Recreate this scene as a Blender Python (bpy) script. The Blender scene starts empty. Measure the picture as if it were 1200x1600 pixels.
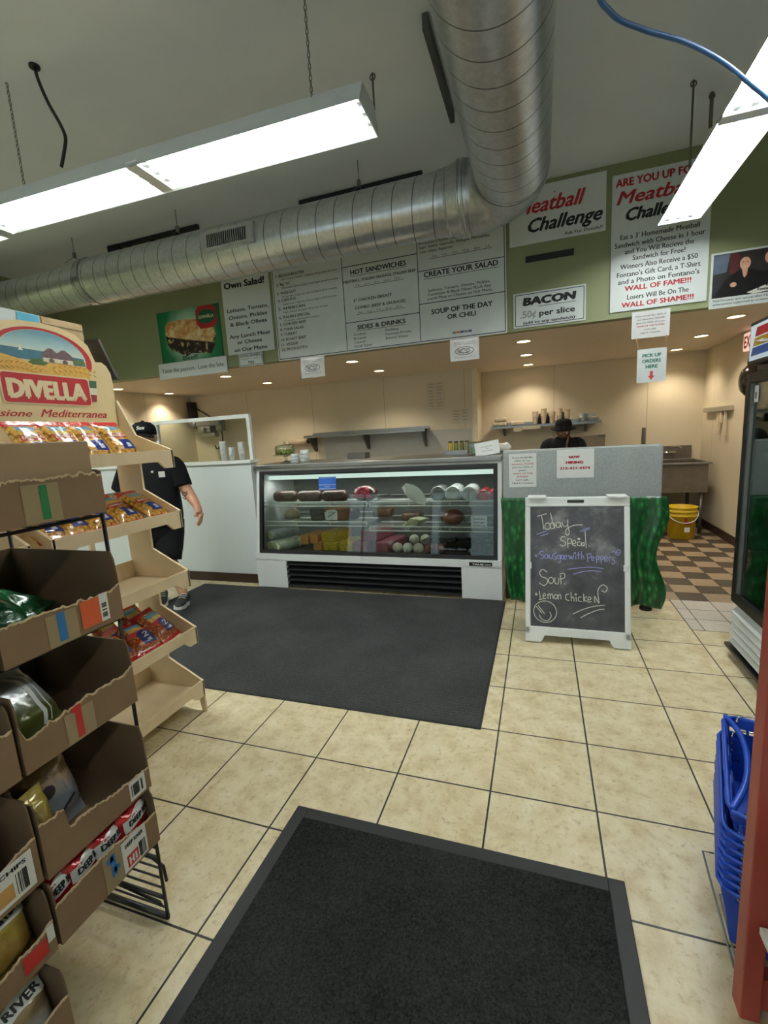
import bpy, bmesh, math, random
from mathutils import Vector, Matrix
random.seed(7)
SC = bpy.context.scene
COL = SC.collection
PI = math.pi

# ------------------------------------------------------------------ camera, world, exposure
cam = bpy.data.cameras.new('camera')
camo = bpy.data.objects.new('camera', cam)
COL.objects.link(camo)
cam.sensor_fit = 'VERTICAL'
cam.sensor_height = 24.0
cam.lens = 713.39 * 24.0 / 1600.0
cam.clip_start = 0.02
camo.matrix_world = Matrix(((0.94606, 0.00188, 0.32399, 0.19715),
                            (0.31861, 0.17607, -0.93139, -1.69136),
                            (-0.05880, 0.98438, 0.16597, 1.47180),
                            (0, 0, 0, 1)))
SC.camera = camo
world = bpy.data.worlds.new('world')
SC.world = world
world.use_nodes = True
world.node_tree.nodes['Background'].inputs[0].default_value = (0.80, 0.90, 1.0, 1)
world.node_tree.nodes['Background'].inputs[1].default_value = 1.9
SC.view_settings.view_transform = 'Standard'
SC.view_settings.look = 'None'
SC.view_settings.gamma = 1
SC.view_settings.exposure = 0.38
TUBE_STRENGTH = 30.0
CAN_WATTS = 30.0


# ------------------------------------------------------------------ helpers
def lin(c):
    return tuple(((v / 255.0) / 12.92 if v / 255.0 <= 0.04045 else ((v / 255.0 + 0.055) / 1.055) ** 2.4) for v in c)


class NT:
    """small node tree writer"""
    def __init__(s, m):
        s.t = m.node_tree
        s.bsdf = s.t.nodes['Principled BSDF']
        s.out = s.t.nodes['Material Output']

    def n(s, kind, **kw):
        nd = s.t.nodes.new(kind)
        for k, v in kw.items():
            setattr(nd, k, v)
        return nd

    def l(s, a, b):
        s.t.links.new(a, b)

    def val(s, x, sock):
        if isinstance(x, (int, float)):
            sock.default_value = x
        else:
            s.l(x, sock)

    def math(s, op, a, b=0.0, c=0.0):
        nd = s.n('ShaderNodeMath', operation=op)
        s.val(a, nd.inputs[0]); s.val(b, nd.inputs[1]); s.val(c, nd.inputs[2])
        return nd.outputs[0]

    def coord(s, which='Object'):
        return s.n('ShaderNodeTexCoord').outputs[which]

    def sep(s, v):
        nd = s.n('ShaderNodeSeparateXYZ'); s.l(v, nd.inputs[0]); return nd.outputs

    def noise(s, v, scale, detail=3.0, rough=0.55):
        nd = s.n('ShaderNodeTexNoise'); s.l(v, nd.inputs['Vector'])
        nd.inputs['Scale'].default_value = scale; nd.inputs['Detail'].default_value = detail
        nd.inputs['Roughness'].default_value = rough
        return nd.outputs['Fac']

    def ramp(s, f, stops, interp='LINEAR'):
        nd = s.n('ShaderNodeValToRGB'); nd.color_ramp.interpolation = interp
        e = nd.color_ramp.elements
        while len(e) < len(stops):
            e.new(0.5)
        for i, (p, c) in enumerate(stops):
            e[i].position = p; e[i].color = (*c, 1)
        s.l(f, nd.inputs[0]); return nd.outputs[0]

    def mix(s, f, a, b):
        nd = s.n('ShaderNodeMix', data_type='RGBA')
        s.val(f, nd.inputs[0])
        for x, k in ((a, 6), (b, 7)):
            if isinstance(x, tuple):
                nd.inputs[k].default_value = (*x, 1)
            else:
                s.l(x, nd.inputs[k])
        return nd.outputs[2]

    def bump(s, h, strength, dist=0.01):
        nd = s.n('ShaderNodeBump'); nd.inputs['Strength'].default_value = strength
        nd.inputs['Distance'].default_value = dist
        s.l(h, nd.inputs['Height']); s.l(nd.outputs[0], s.bsdf.inputs['Normal'])


_M = {}


def mat(name, rgb, rough=0.5, metal=0.0, var=0.07, scale=14.0, bump=0.0, coat=0.0, spec=0.5, trans=0.0):
    if name in _M:
        return _M[name]
    m = bpy.data.materials.new(name); m.use_nodes = True
    k = NT(m); c = lin(rgb)
    f = k.noise(k.coord(), scale)
    col = k.ramp(f, [(0.3, tuple(v * (1 - var) for v in c)), (0.7, tuple(min(1, v * (1 + var)) for v in c))])
    k.l(col, k.bsdf.inputs['Base Color'])
    k.bsdf.inputs['Roughness'].default_value = rough
    k.bsdf.inputs['Metallic'].default_value = metal
    k.bsdf.inputs['Coat Weight'].default_value = coat
    k.bsdf.inputs['Coat Roughness'].default_value = 0.08
    k.bsdf.inputs['Specular IOR Level'].default_value = spec
    k.bsdf.inputs['Transmission Weight'].default_value = trans
    if bump:
        k.bump(f, bump)
    _M[name] = m
    return m


def emit(name, rgb, strength):
    if name in _M:
        return _M[name]
    m = bpy.data.materials.new(name); m.use_nodes = True
    k = NT(m)
    k.bsdf.inputs['Base Color'].default_value = (*lin(rgb), 1)
    k.bsdf.inputs['Emission Color'].default_value = (*lin(rgb), 1)
    k.bsdf.inputs['Emission Strength'].default_value = strength
    _M[name] = m
    return m


def glass(name, tint=(225, 238, 232), refl=0.07, rough=0.02):
    """thin pane: mostly see-through, with a mirror share that grows at grazing angles"""
    if name in _M:
        return _M[name]
    m = bpy.data.materials.new(name); m.use_nodes = True
    k = NT(m)
    t = k.n('ShaderNodeBsdfTransparent'); t.inputs[0].default_value = (*lin(tint), 1)
    g = k.n('ShaderNodeBsdfGlossy'); g.inputs['Roughness'].default_value = rough
    g.inputs[0].default_value = (0.9, 0.95, 0.93, 1)
    lw = k.n('ShaderNodeLayerWeight'); lw.inputs[0].default_value = 0.25
    f = k.math('ADD', k.math('MULTIPLY', lw.outputs['Fresnel'], 0.55), refl)
    mx = k.n('ShaderNodeMixShader'); k.l(f, mx.inputs[0]); k.l(t.outputs[0], mx.inputs[1]); k.l(g.outputs[0], mx.inputs[2])
    k.l(mx.outputs[0], k.out.inputs[0])
    _M[name] = m
    return m


class MB:
    """collects shapes and links them as ONE mesh object"""
    def __init__(s):
        s.bm = bmesh.new(); s.i = 0

    def _f(s, vs, smooth=False):
        try:
            f = s.bm.faces.new(vs)
        except ValueError:
            return None
        f.material_index = s.i; f.smooth = smooth
        return f

    def poly(s, pts, smooth=False):
        return s._f([s.bm.verts.new(p) for p in pts], smooth)

    def box(s, x0, x1, y0, y1, z0, z1, M=None):
        p = [Vector((x, y, z)) for z in (z0, z1) for x, y in ((x0, y0), (x1, y0), (x1, y1), (x0, y1))]
        if M is not None:
            p = [M @ v for v in p]
        v = [s.bm.verts.new(q) for q in p]
        for a in ((3, 2, 1, 0), (4, 5, 6, 7), (0, 1, 5, 4), (1, 2, 6, 5), (2, 3, 7, 6), (3, 0, 4, 7)):
            s._f([v[j] for j in a])
        return s

    def rbox(s, x0, x1, y0, y1, z0, z1, r=0.01, M=None, seg=2):
        """box with bevelled edges"""
        b = bmesh.new()
        bmesh.ops.create_cube(b, size=1.0)
        for v in b.verts:
            v.co = Vector(((x0 + x1) / 2 + v.co.x * (x1 - x0), (y0 + y1) / 2 + v.co.y * (y1 - y0), (z0 + z1) / 2 + v.co.z * (z1 - z0)))
        bmesh.ops.bevel(b, geom=b.edges[:], offset=r, segments=seg, affect='EDGES', profile=0.6)
        s.add(b, M, smooth=seg > 2); b.free()
        return s

    def add(s, b, M=None, smooth=None):
        mp = {}
        for v in b.verts:
            mp[v] = s.bm.verts.new(M @ v.co if M is not None else v.co)
        for f in b.faces:
            s._f([mp[v] for v in f.verts], f.smooth if smooth is None else smooth)

    def ring(s, c, a, b, r, n, ph=0.0):
        return [s.bm.verts.new(c + a * (math.cos(ph + 2 * PI * j / n) * r) + b * (math.sin(ph + 2 * PI * j / n) * r)) for j in range(n)]

    def skin(s, rings, closed_u=True, cap0=True, cap1=True, smooth=True):
        n = len(rings[0])
        for A, B in zip(rings, rings[1:]):
            for j in range(n if closed_u else n - 1):
                s._f([A[j], A[(j + 1) % n], B[(j + 1) % n], B[j]], smooth)
        if cap0:
            s._f(rings[0][::-1])
        if cap1:
            s._f(rings[-1])

    def cyl(s, p0, p1, r0, r1=None, n=14, cap=True, smooth=True):
        p0, p1 = Vector(p0), Vector(p1); r1 = r0 if r1 is None else r1
        d = (p1 - p0).normalized()
        a = d.orthogonal().normalized(); b = d.cross(a)
        s.skin([s.ring(p0, a, b, r0, n), s.ring(p1, a, b, r1, n)], cap0=cap, cap1=cap, smooth=smooth)
        return s

    def tube(s, pts, r, n=8, rr=None):
        pts = [Vector(p) for p in pts]
        rings = []; a = None
        for i, p in enumerate(pts):
            d = (pts[min(i + 1, len(pts) - 1)] - pts[max(i - 1, 0)]).normalized()
            a = d.orthogonal().normalized() if a is None else (a - d * a.dot(d)).normalized()
            rings.append(s.ring(p, a, d.cross(a), rr[i] if rr else r, n))
        s.skin(rings)
        return s

    def lathe(s, prof, c=(0, 0, 0), n=20, M=None, cap0=True, cap1=True, smooth=True):
        rings = []
        for r, z in prof:
            q = []
            for j in range(n):
                p = Vector((c[0] + r * math.cos(2 * PI * j / n), c[1] + r * math.sin(2 * PI * j / n), c[2] + z))
                q.append(s.bm.verts.new(M @ p if M is not None else p))
            rings.append(q)
        s.skin(rings, cap0=cap0, cap1=cap1, smooth=smooth)
        return s

    def ball(s, c, r, n=12, k=8, M=None):
        r = (r, r, r) if isinstance(r, (int, float)) else r
        T = (M or Matrix()) @ Matrix.Translation(c) @ Matrix.Diagonal((*r, 1))
        pr = [(math.sin(PI * i / k) or 1e-4, -math.cos(PI * i / k)) for i in range(k + 1)]
        pr[0] = (0.02, -1); pr[-1] = (0.02, 1)
        return s.lathe(pr, n=n, M=T)

    def prism(s, pts, fn, a, b):
        """2D polygon pts swept between depths a and b; fn(u, v, d) gives the point"""
        A = [s.bm.verts.new(fn(u, v, a)) for u, v in pts]
        B = [s.bm.verts.new(fn(u, v, b)) for u, v in pts]
        s._f(A[::-1]); s._f(B)
        for j in range(len(pts)):
            k = (j + 1) % len(pts)
            s._f([A[j], A[k], B[k], B[j]])
        return s

    def sheet(s, fn, nu, nv, smooth=True):
        g = [[s.bm.verts.new(fn(i / nu, j / nv)) for i in range(nu + 1)] for j in range(nv + 1)]
        for j in range(nv):
            for i in range(nu):
                s._f([g[j][i], g[j][i + 1], g[j + 1][i + 1], g[j + 1][i]], smooth)
        return s

    def build(s, name, m, parent=None, loc=None, fix=True):
        if fix:
            bmesh.ops.recalc_face_normals(s.bm, faces=s.bm.faces[:])
        me = bpy.data.meshes.new(name)
        s.bm.to_mesh(me); s.bm.free()
        for x in (m if isinstance(m, (list, tuple)) else [m]):
            me.materials.append(x)
        o = bpy.data.objects.new(name, me); COL.objects.link(o)
        if parent is not None:
            o.parent = parent
        if loc is not None:
            o.location = loc
        return o


XZ = lambda u, v, d: Vector((u, d, v))          # a plane that faces the front of the shop
YZ = lambda u, v, d: Vector((d, u, v))
XY = lambda u, v, d: Vector((u, v, d))


def thing(name, label, cat, loc=(0, 0, 0), rz=0.0, group=None, rx=0.0, ry=0.0):
    o = bpy.data.objects.new(name, None); COL.objects.link(o)
    o.empty_display_size = 0.05
    o.location = loc; o.rotation_euler = (rx, ry, rz)
    o['label'] = label; o['category'] = cat
    if group:
        o['group'] = group
    return o


def tag(o, label, cat, group=None):
    o['label'] = label; o['category'] = cat
    if group:
        o['group'] = group
    return o


def struct(o):
    o['kind'] = 'structure'
    return o


def copy_tree(o, parent=None):
    c = o.copy(); COL.objects.link(c)
    if parent is not None:
        c.parent = parent
    for ch in [x for x in o.children]:
        copy_tree(ch, c)
    return c


def dup(o, loc=None, rot=None, label=None, scale=None):
    c = copy_tree(o)
    if loc is not None:
        c.location = loc
    if rot is not None:
        c.rotation_euler = rot
    if scale is not None:
        c.scale = scale
    if label:
        c['label'] = label
    return c


# ---- lettering
_T = {}


def glyphs(body, slant=0.0):
    k = (body, slant)
    if k in _T:
        return _T[k]
    cu = bpy.data.curves.new('lettering', 'FONT')
    cu.body = body; cu.resolution_u = 2; cu.shear = slant
    o = bpy.data.objects.new('lettering', cu)
    me = o.to_mesh()
    vs = [(v.co.x, v.co.y) for v in me.vertices]
    fs = [tuple(p.vertices) for p in me.polygons]
    o.to_mesh_clear()
    bpy.data.objects.remove(o); bpy.data.curves.remove(cu)
    _T[k] = (vs, fs)
    return _T[k]


CAPH = 0.73


def write(mb, body, x0, x1, z, h, fn=XZ, d=0.0, bold=0.0, slant=0.0):
    """lettering from x0 to x1 on the base line z, capital height h, on the plane fn at depth d; bold strikes it several times"""
    vs, fs = glyphs(body, slant)
    if not vs:
        return
    a = min(v[0] for v in vs); b = max(v[0] for v in vs)
    w = bold * 1.5
    sx = (x1 - x0) / max(b - a + 2 * w, 1e-6); sz = h / CAPH
    for dx, dy in (((0, 0),) if bold < 0.004 else ((0, 0), (2 * w, 0)) if bold < 0.013 else ((0, 0.5), (w, -0.6), (2 * w, 0.5), (w, 0.6))):
        q = [mb.bm.verts.new(fn(x0 + (x - a + dx) * sx, z + (y + dy * w) * sz, d)) for x, y in vs]
        d += 0.0003
        for f in fs:
            mb._f([q[j] for j in f])


def rect(mb, x0, x1, z0, z1, fn=XZ, d=0.0):
    return mb.poly([fn(x0, z0, d), fn(x1, z0, d), fn(x1, z1, d), fn(x0, z1, d)])


def stroke(mb, pts, w, fn=XZ, d=0.0):
    """a flat ribbon along 2D points"""
    L = []
    for i, p in enumerate(pts):
        q = pts[min(i + 1, len(pts) - 1)]; o = pts[max(i - 1, 0)]
        dx, dy = q[0] - o[0], q[1] - o[1]; n = math.hypot(dx, dy) or 1
        L.append(((p[0] - dy / n * w / 2, p[1] + dx / n * w / 2), (p[0] + dy / n * w / 2, p[1] - dx / n * w / 2)))
    A = [mb.bm.verts.new(fn(*a, d)) for a, b in L]; B = [mb.bm.verts.new(fn(*b, d)) for a, b in L]
    for i in range(len(pts) - 1):
        mb._f([A[i], A[i + 1], B[i + 1], B[i]])


# ------------------------------------------------------------------ materials used all over
white = mat('white_plastic', (222, 226, 224), 0.45, var=0.03)
paper = mat('white_paper', (226, 228, 226), 0.7, var=0.02)
black = mat('black_paint', (14, 14, 15), 0.5)
ink = mat('black_ink', (22, 22, 26), 0.6)
red_ink = mat('red_ink', (178, 26, 40), 0.6)
steel = mat('brushed_steel', (150, 150, 148), 0.33, 0.9, 0.05, 40)
steel_dark = mat('dull_steel', (112, 108, 100), 0.42, 0.75, 0.08, 30)
galv = mat('galvanised_wire', (120, 120, 116), 0.5, 0.6)


# ------------------------------------------------------------------ the room
def tile_floor():
    m = bpy.data.materials.new('beige_floor_tile'); m.use_nodes = True
    k = NT(m); p = k.coord(); x, y, z = k.sep(p)
    fx = k.math('PINGPONG', x, 0.2); fy = k.math('PINGPONG', y, 0.2)
    g = k.math('MAXIMUM', k.math('LESS_THAN', fx, 0.0036), k.math('LESS_THAN', fy, 0.0036))
    n1 = k.noise(p, 9, 5, 0.62); n2 = k.noise(p, 34, 6, 0.75)
    ix = k.math('FLOOR', k.math('DIVIDE', x, 0.4)); iy = k.math('FLOOR', k.math('DIVIDE', y, 0.4))
    wn = k.n('ShaderNodeTexWhiteNoise', noise_dimensions='2D')
    cb = k.n('ShaderNodeCombineXYZ'); k.l(ix, cb.inputs[0]); k.l(iy, cb.inputs[1]); k.l(cb.outputs[0], wn.inputs[0])
    c1 = k.ramp(n1, [(0.32, lin((196, 176, 136))), (0.5, lin((216, 202, 166))), (0.7, lin((228, 217, 188)))])
    c2 = k.mix(k.math('MULTIPLY', k.math('SMOOTH_MIN', k.math('MAXIMUM', k.math('MULTIPLY', k.math('SUBTRACT', n2, 0.53), 7.0), 0.0), 1.0, 0.1), 0.55), c1, lin((150, 122, 80)))
    c3 = k.mix(k.math('MULTIPLY', wn.outputs[0], 0.13), c2, lin((168, 150, 116)))
    k.l(k.mix(g, c3, lin((38, 34, 30))), k.bsdf.inputs['Base Color'])
    k.l(k.math('ADD', k.math('MULTIPLY', n2, 0.2), 0.3), k.bsdf.inputs['Roughness'])
    k.bump(k.math('SUBTRACT', k.math('MULTIPLY', n2, 0.12), g), 0.35, 0.004)
    return m


def checker_floor(c_a, c_b, name):
    m = bpy.data.materials.new(name); m.use_nodes = True
    k = NT(m); p = k.coord(); x, y, z = k.sep(p)
    xo = k.math('ADD', x, -0.08 + 4.0); yo = k.math('ADD', y, -0.03 + 4.0)
    g = k.math('MAXIMUM', k.math('LESS_THAN', k.math('PINGPONG', xo, 0.1), 0.003), k.math('LESS_THAN', k.math('PINGPONG', yo, 0.1), 0.003))
    ix = k.math('FLOOR', k.math('DIVIDE', xo, 0.2)); iy = k.math('FLOOR', k.math('DIVIDE', yo, 0.2))
    par = k.math('MODULO', k.math('ADD', ix, iy), 2.0)
    n = k.noise(p, 30, 4)
    c = k.mix(par, lin(c_a), lin(c_b))
    c = k.mix(k.math('MULTIPLY', n, 0.35), c, lin((70, 60, 48)))
    k.l(k.mix(g, c, lin((50, 44, 38))), k.bsdf.inputs['Base Color'])
    k.bsdf.inputs['Roughness'].default_value = 0.4
    return m


def wall_paint(name, rgb, seams=None, dirt=0.12):
    m = bpy.data.materials.new(name); m.use_nodes = True
    k = NT(m); p = k.coord(); x, y, z = k.sep(p)
    n = k.noise(p, 1.7, 5, 0.6); n2 = k.noise(p, 60, 2)
    c = lin(rgb)
    col = k.ramp(n, [(0.25, tuple(v * (1 - dirt) for v in c)), (0.75, tuple(min(1, v * (1 + dirt * 0.4)) for v in c))])
    if seams:
        ax = x if seams == 'x' else y
        g = k.math('LESS_THAN', k.math('PINGPONG', k.math('ADD', ax, 20.35), 0.61), 0.004)
        col = k.mix(k.math('MULTIPLY', g, 0.5), col, lin((96, 84, 66)))
    k.l(col, k.bsdf.inputs['Base Color'])
    k.bsdf.inputs['Roughness'].default_value = 0.55
    k.bump(n2, 0.06, 0.003)
    return m


m_floor = tile_floor()
m_chk = checker_floor((76, 66, 56), (170, 148, 120), 'brown_and_tan_checker_tile')
m_gry = checker_floor((214, 206, 194), (220, 213, 202), 'grey_small_tile')
m_ceil = wall_paint('grey_ceiling_paint', (220, 226, 230), None, 0.06)
m_green = wall_paint('olive_green_paint', (134, 140, 102), None, 0.05)
m_cream = wall_paint('cream_wall_panel', (216, 203, 176), 'x', 0.06)
m_cream_y = wall_paint('cream_wall_panel_side', (216, 203, 176), 'y', 0.06)
m_soff = wall_paint('beige_dropped_ceiling', (224, 210, 188), None, 0.05)
m_brown = mat('brown_vinyl_base', (58, 38, 30), 0.45)

XL, XR, YN, YB, ZC, ZS, YF = -5.64, 2.28, -6.0, 5.68, 3.52, 2.33, 2.84
YK = 5.08                                            # the nearer part of the kitchen's rear wall


def slab(name, m, *b):
    return struct(MB().box(*b).build(name, m))


slab('floor', m_floor, XL, XR + 0.4, YN, 2.43, -0.1, 0.0)
slab('floor', m_chk, XL, XR + 0.4, 2.43, YB + 0.1, -0.1, 0.0)
slab('floor', m_gry, 1.203, XR, 1.83, 2.43, -0.001, 0.0015)
slab('ceiling', m_ceil, XL - 0.1, XR + 0.5, YN - 0.1, YF + 0.12, ZC, ZC + 0.12)
slab('ceiling', m_soff, XL, XR, YF + 0.1, YB, ZS, ZS + 0.08)
slab('wall_front', m_green, XL, XR + 0.4, YF, YF + 0.1, ZS - 0.002, ZC)
slab('wall_left', m_green, XL - 0.1, XL, YN, YF, 0.0, ZC)
slab('wall_left', m_cream_y, XL - 0.1, XL, YF, YK, 0.0, ZS)
slab('wall_back', m_cream, XL - 0.1, -0.66, YK, YK + 0.7, 0.0, ZS)
slab('wall_back', m_cream, -0.66, XR + 0.1, YB, YB + 0.1, 0.0, ZS)
slab('wall_right', m_cream_y, XR, XR + 0.1, 4.27, YB, 0.0, ZS)
slab('wall_right', m_cream_y, XR, XR + 0.1, 3.3, 4.27, 2.03, ZS)
slab('wall_right', m_cream_y, XR, XR + 0.1, YF, 3.3, 0.0, ZS)
slab('wall_right', m_green, XR + 0.4, XR + 0.5, YN, YF, 0.0, ZC)
buff = mat('buff_wall_paint', (190, 182, 164), 0.6)
for b_ in ((XL - 0.1, XR + 0.5, 0.0, 0.55), (XL - 0.1, XR + 0.5, 2.75, ZC), (XL - 0.1, -5.2, 0.55, 2.75), (-3.1, -2.7, 0.55, 2.75), (-0.6, -0.1, 0.55, 2.75), (1.9, XR + 0.5, 0.55, 2.75)):
    slab('wall_near', buff, b_[0], b_[1], YN - 0.1, YN, b_[2], b_[3])
for i, (a_, c_) in enumerate(((-5.2, -3.1), (-2.7, -0.6), (-0.1, 1.9))):  # unseen windows added behind the camera to let in soft fill light
    wf = MB()
    for q in ((a_, a_ + 0.05, 0.55, 2.75), (c_ - 0.05, c_, 0.55, 2.75), (a_ + 0.05, c_ - 0.05, 0.55, 0.6), (a_ + 0.05, c_ - 0.05, 2.7, 2.75), ((a_ + c_) / 2 - 0.02, (a_ + c_) / 2 + 0.02, 0.6, 2.7)):
        wf.box(q[0], q[1], YN - 0.08, YN - 0.02, q[2], q[3])
    w_ = struct(wf.build('window_%d' % (i + 1), mat('dark_window_frame', (60, 58, 54), 0.5)))
    struct(MB().box(a_ + 0.05, c_ - 0.05, YN - 0.055, YN - 0.05, 0.6, 2.7).build('window_pane', glass('shop_window_glass', (240, 246, 244), 0.02), w_))
    pl = bpy.data.lights.new('window_daylight', 'AREA'); pl.shape = 'RECTANGLE'; pl.size = c_ - a_; pl.size_y = 2.2
    pl.cycles.is_portal = True  # portal guiding the world's fill light through an added window
    po = bpy.data.objects.new('window_daylight', pl); po.location = ((a_ + c_) / 2, YN - 0.12, 1.65); po.rotation_euler = (math.radians(90), 0, 0); COL.objects.link(po)
slab('baseboard_right', m_brown, XR - 0.012, XR - 0.001, 4.28, YB, 0.0, 0.1)
slab('baseboard_back', m_brown, -0.66, XR, YB - 0.012, YB - 0.001, 0.0, 0.1)
slab('trim_1', mat('pale_corner_strip', (228, 216, 186), 0.5), -0.72, -0.65, YK - 0.012, YK - 0.001, 0.0, ZS)
dfr = MB()
for a, b, z0, z1 in ((4.20, 4.27, 0, 2.03), (3.3, 3.37, 0, 2.03), (3.3, 4.27, 1.96, 2.03)):
    dfr.box(XR - 0.02, XR + 0.1, a, b, z0, z1)
dr = struct(MB().box(XR + 0.03, XR + 0.07, 3.37, 4.2, 0.01, 1.96).build('door_1', mat('grey_worn_door', (176, 168, 152), 0.5, var=0.12, scale=3)))
struct(dfr.build('door_frame', mat('worn_cream_frame', (202, 190, 164), 0.5, var=0.15, scale=5), dr))
hb = MB()
for z in (0.95, 0.985, 1.02):
    hb.box(XR + 0.022, XR + 0.03, 4.1, 4.19, z, z + 0.012)
struct(hb.build('door_latch', black, dr))
# ------------------------------------------------------------------ boards and signs on the green fascia
YS = YF - 0.012                                       # printed face of a board
board = mat('white_sign_board', (206, 212, 212), 0.42, var=0.02)
border = mat('navy_border_ink', (38, 46, 70), 0.6)


def sign(name, label, cat, x0, x1, z0, z1, m=board, th=0.012, group=None, y=None):
    y = YS if y is None else y
    t = thing(name, label, cat, ((x0 + x1) / 2, y + th, (z0 + z1) / 2), group=group)
    MB().box(-(x1 - x0) / 2, (x1 - x0) / 2, -th, 0, -(z1 - z0) / 2, (z1 - z0) / 2).build('panel', m, t)
    cx, cz = (x0 + x1) / 2, (z0 + z1) / 2
    fn = lambda u, v, d: Vector((u - cx, -th - 0.0012 - d, v - cz))
    return t, fn


def lines(t, fn, part, m, rows, bold=0.012, slant=0.0):
    mb = MB()
    for r in rows:
        s, x0, x1, z, h = r[:5]
        write(mb, s, x0, x1, z, h, fn, 0.0, r[5] if len(r) > 5 else bold, r[6] if len(r) > 6 else slant)
    return mb.build(part, m, t, fix=False)


def ruled(t, fn, part, m, segs, w=0.008):
    mb = MB()
    for x0, z0, x1, z1 in segs:
        if x0 == x1:
            rect(mb, x0 - w / 2, x0 + w / 2, z0, z1, fn)
        else:
            rect(mb, x0, x1, z0 - w / 2, z0 + w / 2, fn)
    return mb.build(part, m, t, fix=False)


# menu board
t, fn = sign('menu_board', 'long white menu board of hot sandwiches, salad and soup columns on the green fascia', 'menu board', -2.466, -0.086, 2.322, 3.43, y=YS - 0.006)
B_, R_ = 0.016, 0.0
rows = []
for s, x1, z in (('1. BLOCKBUSTER', -2.078, 3.151), ('2. Big "G"', -2.253, 3.068), ('3. WISEGUY', -2.19, 2.982), ('4. CAPUTO', -2.20, 2.911), ('5. AMERICAN', -2.10, 2.829), ('6. ITALIAN SPECIAL', -2.051, 2.743),
                 ('7. CORNED BEEF', -2.103, 2.672), ('8. TUNA SALAD', -2.131, 2.622), ('9. TURKEY', -2.22, 2.572), ('10. ROAST BEEF', -2.12, 2.520), ('11. VEGGIE', -2.22, 2.470), ('12. PROSCIUTTO', -2.11, 2.420)):
    rows.append((s, -2.415, x1, z, 0.027, B_))
for s, x1, z in (('Ham, Genoa Salami, Capicola, Prosciutto & Swiss', -1.715, 3.118), ('Mortadella, Genoa Salami, Hot Capicola & Provolone', -1.711, 3.035), ('Prosciutto, Capicola, Genoa Salami & Provolone', -1.73, 2.949),
                 ('Pepperoni, Capicola, Genoa Salami & Provolone', -1.74, 2.876), ('Ham, Salami, Bologna, American & Swiss', -1.84, 2.796), ('Prosciutto, Capicola & Provolone', -1.95, 2.711)):
    rows.append((s, -2.355, x1, z, 0.018, 0.006))
rows += [('HOT SANDWICHES', -1.575, -1.003, 3.047, 0.047, 0.022), ('MEATBALL, ITALIAN SAUSAGE, ITALIAN BEEF', -1.655, -0.912, 2.977, 0.026, B_),
         ('4 in.     6 in.     9 in.    12 in.    18 in.', -1.53, -1.06, 2.937, 0.017, 0.006), ('6" CHICKEN BREAST', -1.56, -1.158, 2.794, 0.027, B_),
         ('COMBO (BEEF & SAUSAGE)', -1.552, -1.025, 2.722, 0.027, B_), ('4 in.     6 in.     9 in.    12 in.    18 in.', -1.52, -1.06, 2.682, 0.017, 0.006),
         ('SIDES & DRINKS', -1.54, -1.035, 2.530, 0.043, 0.022)]
for s, x0, x1, z in (('Cookies', -1.582, -1.452, 2.476), ('Brownie', -1.582, -1.45, 2.438), ('Cannoli', -1.582, -1.462, 2.400), ('Small Salad', -1.582, -1.395, 2.362),
                     ('Pudding', -1.243, -1.11, 2.478), ('Fountain Drinks', -1.243, -0.983, 2.440), ('Bottled Water', -1.243, -1.012, 2.402)):
    rows.append((s, x0, x1, z, 0.022, 0.008))
rows += [('Provolone Cheese, Swiss Cheese, American', -0.873, -0.215, 3.196, 0.024, 0.01), ('Ham, Salami, Capicollo, Bologna, Mortadella,', -0.873, -0.224, 3.160, 0.024, 0.01), ('Cotto Salami, Pepperoni', -0.873, -0.56, 3.122, 0.024, 0.01),
         ('4 in.      6 in.      9 in.     12 in.     18 in.     3 ft.', -0.75, -0.22, 3.072, 0.018, 0.006), ('CREATE YOUR SALAD', -0.837, -0.154, 2.908, 0.047, 0.022),
         ('Lettuce, Tomato, Onions, Pickles,', -0.796, -0.227, 2.776, 0.025, 0.01), ('Cucumber & Black Olives PLUS Any', -0.805, -0.220, 2.739, 0.025, 0.01), ('Lunch Meat or Cheese on Our Menu', -0.81, -0.214, 2.703, 0.025, 0.01),
         ('SOUP OF THE DAY', -0.779, -0.209, 2.572, 0.046, 0.022), ('OR CHILI', -0.628, -0.362, 2.510, 0.043, 0.022)]
lines(t, fn, 'black_lettering', ink, rows)
ruled(t, fn, 'ruled_lines', border, [(-2.452, 2.338, -0.1, 2.338), (-1.662, 2.34, -1.662, 3.42), (-0.892, 2.34, -0.892, 3.42), (-1.66, 3.128, -0.895, 3.128), (-1.66, 2.605, -0.895, 2.605),
                                     (-0.89, 2.968, -0.1, 2.968), (-0.89, 2.677, -0.1, 2.677), (-2.452, 2.338, -2.452, 3.42), (-0.1, 2.338, -0.1, 3.42)], 0.007)
ruled(t, fn, 'underlines', ink, [(-1.575, 3.033, -1.0, 3.033), (-1.546, 2.927, -1.033, 2.927), (-1.535, 2.672, -1.035, 2.672), (-1.54, 2.517, -1.035, 2.517), (-0.785, 3.062, -0.205, 3.062), (-0.837, 2.893, -0.15, 2.893)], 0.004)
mb = MB()
cards = [mat('card_blue', (70, 84, 130), 0.5), mat('card_orange', (190, 110, 50), 0.5), mat('card_grey', (120, 124, 130), 0.5)]
for i, x in enumerate((-0.583, -0.546, -0.509, -0.472, -0.435)):
    mb.i = (2, 1, 0, 2, 0)[i]
    rect(mb, x, x + 0.032, 2.371, 2.391, fn)
mb.build('payment_card_logos', cards, t, fix=False)

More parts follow.
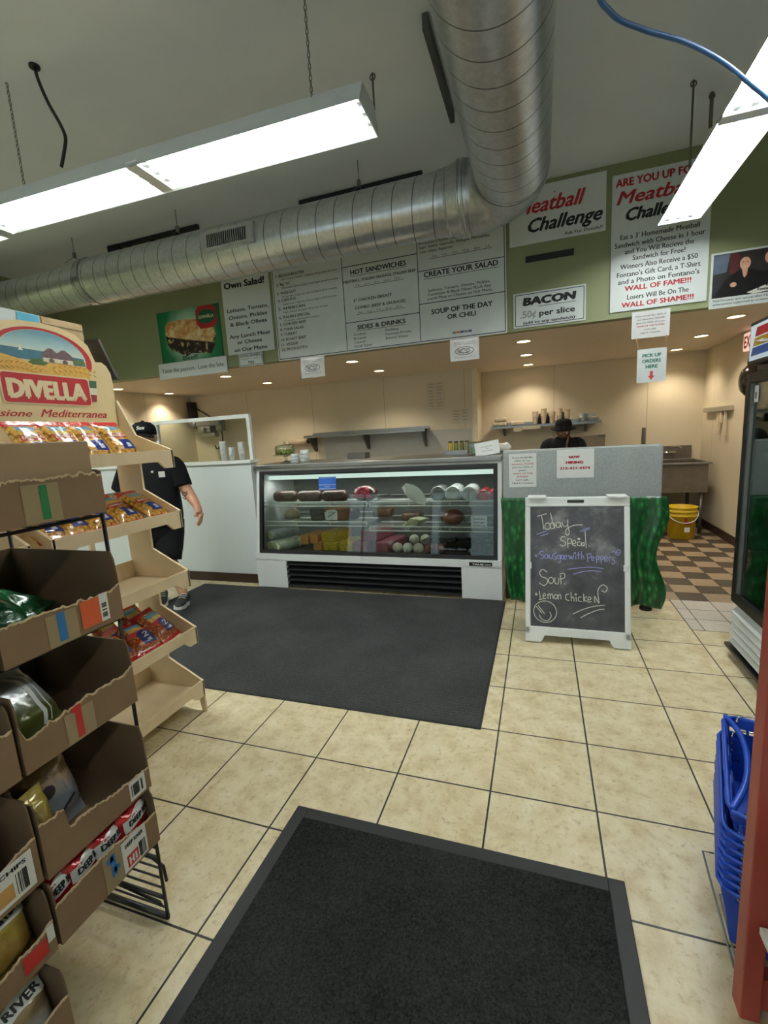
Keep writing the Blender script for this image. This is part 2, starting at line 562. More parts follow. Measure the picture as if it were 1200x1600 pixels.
# make your own salad
t, fn = sign('salad_sign', 'tall white salad sign on the fascia beside the long menu board', 'sign', -3.103, -2.505, 2.45, 3.42)
rows = [('Own Salad!', -3.07, -2.556, 3.135, 0.066, 0.03)]
for s, x0, x1, z in (('Lettuce, Tomato,', -3.06, -2.535, 2.892), ('Onions, Pickles', -3.05, -2.558, 2.818), ('& Black Olives', -3.04, -2.571, 2.746), ('+', -2.82, -2.785, 2.69),
                     ('Any Lunch Meat', -3.065, -2.545, 2.620), ('or Cheese', -2.97, -2.654, 2.553), ('on Our Menu', -3.02, -2.598, 2.476)):
    rows.append((s, x0, x1, z, 0.04, 0.016))
lines(t, fn, 'black_lettering', ink, rows)
t, fn = sign('extra_peppers_sign', 'small bordered white price sign below the salad sign', 'sign', -2.967, -2.662, 2.312, 2.450, y=YS - 0.014)
lines(t, fn, 'black_lettering', ink, [('EXTRA PEPPERS', -2.945, -2.685, 2.406, 0.026), ('(on sandwich or on the side)', -2.93, -2.7, 2.383, 0.01, 0.004), ('.50\u00a2', -2.86, -2.77, 2.334, 0.032)])
ruled(t, fn, 'border_line', border, [(-2.957, 2.322, -2.672, 2.322), (-2.957, 2.44, -2.672, 2.44), (-2.957, 2.322, -2.957, 2.44), (-2.672, 2.322, -2.672, 2.44)], 0.005)

# sandwich poster
def green_print():
    m = bpy.data.materials.new('green_print'); m.use_nodes = True
    k = NT(m); p = k.coord(); x, y, z = k.sep(p)
    r = k.math('SQRT', k.math('ADD', k.math('POWER', x, 2.0), k.math('POWER', k.math('ADD', z, 0.0), 2.0)))
    k.l(k.ramp(k.math('ADD', r, k.math('MULTIPLY', k.noise(p, 6), 0.1)), [(0.12, lin((196, 222, 204))), (0.42, lin((22, 120, 72))), (0.6, lin((8, 92, 52)))]), k.bsdf.inputs['Base Color'])
    k.bsdf.inputs['Roughness'].default_value = 0.3
    return m


def bread_print():
    m = bpy.data.materials.new('toasted_bun_print'); m.use_nodes = True
    k = NT(m); p = k.coord(); x, y, z = k.sep(p)
    n = k.noise(p, 11, 5, 0.65)
    k.l(k.ramp(k.math('ADD', n, k.math('MULTIPLY', z, -0.35)), [(0.33, lin((176, 104, 46))), (0.48, lin((206, 160, 100))), (0.62, lin((226, 206, 166)))]), k.bsdf.inputs['Base Color'])
    k.bsdf.inputs['Roughness'].default_value = 0.35
    return m


def meat_print():
    m = bpy.data.materials.new('beef_and_onion_print'); m.use_nodes = True
    k = NT(m); p = k.coord()
    n = k.noise(p, 16, 4, 0.6)
    k.l(k.ramp(n, [(0.4, lin((26, 16, 14))), (0.55, lin((62, 38, 30))), (0.62, lin((186, 168, 130)))]), k.bsdf.inputs['Base Color'])
    k.bsdf.inputs['Roughness'].default_value = 0.35
    return m


t, fn = sign('sandwich_poster', 'green poster of a beef sandwich at the far end of the fascia', 'poster', -4.037, -3.17, 2.45, 3.017, green_print())
mb = MB()
mb.poly([fn(*q, 0.0) for q in ((-3.94, 2.76), (-3.93, 2.86), (-3.88, 2.905), (-3.7, 2.91), (-3.5, 2.89), (-3.32, 2.86), (-3.25, 2.8), (-3.26, 2.67), (-3.31, 2.62), (-3.4, 2.64), (-3.6, 2.675), (-3.8, 2.72), (-3.9, 2.74))])
mb.build('bun_picture', bread_print(), t, fix=False)
mb = MB()
mb.poly([fn(*q, -0.0006) for q in ((-3.94, 2.76), (-3.93, 2.66), (-3.86, 2.58), (-3.76, 2.545), (-3.68, 2.50), (-3.6, 2.53), (-3.45, 2.52), (-3.33, 2.50), (-3.27, 2.58), (-3.24, 2.72), (-3.4, 2.7), (-3.8, 2.76))])
mb.build('filling_picture', meat_print(), t, fix=False)
mb = MB()
mb.poly([fn(-3.345 + a, 2.9 + b, 0.0012) for a, b in ((-0.14, -0.06), (-0.09, -0.125), (0.1, -0.125), (0.14, -0.08), (0.14, 0.07), (0.1, 0.115), (-0.1, 0.115), (-0.14, 0.07))])
mb.build('badge', mat('badge_red', (176, 40, 46), 0.4), t, fix=False)
mb = MB()
mb.poly([fn(-3.345 + 0.125 * math.cos(2 * PI * i / 20), 2.9 + 0.075 * math.sin(2 * PI * i / 20), 0.0018) for i in range(20)])
mb.build('badge_oval', mat('badge_green', (28, 92, 56), 0.4), t, fix=False)
mb = MB(); write(mb, 'GONNELLA', -3.45, -3.24, 2.885, 0.032, fn, 0.0024, 0.02)
mb.build('badge_lettering', mat('pale_gold_ink', (224, 214, 170), 0.5), t, fix=False)
mb = MB(); write(mb, 'Beef!', -3.73, -3.523, 2.465, 0.05, fn, 0.0012, 0.01)
mb.build('dark_lettering', mat('dark_green_ink', (20, 50, 30), 0.5), t, fix=False)
t, fn = sign('slogan_strip', 'white slogan strip under the green sandwich poster', 'sign', -4.094, -3.13, 2.277, 2.452, y=YS - 0.014)
lines(t, fn, 'grey_lettering', mat('grey_ink', (70, 76, 74), 0.6), [('Taste the passion.  Love the bite.', -4.05, -3.155, 2.345, 0.05, 0.008)])

# meatball challenge boards
t, fn = sign('meatball_challenge_sign', 'wide white meatball challenge sign above the black slot', 'sign', -0.055, 0.713, 3.035, 3.482)
lines(t, fn, 'red_script_lettering', red_ink, [('Meatball', 0.0, 0.56, 3.275, 0.12, 0.02, 0.35)])
lines(t, fn, 'black_script_lettering', ink, [('Challenge', 0.10, 0.69, 3.125, 0.11, 0.024, 0.35)])
lines(t, fn, 'small_lettering', ink, [('Ask For Details!!', 0.393, 0.69, 3.056, 0.026, 0.01), ('A', 0.305, 0.325, 3.4, 0.02, 0.0)])
tag(MB().box(0.077, 0.471, YS - 0.004, YF, 2.889, 2.938).build('wall_slot', black), 'black slot plate on the green fascia above the bacon sign', 'slot plate')
t, fn = sign('bacon_sign', 'small bordered white bacon price sign below the black slot', 'sign', -0.028, 0.57, 2.348, 2.642)
lines(t, fn, 'bold_lettering', ink, [('BACON', 0.051, 0.495, 2.533, 0.065, 0.05, 0.1)])
lines(t, fn, 'small_lettering', ink, [('per slice', 0.19, 0.484, 2.432, 0.05, 0.02), ('(add to any sandwich)', 0.054, 0.485, 2.376, 0.024, 0.02)])
lines(t, fn, 'silver_lettering', mat('silver_ink', (150, 152, 154), 0.4), [('.50\u00a2', 0.03, 0.165, 2.428, 0.062, 0.02)])
ruled(t, fn, 'border_line', border, [(-0.012, 2.364, 0.554, 2.364), (-0.012, 2.626, 0.554, 2.626), (-0.012, 2.364, -0.012, 2.626), (0.554, 2.364, 0.554, 2.626)], 0.006)
ruled(t, fn, 'underline', ink, [(0.18, 2.515, 0.49, 2.515)], 0.004)
t, fn = sign('challenge_rules_sign', 'tall white sign of meatball challenge rules behind the ceiling lamp end', 'sign', 0.757, 1.455, 2.379, 3.428)
lines(t, fn, 'red_lettering', red_ink, [('ARE YOU UP FOR A', 0.781, 1.43, 3.335, 0.06, 0.03), ('Meatball', 0.79, 1.36, 3.205, 0.1, 0.018, 0.3), ('WALL OF FAME!!!', 0.865, 1.345, 2.535, 0.04, 0.025), ('WALL OF SHAME!!!', 0.845, 1.368, 2.406, 0.04, 0.025)])
lines(t, fn, 'black_lettering', ink, [('Challenge?', 0.86, 1.40, 3.075, 0.095, 0.03, 0.3), ("Eat a 3' Homemade Meatball", 0.824, 1.385, 2.936, 0.04), ('Sandwich with Cheese in 1 hour', 0.784, 1.425, 2.877, 0.04), ('and You Will Recieve the', 0.86, 1.352, 2.822, 0.04),
                                      ('Sandwich for Free!', 0.919, 1.294, 2.768, 0.04), ('Winners Also Receive a $50', 0.829, 1.381, 2.708, 0.04), ("Fontano's Gift Card, a T-Shirt", 0.806, 1.403, 2.648, 0.04), ("and a Photo on Fontano's", 0.815, 1.398, 2.592, 0.04), ('Losers Will Be On The', 0.886, 1.33, 2.466, 0.04)])

# photograph poster of two people
t, fn = sign('photo_poster', 'poster photograph of a smiling couple with a big cheque above the cooler', 'poster', 1.476, 2.18, 2.308, 2.72)
pm = [mat('print_dusk', (46, 42, 46), 0.35, var=0.25, scale=9), mat('print_blue', (94, 106, 124), 0.35, var=0.2), mat('print_maroon', (84, 40, 40), 0.35, var=0.2), mat('print_black', (20, 18, 20), 0.35),
      mat('print_skin', (200, 152, 128), 0.35), mat('print_hair', (60, 42, 32), 0.35), mat('print_paper', (214, 212, 204), 0.35)]
def art(name, mi, pts, d):
    mb = MB(); mb.poly([fn(*q, d) for q in pts]); mb.build(name, pm[mi], t, fix=False)
def oval(cx, cz, a, b, n=14):
    return [(cx + a * math.cos(2 * PI * i / n), cz + b * math.sin(2 * PI * i / n)) for i in range(n)]
art('picture_ground', 0, ((1.49, 2.385), (2.17, 2.385), (2.17, 2.705), (1.49, 2.705)), 0.0)
art('picture_wall', 1, ((1.49, 2.56), (1.58, 2.57), (1.6, 2.7), (1.49, 2.7)), 0.0006)
art('picture_door', 2, ((1.6, 2.55), (1.66, 2.55), (1.66, 2.7), (1.6, 2.7)), 0.0006)
art('picture_coat', 3, ((1.5, 2.39), (1.58, 2.52), (1.66, 2.57), (1.74, 2.57), (1.82, 2.54), (1.95, 2.58), (2.1, 2.5), (2.15, 2.39)), 0.001)
for cx, cz in ((1.7, 2.62), (1.86, 2.64)):
    art('picture_hair', 5, oval(cx, cz + 0.012, 0.047, 0.055), 0.0014)
    art('picture_face', 4, oval(cx, cz - 0.004, 0.036, 0.046), 0.0018)
for cx, cz in ((1.7, 2.616), (1.86, 2.636)):
    mb = MB()
    for q in (-1, 1):
        mb.poly([fn(cx + q * 0.013 + 0.005 * math.cos(i), cz + 0.01 + 0.003 * math.sin(i), 0.0024) for i in (0, 1, 2, 3, 4, 5, 6)])
    mb.build('picture_eyes', pm[3], t, fix=False)
    art('picture_smile', 6, ((cx - 0.014, cz - 0.017), (cx, cz - 0.025), (cx + 0.014, cz - 0.017), (cx, cz - 0.020)), 0.0024)
art('picture_neck', 4, ((1.68, 2.58), (1.72, 2.58), (1.715, 2.53), (1.70, 2.51), (1.69, 2.53)), 0.0016)
art('picture_hand', 4, oval(1.63, 2.47, 0.022, 0.018), 0.0018)
art('picture_cheque', 6, ((1.72, 2.4), (1.9, 2.46), (2.1, 2.5), (2.1, 2.44), (1.92, 2.4), (1.76, 2.385)), 0.0018)
mb = MB(); write(mb, '6.3', 1.84, 1.90, 2.43, 0.02, fn, 0.0024, 0.03); write(mb, 'Fontano Subs', 1.79, 1.94, 2.404, 0.02, fn, 0.0024, 0.03)
mb.build('picture_lettering', ink, t, fix=False)
lines(t, fn, 'caption_lettering', ink, [('Neil Fontano and special after Molly Medina pulled off the', 1.5, 2.13, 2.357, 0.016, 0.006), ('achievement supported as co-winner of the sandwich challenge', 1.5, 2.16, 2.33, 0.016, 0.006)])

# papers taped to the edge of the fascia
glossy = mat('laminated_paper', (214, 214, 214), 0.18, var=0.03, coat=0.6)
greyink = mat('faint_ink', (96, 92, 98), 0.6)
for nm, lb, x0, x1, z0, z1 in (('paper_notice', 'curling laminated drawing taped below the left column of the menu board', -2.202, -1.926, 2.115, 2.322), ('paper_notice', 'laminated drawing taped below the soup column of the menu board', -0.609, -0.338, 2.12, 2.316)):
    t = thing(nm, lb, 'notice', ((x0 + x1) / 2, YS - 0.016, z1))
    w, h = x1 - x0, z1 - z0
    MB().sheet(lambda a, b: Vector(((a - 0.5) * w, -0.012 * math.sin(b * 3) * b - 0.004 * math.sin(a * 9) * b, -b * h)), 8, 8).build('sheet', glossy, t)
    f2 = lambda u, v, d: Vector((u, -0.012 * math.sin(-v / h * 3) * (-v / h) - 0.004 * math.sin((u / w + 0.5) * 9) * (-v / h) - 0.002, v))
    mb = MB()
    for q, s in ((-0.035, 'Please be mindful'), (-0.052, 'of our neighbors'), (-0.17, 'Thank You')):
        write(mb, s, -w * 0.36, w * 0.36, q, 0.009, f2)
    for a in (0.0, 0.35):
        stroke(mb, [((0.085 - a * 0.1) * math.cos(i * PI / 12), -0.11 + (0.035 - a * 0.05) * math.sin(i * PI / 12)) for i in range(25)], 0.006, f2)
    for q in (-0.05, -0.01, 0.035):
        stroke(mb, [(q + 0.018 * math.cos(i * 0.5), -0.11 + 0.022 * math.sin(i * 0.5 + q * 20)) for i in range(11)], 0.005, f2)
    mb.build('drawing', greyink, t, fix=False)


def notice_rows(x0, x1, zt, h, s=1.0):
    cx = (x0 + x1) / 2; w = (x1 - x0)
    k = [('If you would like', 0.37, 0), ('100% of our', 0.3, 2), ('attention, PLEASE', 0.4, 1), ('give me 100% of', 0.38, 2), ('yours.', 0.14, 0), ('HANG UP THE', 0.36, 1), ('PHONE!', 0.2, 1), ("Let's talk.", 0.24, 0), ('Neil A. Fontano', 0.38, 0)]
    return [[(a, cx - w * f, cx + w * f, zt - h * i, h * 0.5, 0.012) for i, (a, f, c) in enumerate(k) if c == cc] for cc in range(3)]


t, fn = sign('paper_notice', 'crumpled white notice hanging below the challenge rules sign', 'notice', 0.925, 1.204, 2.142, 2.356, glossy, 0.003, y=YS - 0.014)
rows = [[], [], []]
for i, (s, f, c) in enumerate((('If you would like 100% of', 0.4, 0), ('our attention, PLEASE', 0.36, 0), ('give me 100% of yours.', 0.38, 0), ('HANG UP THE PHONE!', 0.36, 1), ("Let's talk.", 0.16, 0), ('Neil A. Fontano', 0.26, 0))):
    rows[c].append((s, 1.065 - 0.279 * f, 1.065 + 0.279 * f, 2.312 - 0.027 * i, 0.0125, 0.014))
lines(t, fn, 'grey_lettering', greyink, rows[0]); lines(t, fn, 'red_lettering', red_ink, rows[1])
t, fn = sign('pick_up_sign', 'small white pick up orders sign hanging on strings from a notice', 'sign', 0.974, 1.191, 1.78, 2.052, board, 0.004, y=YS - 0.014)
lines(t, fn, 'green_lettering', mat('teal_ink', (38, 110, 96), 0.6), [('PICK UP', 1.012, 1.152, 1.985, 0.028, 0.03), ('ORDERS', 1.012, 1.152, 1.94, 0.028, 0.03), ('HERE', 1.038, 1.128, 1.895, 0.028, 0.03)])
mb = MB(); mb.poly([fn(*q, 0.0) for q in ((1.072, 1.87), (1.072, 1.832), (1.058, 1.832), (1.083, 1.798), (1.108, 1.832), (1.094, 1.832), (1.094, 1.87))])
mb.build('red_arrow', mat('arrow_red', (206, 60, 66), 0.5), t, fix=False)
mb = MB()
for x, q in ((0.985, 0.96), (1.18, 1.185)):
    mb.cyl((x - 1.0825, -0.004, 2.045 - 1.916), (q - 1.0825, -0.004, 2.15 - 1.916), 0.0022, n=5)
mb.build('string', mat('tan_string', (186, 150, 120), 0.8), t)
# ------------------------------------------------------------------ duct, lamps and what hangs from the ceiling
def duct_metal(name, axis):
    m = bpy.data.materials.new(name); m.use_nodes = True
    k = NT(m); p = k.coord(); x, y, z = k.sep(p)
    if axis == 'x':
        a = k.math('ARCTAN2', z, y); s = x
    else:
        a = k.math('ARCTAN2', z, x); s = y
    f = k.math('FRACT', k.math('ADD', k.math('DIVIDE', s, 0.15), k.math('MULTIPLY', a, (0.5 if axis == 'x' else -0.5) / PI)))
    seam = k.math('LESS_THAN', f, 0.05); lip = k.math('LESS_THAN', f, 0.1)
    n = k.noise(p, 26, 5, 0.7); n2 = k.noise(p, 4, 3)
    c = k.ramp(n, [(0.35, lin((184, 189, 193))), (0.65, lin((204, 209, 212)))])
    k.l(k.mix(k.math('MULTIPLY', seam, 0.75), c, lin((52, 56, 60))), k.bsdf.inputs['Base Color'])
    k.bsdf.inputs['Metallic'].default_value = 0.85
    k.l(k.math('ADD', k.math('MULTIPLY', n2, 0.14), 0.24), k.bsdf.inputs['Roughness'])
    k.bump(k.math('ADD', k.math('MULTIPLY', n, 0.12), lip), 0.5, 0.006)
    return m


ZD, YD, XD = 3.087, 1.91, 0.03
duct = thing('air_duct', 'silver spiral air duct bending around under the ceiling', 'duct', (XD, YD, ZD))
md = duct_metal('spiral_duct_metal', 'x'); mdy = duct_metal('spiral_duct_metal_long', 'y')
plain = mat('plain_duct_metal', (186, 190, 192), 0.34, 0.85, 0.12, 26)
RB = 0.30
MB().cyl((0, -7.8, 0), (0, -RB, 0), 0.229, n=48, cap=False).build('main_run', mdy, duct)
mb = MB(); rings = []
for i in range(9):
    a = PI / 2 * i / 8
    c = Vector((-RB + RB * math.cos(a), -RB + RB * math.sin(a), 0)); o = Vector((math.cos(a), math.sin(a), 0))
    rings.append(mb.ring(c, o, Vector((0, 0, 1)), 0.231, 48))
mb.skin(rings, cap0=False, cap1=False)
mb.build('elbow', plain, duct)
mb = MB()
mb.cyl((-RB, 0, 0), (-0.36, 0, 0), 0.236, n=48, cap=False)
mb.cyl((-0.36, 0, 0), (-0.455, 0, 0), 0.236, 0.21, n=48, cap=False)
mb.cyl((-0.455, 0, 0), (-0.5, 0, 0), 0.21, n=48, cap=False)
for x in (-0.33, -0.36, -0.45):
    mb.lathe([(0.205, -0.008), (0.242 if x > -0.4 else 0.215, -0.008), (0.242 if x > -0.4 else 0.215, 0.008), (0.205, 0.008)], n=48, M=Matrix.Translation((x, 0, 0)) @ Matrix.Rotation(PI / 2, 4, 'Y'), cap0=False, cap1=False)
mb.build('reducer_collar', plain, duct)
MB().cyl((-0.49, 0, 0), (-3.92, 0, 0), 0.203, n=48, cap=False).build('side_run', md, duct)
mb = MB(); mb.cyl((-3.86, 0, 0), (-3.93, 0, 0), 0.208, n=48, cap=False); mb.cyl((-3.93, 0, 0), (-3.97, 0, 0), 0.208, 0.185, n=48, cap=False)
mb.build('step_collar', mat('bright_duct_collar', (176, 180, 184), 0.25, 0.9), duct)
MB().cyl((-3.95, 0, -0.005), (XL - XD + 0.002, 0, -0.005), 0.185, n=48, cap=False).build('narrow_run', md, duct)
# register on the side run (towards the shop, a little below level)
reg = MB(); Mr = Matrix.Translation((-2.2, 0, 0)) @ Matrix.Rotation(math.radians(-4), 4, 'X')
for x0, x1, z0, z1 in ((-0.25, 0.25, -0.075, -0.05), (-0.25, 0.25, 0.05, 0.075), (-0.25, -0.19, -0.05, 0.05), (0.19, 0.25, -0.05, 0.05)):
    reg.box(x0, x1, -0.225, -0.185, z0, z1, Mr)
for i in range(19):
    reg.box(-0.18 + i * 0.02 - 0.003, -0.18 + i * 0.02 + 0.003, -0.218, -0.196, -0.05, 0.05, Mr)
rg = reg.build('air_register', plain, duct)
MB().box(-0.19, 0.19, -0.204, -0.2, -0.05, 0.05, Mr).build('register_opening', black, rg)
for x, zt in ((-4.1, ZC - ZD), (-2.85, ZC - ZD), (-1.13, ZC - ZD)):
    w = MB(); w.cyl((x, 0, 0.26), (x, 0, zt), 0.0035, n=5); w.cyl((x, 0, 0.26), (x - 0.03, -0.09, 0.18), 0.003, n=5); w.cyl((x, 0, 0.26), (x + 0.03, 0.09, 0.18), 0.003, n=5)
    w.rbox(x - 0.012, x + 0.012, -0.012, 0.012, 0.25, 0.30, 0.004)
    w.build('hanger_wire', galv, duct)
# flat strap and bracket along the main run
st = MB(); st.box(-0.385, -0.355, -1.0, -0.24, 0.36, 0.43); st.build('support_rail', mat('grey_strut_channel', (92, 96, 92), 0.5, 0.5), duct)

tube_m = emit('fluorescent_tube', (250, 253, 248), TUBE_STRENGTH)
refl_m = mat('polished_reflector', (222, 226, 228), 0.3, 0.9, var=0.02)
hous_m = mat('grey_enamel_housing', (204, 209, 214), 0.45, var=0.04)


def lamp(label, loc, rz, L=2.46, w=0.27):
    """open eight-foot fixture of two four-foot bays, four tubes in each; local x is its length"""
    t = thing('fluorescent_lamp', label, 'ceiling lamp', loc, rz, 'fluorescent ceiling lamps')
    h = 0.095; a = w / 2; mb = MB()
    prof = [(-a, 0), (-a + 0.022, h * 0.45), (-0.085, h), (0.085, h), (a - 0.022, h * 0.45), (a, 0)]
    f = lambda u, v, d: Vector((d, u, v))
    for (u0, v0), (u1, v1) in zip(prof, prof[1:]):
        for s in (0, 1):
            e = 0.004 * s
            mb.i = 0 if s == 0 else 1
            mb.poly([f(u0, v0 + e, -L / 2), f(u1, v1 + e, -L / 2), f(u1, v1 + e, L / 2), f(u0, v0 + e, L / 2)])
    mb.build('reflector', [refl_m, hous_m], t, fix=False)
    for x in (-L / 2, L / 2 - 0.006):
        MB().prism(prof, f, x, x + 0.006).build('end_plate', hous_m, t)
    MB().box(-0.035, 0.035, -a + 0.01, a - 0.01, 0.004, 0.03).build('centre_bar', white, t)
    ys = (-0.07, 0.0, 0.07)
    for x in (-L / 2 + 0.02, -0.05, 0.05, L / 2 - 0.02):
        for y in ys:
            MB().box(x - 0.012, x + 0.012, y - 0.014, y + 0.014, 0.022, 0.085).build('lampholder', white, t)
    for x0, x1 in ((-L / 2 + 0.035, -0.065), (0.065, L / 2 - 0.035)):
        for y in ys:
            MB().cyl((x0, y, 0.05), (x1, y, 0.05), 0.0135, n=10).build('tube', tube_m, t)
    return t


LZ = 2.875
lamp('long fluorescent lamp on chains in front of the crosswise duct run', (-1.755, 0.48, LZ), math.radians(1.5))
lamp('long fluorescent lamp pointing at the challenge rules sign', (1.155, 1.24, LZ), math.radians(90))
for x, y, r, lb in ((-1.755, -3.6, 0, 'long fluorescent lamp nearer the shop entrance over the chip racks'), (1.155, -3.5, 90, 'long fluorescent lamp over the aisle behind the doormat'), (-4.3, 0.48, 0, 'long fluorescent lamp by the far green side wall'), (-4.3, -3.6, 0, 'long fluorescent lamp over the rear corner of the shop')):
    lamp(lb, (x, y, LZ), math.radians(r))


def chain(p0, p1, r=0.009):
    mb = MB(); p0, p1 = Vector(p0), Vector(p1); n = int((p1 - p0).length / 0.022)
    for i in range(n):
        c = p0.lerp(p1, (i + 0.5) / n); a = Vector((1, 0, 0)) if i % 2 else Vector((0, 1, 0))
        pts = [c + a * (r * 0.7 * math.sin(q * PI / 3)) + Vector((0, 0, 0.014 * math.cos(q * PI / 3))) for q in range(7)]
        mb.tube(pts, 0.0022, 4)
    return mb


for (x, y), lb in (((-0.76, 0.42), 'lamp chain over the bright end of the lamp along the counter'), ((-2.6, 0.42), 'lamp chain near the stub of black cable')):
    tag(chain((x, y, LZ + 0.09), (x, y, ZC)).build('lamp_chain', galv), lb, 'chain')
for (x, y, z0), lb in (((1.10, 2.02, LZ + 0.088), 'thin hanger rod with a ceiling eye by the sign end of the lamp'), ((1.25, 2.2, 3.32), 'short grey rod hanging from the ceiling by the lamp'), ((-0.71, 1.17, 3.33), 'thin hook rod hanging from the ceiling past the lamp end')):
    mb = MB(); mb.cyl((x, y, z0), (x, y, ZC), 0.006 if y < 2.1 else 0.011, n=6)
    mb.tube([(x + 0.016 * math.cos(q * PI / 5), y, ZC - 0.02 + 0.016 * math.sin(q * PI / 5)) for q in range(11)], 0.004, 5)
    tag(mb.build('hanger_rod', steel_dark), lb, 'rod')
# stub of black cable and the blue cable
def spline(P, n=8):
    P = [Vector(p) for p in P]; out = []
    for i in range(len(P) - 1):
        a, b, c, d = P[max(i - 1, 0)], P[i], P[i + 1], P[min(i + 2, len(P) - 1)]
        for k in range(n):
            t = k / n
            out.append(0.5 * ((2 * b) + (c - a) * t + (2 * a - 5 * b + 4 * c - d) * t * t + (3 * b - a - 3 * c + d) * t ** 3))
    return out + [P[-1]]


CORD = [(-2.35, 0.40, ZC), (-2.337, 0.40, 3.445), (-2.299, 0.405, 3.333), (-2.248, 0.41, 3.229), (-2.222, 0.41, 3.155), (-2.242, 0.41, 3.099), (-2.285, 0.41, 3.021)]
mb = MB(); mb.tube(spline(CORD, 5), 0.0085, 8); mb.cyl((CORD[0][0], CORD[0][1], ZC - 0.012), (CORD[0][0], CORD[0][1], ZC), 0.026, n=12)
tag(mb.build('black_cable', black), 'stub of black cable dangling from a hole in the ceiling', 'cable')
bc = [(0.20, -0.30, ZC), (0.27, -0.18, 3.1), (0.344, 0.028, 2.78), (0.413, 0.169, 2.75), (0.524, 0.282, 2.75), (0.674, 0.40, 2.75), (0.831, 0.558, 2.75), (0.995, 0.759, 2.75), (1.094, 0.883, 2.75), (1.289, 1.144, 2.76), (1.6, 1.5, 2.9), (2.1, 1.8, 3.2), (XR + 0.39, 1.9, 3.4)]
tag(MB().tube(spline(bc), 0.0085, 8).build('blue_cable', mat('blue_cable_jacket', (52, 98, 156), 0.4)), 'blue cable slung in a loop in front of the lamp', 'cable')
# black track rails on the ceiling behind the duct
for x0, x1, y, lb in ((-3.93, -2.84, 2.22, 'black track rail on the ceiling above the duct register'), (-1.763, -0.687, 2.265, 'black track rail on the ceiling near the duct bend')):
    t = thing('track_rail', lb, 'track rail', ((x0 + x1) / 2, y, ZC))
    L = x1 - x0
    MB().box(-L / 2, L / 2, -0.018, 0.018, -0.034, 0).build('rail', black, t)
    MB().rbox(-L / 2 - 0.02, -L / 2 + 0.13, -0.03, 0.03, -0.06, -0.001, 0.008).build('feed_box', black, t)
    for k in (0.22, 0.5, 0.78):
        mb = MB(); x = -L / 2 + L * k
        mb.box(x - 0.02, x + 0.02, -0.014, 0.014, -0.06, -0.034)
        mb.tube([(x + 0.035 * math.cos(PI + q * PI / 6), 0, -0.09 + 0.03 * math.sin(q * PI / 6)) for q in range(7)], 0.005, 5)
        mb.build('rail_clip', black, t)
# recessed cans in the dropped ceiling
can_m = emit('warm_can_light', (255, 232, 190), 9.0); rim_m = mat('cream_can_rim', (226, 206, 160), 0.4)
can0 = None
for ix, (x, nm) in enumerate(((-5.42, 'by the far side wall'), (-3.6, 'over the white partition'), (-1.855, 'over the steel wall shelf'), (0.04, 'over the serving hatch'), (1.85, 'over the sink corner'))):
    for y, ny in ((3.4, 'front'), (4.35, 'middle'), (5.3, 'rear')):
        if y > 5 and x < -0.5:
            continue
        lb = 'recessed warm can light in the dropped ceiling %s, %s row' % (nm, ny)
        if can0 is None:
            can0 = thing('can_light', lb, 'can light', (x, y, ZS), group='recessed can lights')
            MB().lathe([(0.062, -0.001), (0.085, -0.001), (0.085, -0.006), (0.066, -0.008)], n=28, cap0=False, cap1=False).build('rim', rim_m, can0)
            MB().lathe([(0.002, -0.003), (0.066, -0.003)], n=28, cap0=True, cap1=False).build('lens', can_m, can0)
        else:
            dup(can0, (x, y, ZS), label=lb)
        ld = bpy.data.lights.new('can_lamp', 'SPOT'); ld.energy = CAN_WATTS; ld.color = (1.0, 0.88, 0.70)
        ld.spot_size = math.radians(125); ld.spot_blend = 0.7; ld.shadow_soft_size = 0.06
        lo = bpy.data.objects.new('can_lamp', ld); lo.location = (x, y, ZS - 0.02); COL.objects.link(lo)
# ------------------------------------------------------------------ white partition with a framed screen
m_part = wall_paint('scuffed_white_panel', (214, 222, 224), None, 0.05)
m_frame = mat('white_painted_frame', (226, 230, 228), 0.4, var=0.03)
YW = 2.28
slab('wall_counter', m_part, XL, -2.585, YW, YW + 0.1, 0.0, 1.27)
slab('baseboard_counter', m_brown, XL, -2.585, YW - 0.012, YW - 0.001, 0.0, 0.098)
scr = thing('framed_screen', 'white framed clear screen along the top of the white partition', 'screen', (-4.1, YW + 0.05, 1.27))
MB().rbox(-1.54, 1.53, -0.075, 0.075, 0.0, 0.035, 0.006).build('sill_rail', m_frame, scr)
MB().box(-1.54, 1.53, -0.02, 0.02, 0.455, 0.492).build('top_rail', m_frame, scr)
for x in (-1.52, 0.33, 1.512):
    MB().box(x - 0.018, x + 0.018, -0.02, 0.02, 0.035, 0.455).build('post', m_frame, scr)
for a, b in ((-1.502, 0.312), (0.348, 1.494)):
    MB().box(a, b, -0.003, 0.003, 0.036, 0.454).build('pane', glass('clear_screen_pane', (240, 244, 240), 0.02), scr)

# ------------------------------------------------------------------ refrigerated deli case
CX0, CX1 = -2.553, -0.113
case = thing('deli_case', 'long white glass-fronted deli case with a black louvred base', 'display case', ((CX0 + CX1) / 2, 2.155, 0))
ox = (CX0 + CX1) / 2
HW = (CX1 - CX0) / 2
enam = mat('white_enamel', (226, 230, 230), 0.3, var=0.025, scale=3)
inner = mat('pale_grey_case_lining', (128, 132, 132), 0.5, var=0.05)
rub = mat('black_gasket', (20, 20, 22), 0.5)
L = lambda v: (v[0] - ox, v[1] - 2.155, v[2])
mb = MB()
mb.box(-HW, -HW + 0.345, 0, 0.84, 0.012, 0.30); mb.box(HW - 0.345, HW, 0, 0.84, 0.012, 0.30)
mb.box(-HW, HW, 0.006, 0.84, 0.295, 0.315)
mb.box(-HW, HW, 0.0, 0.05, 0.295, 0.36)
mb.build('base_cabinet', enam, case)
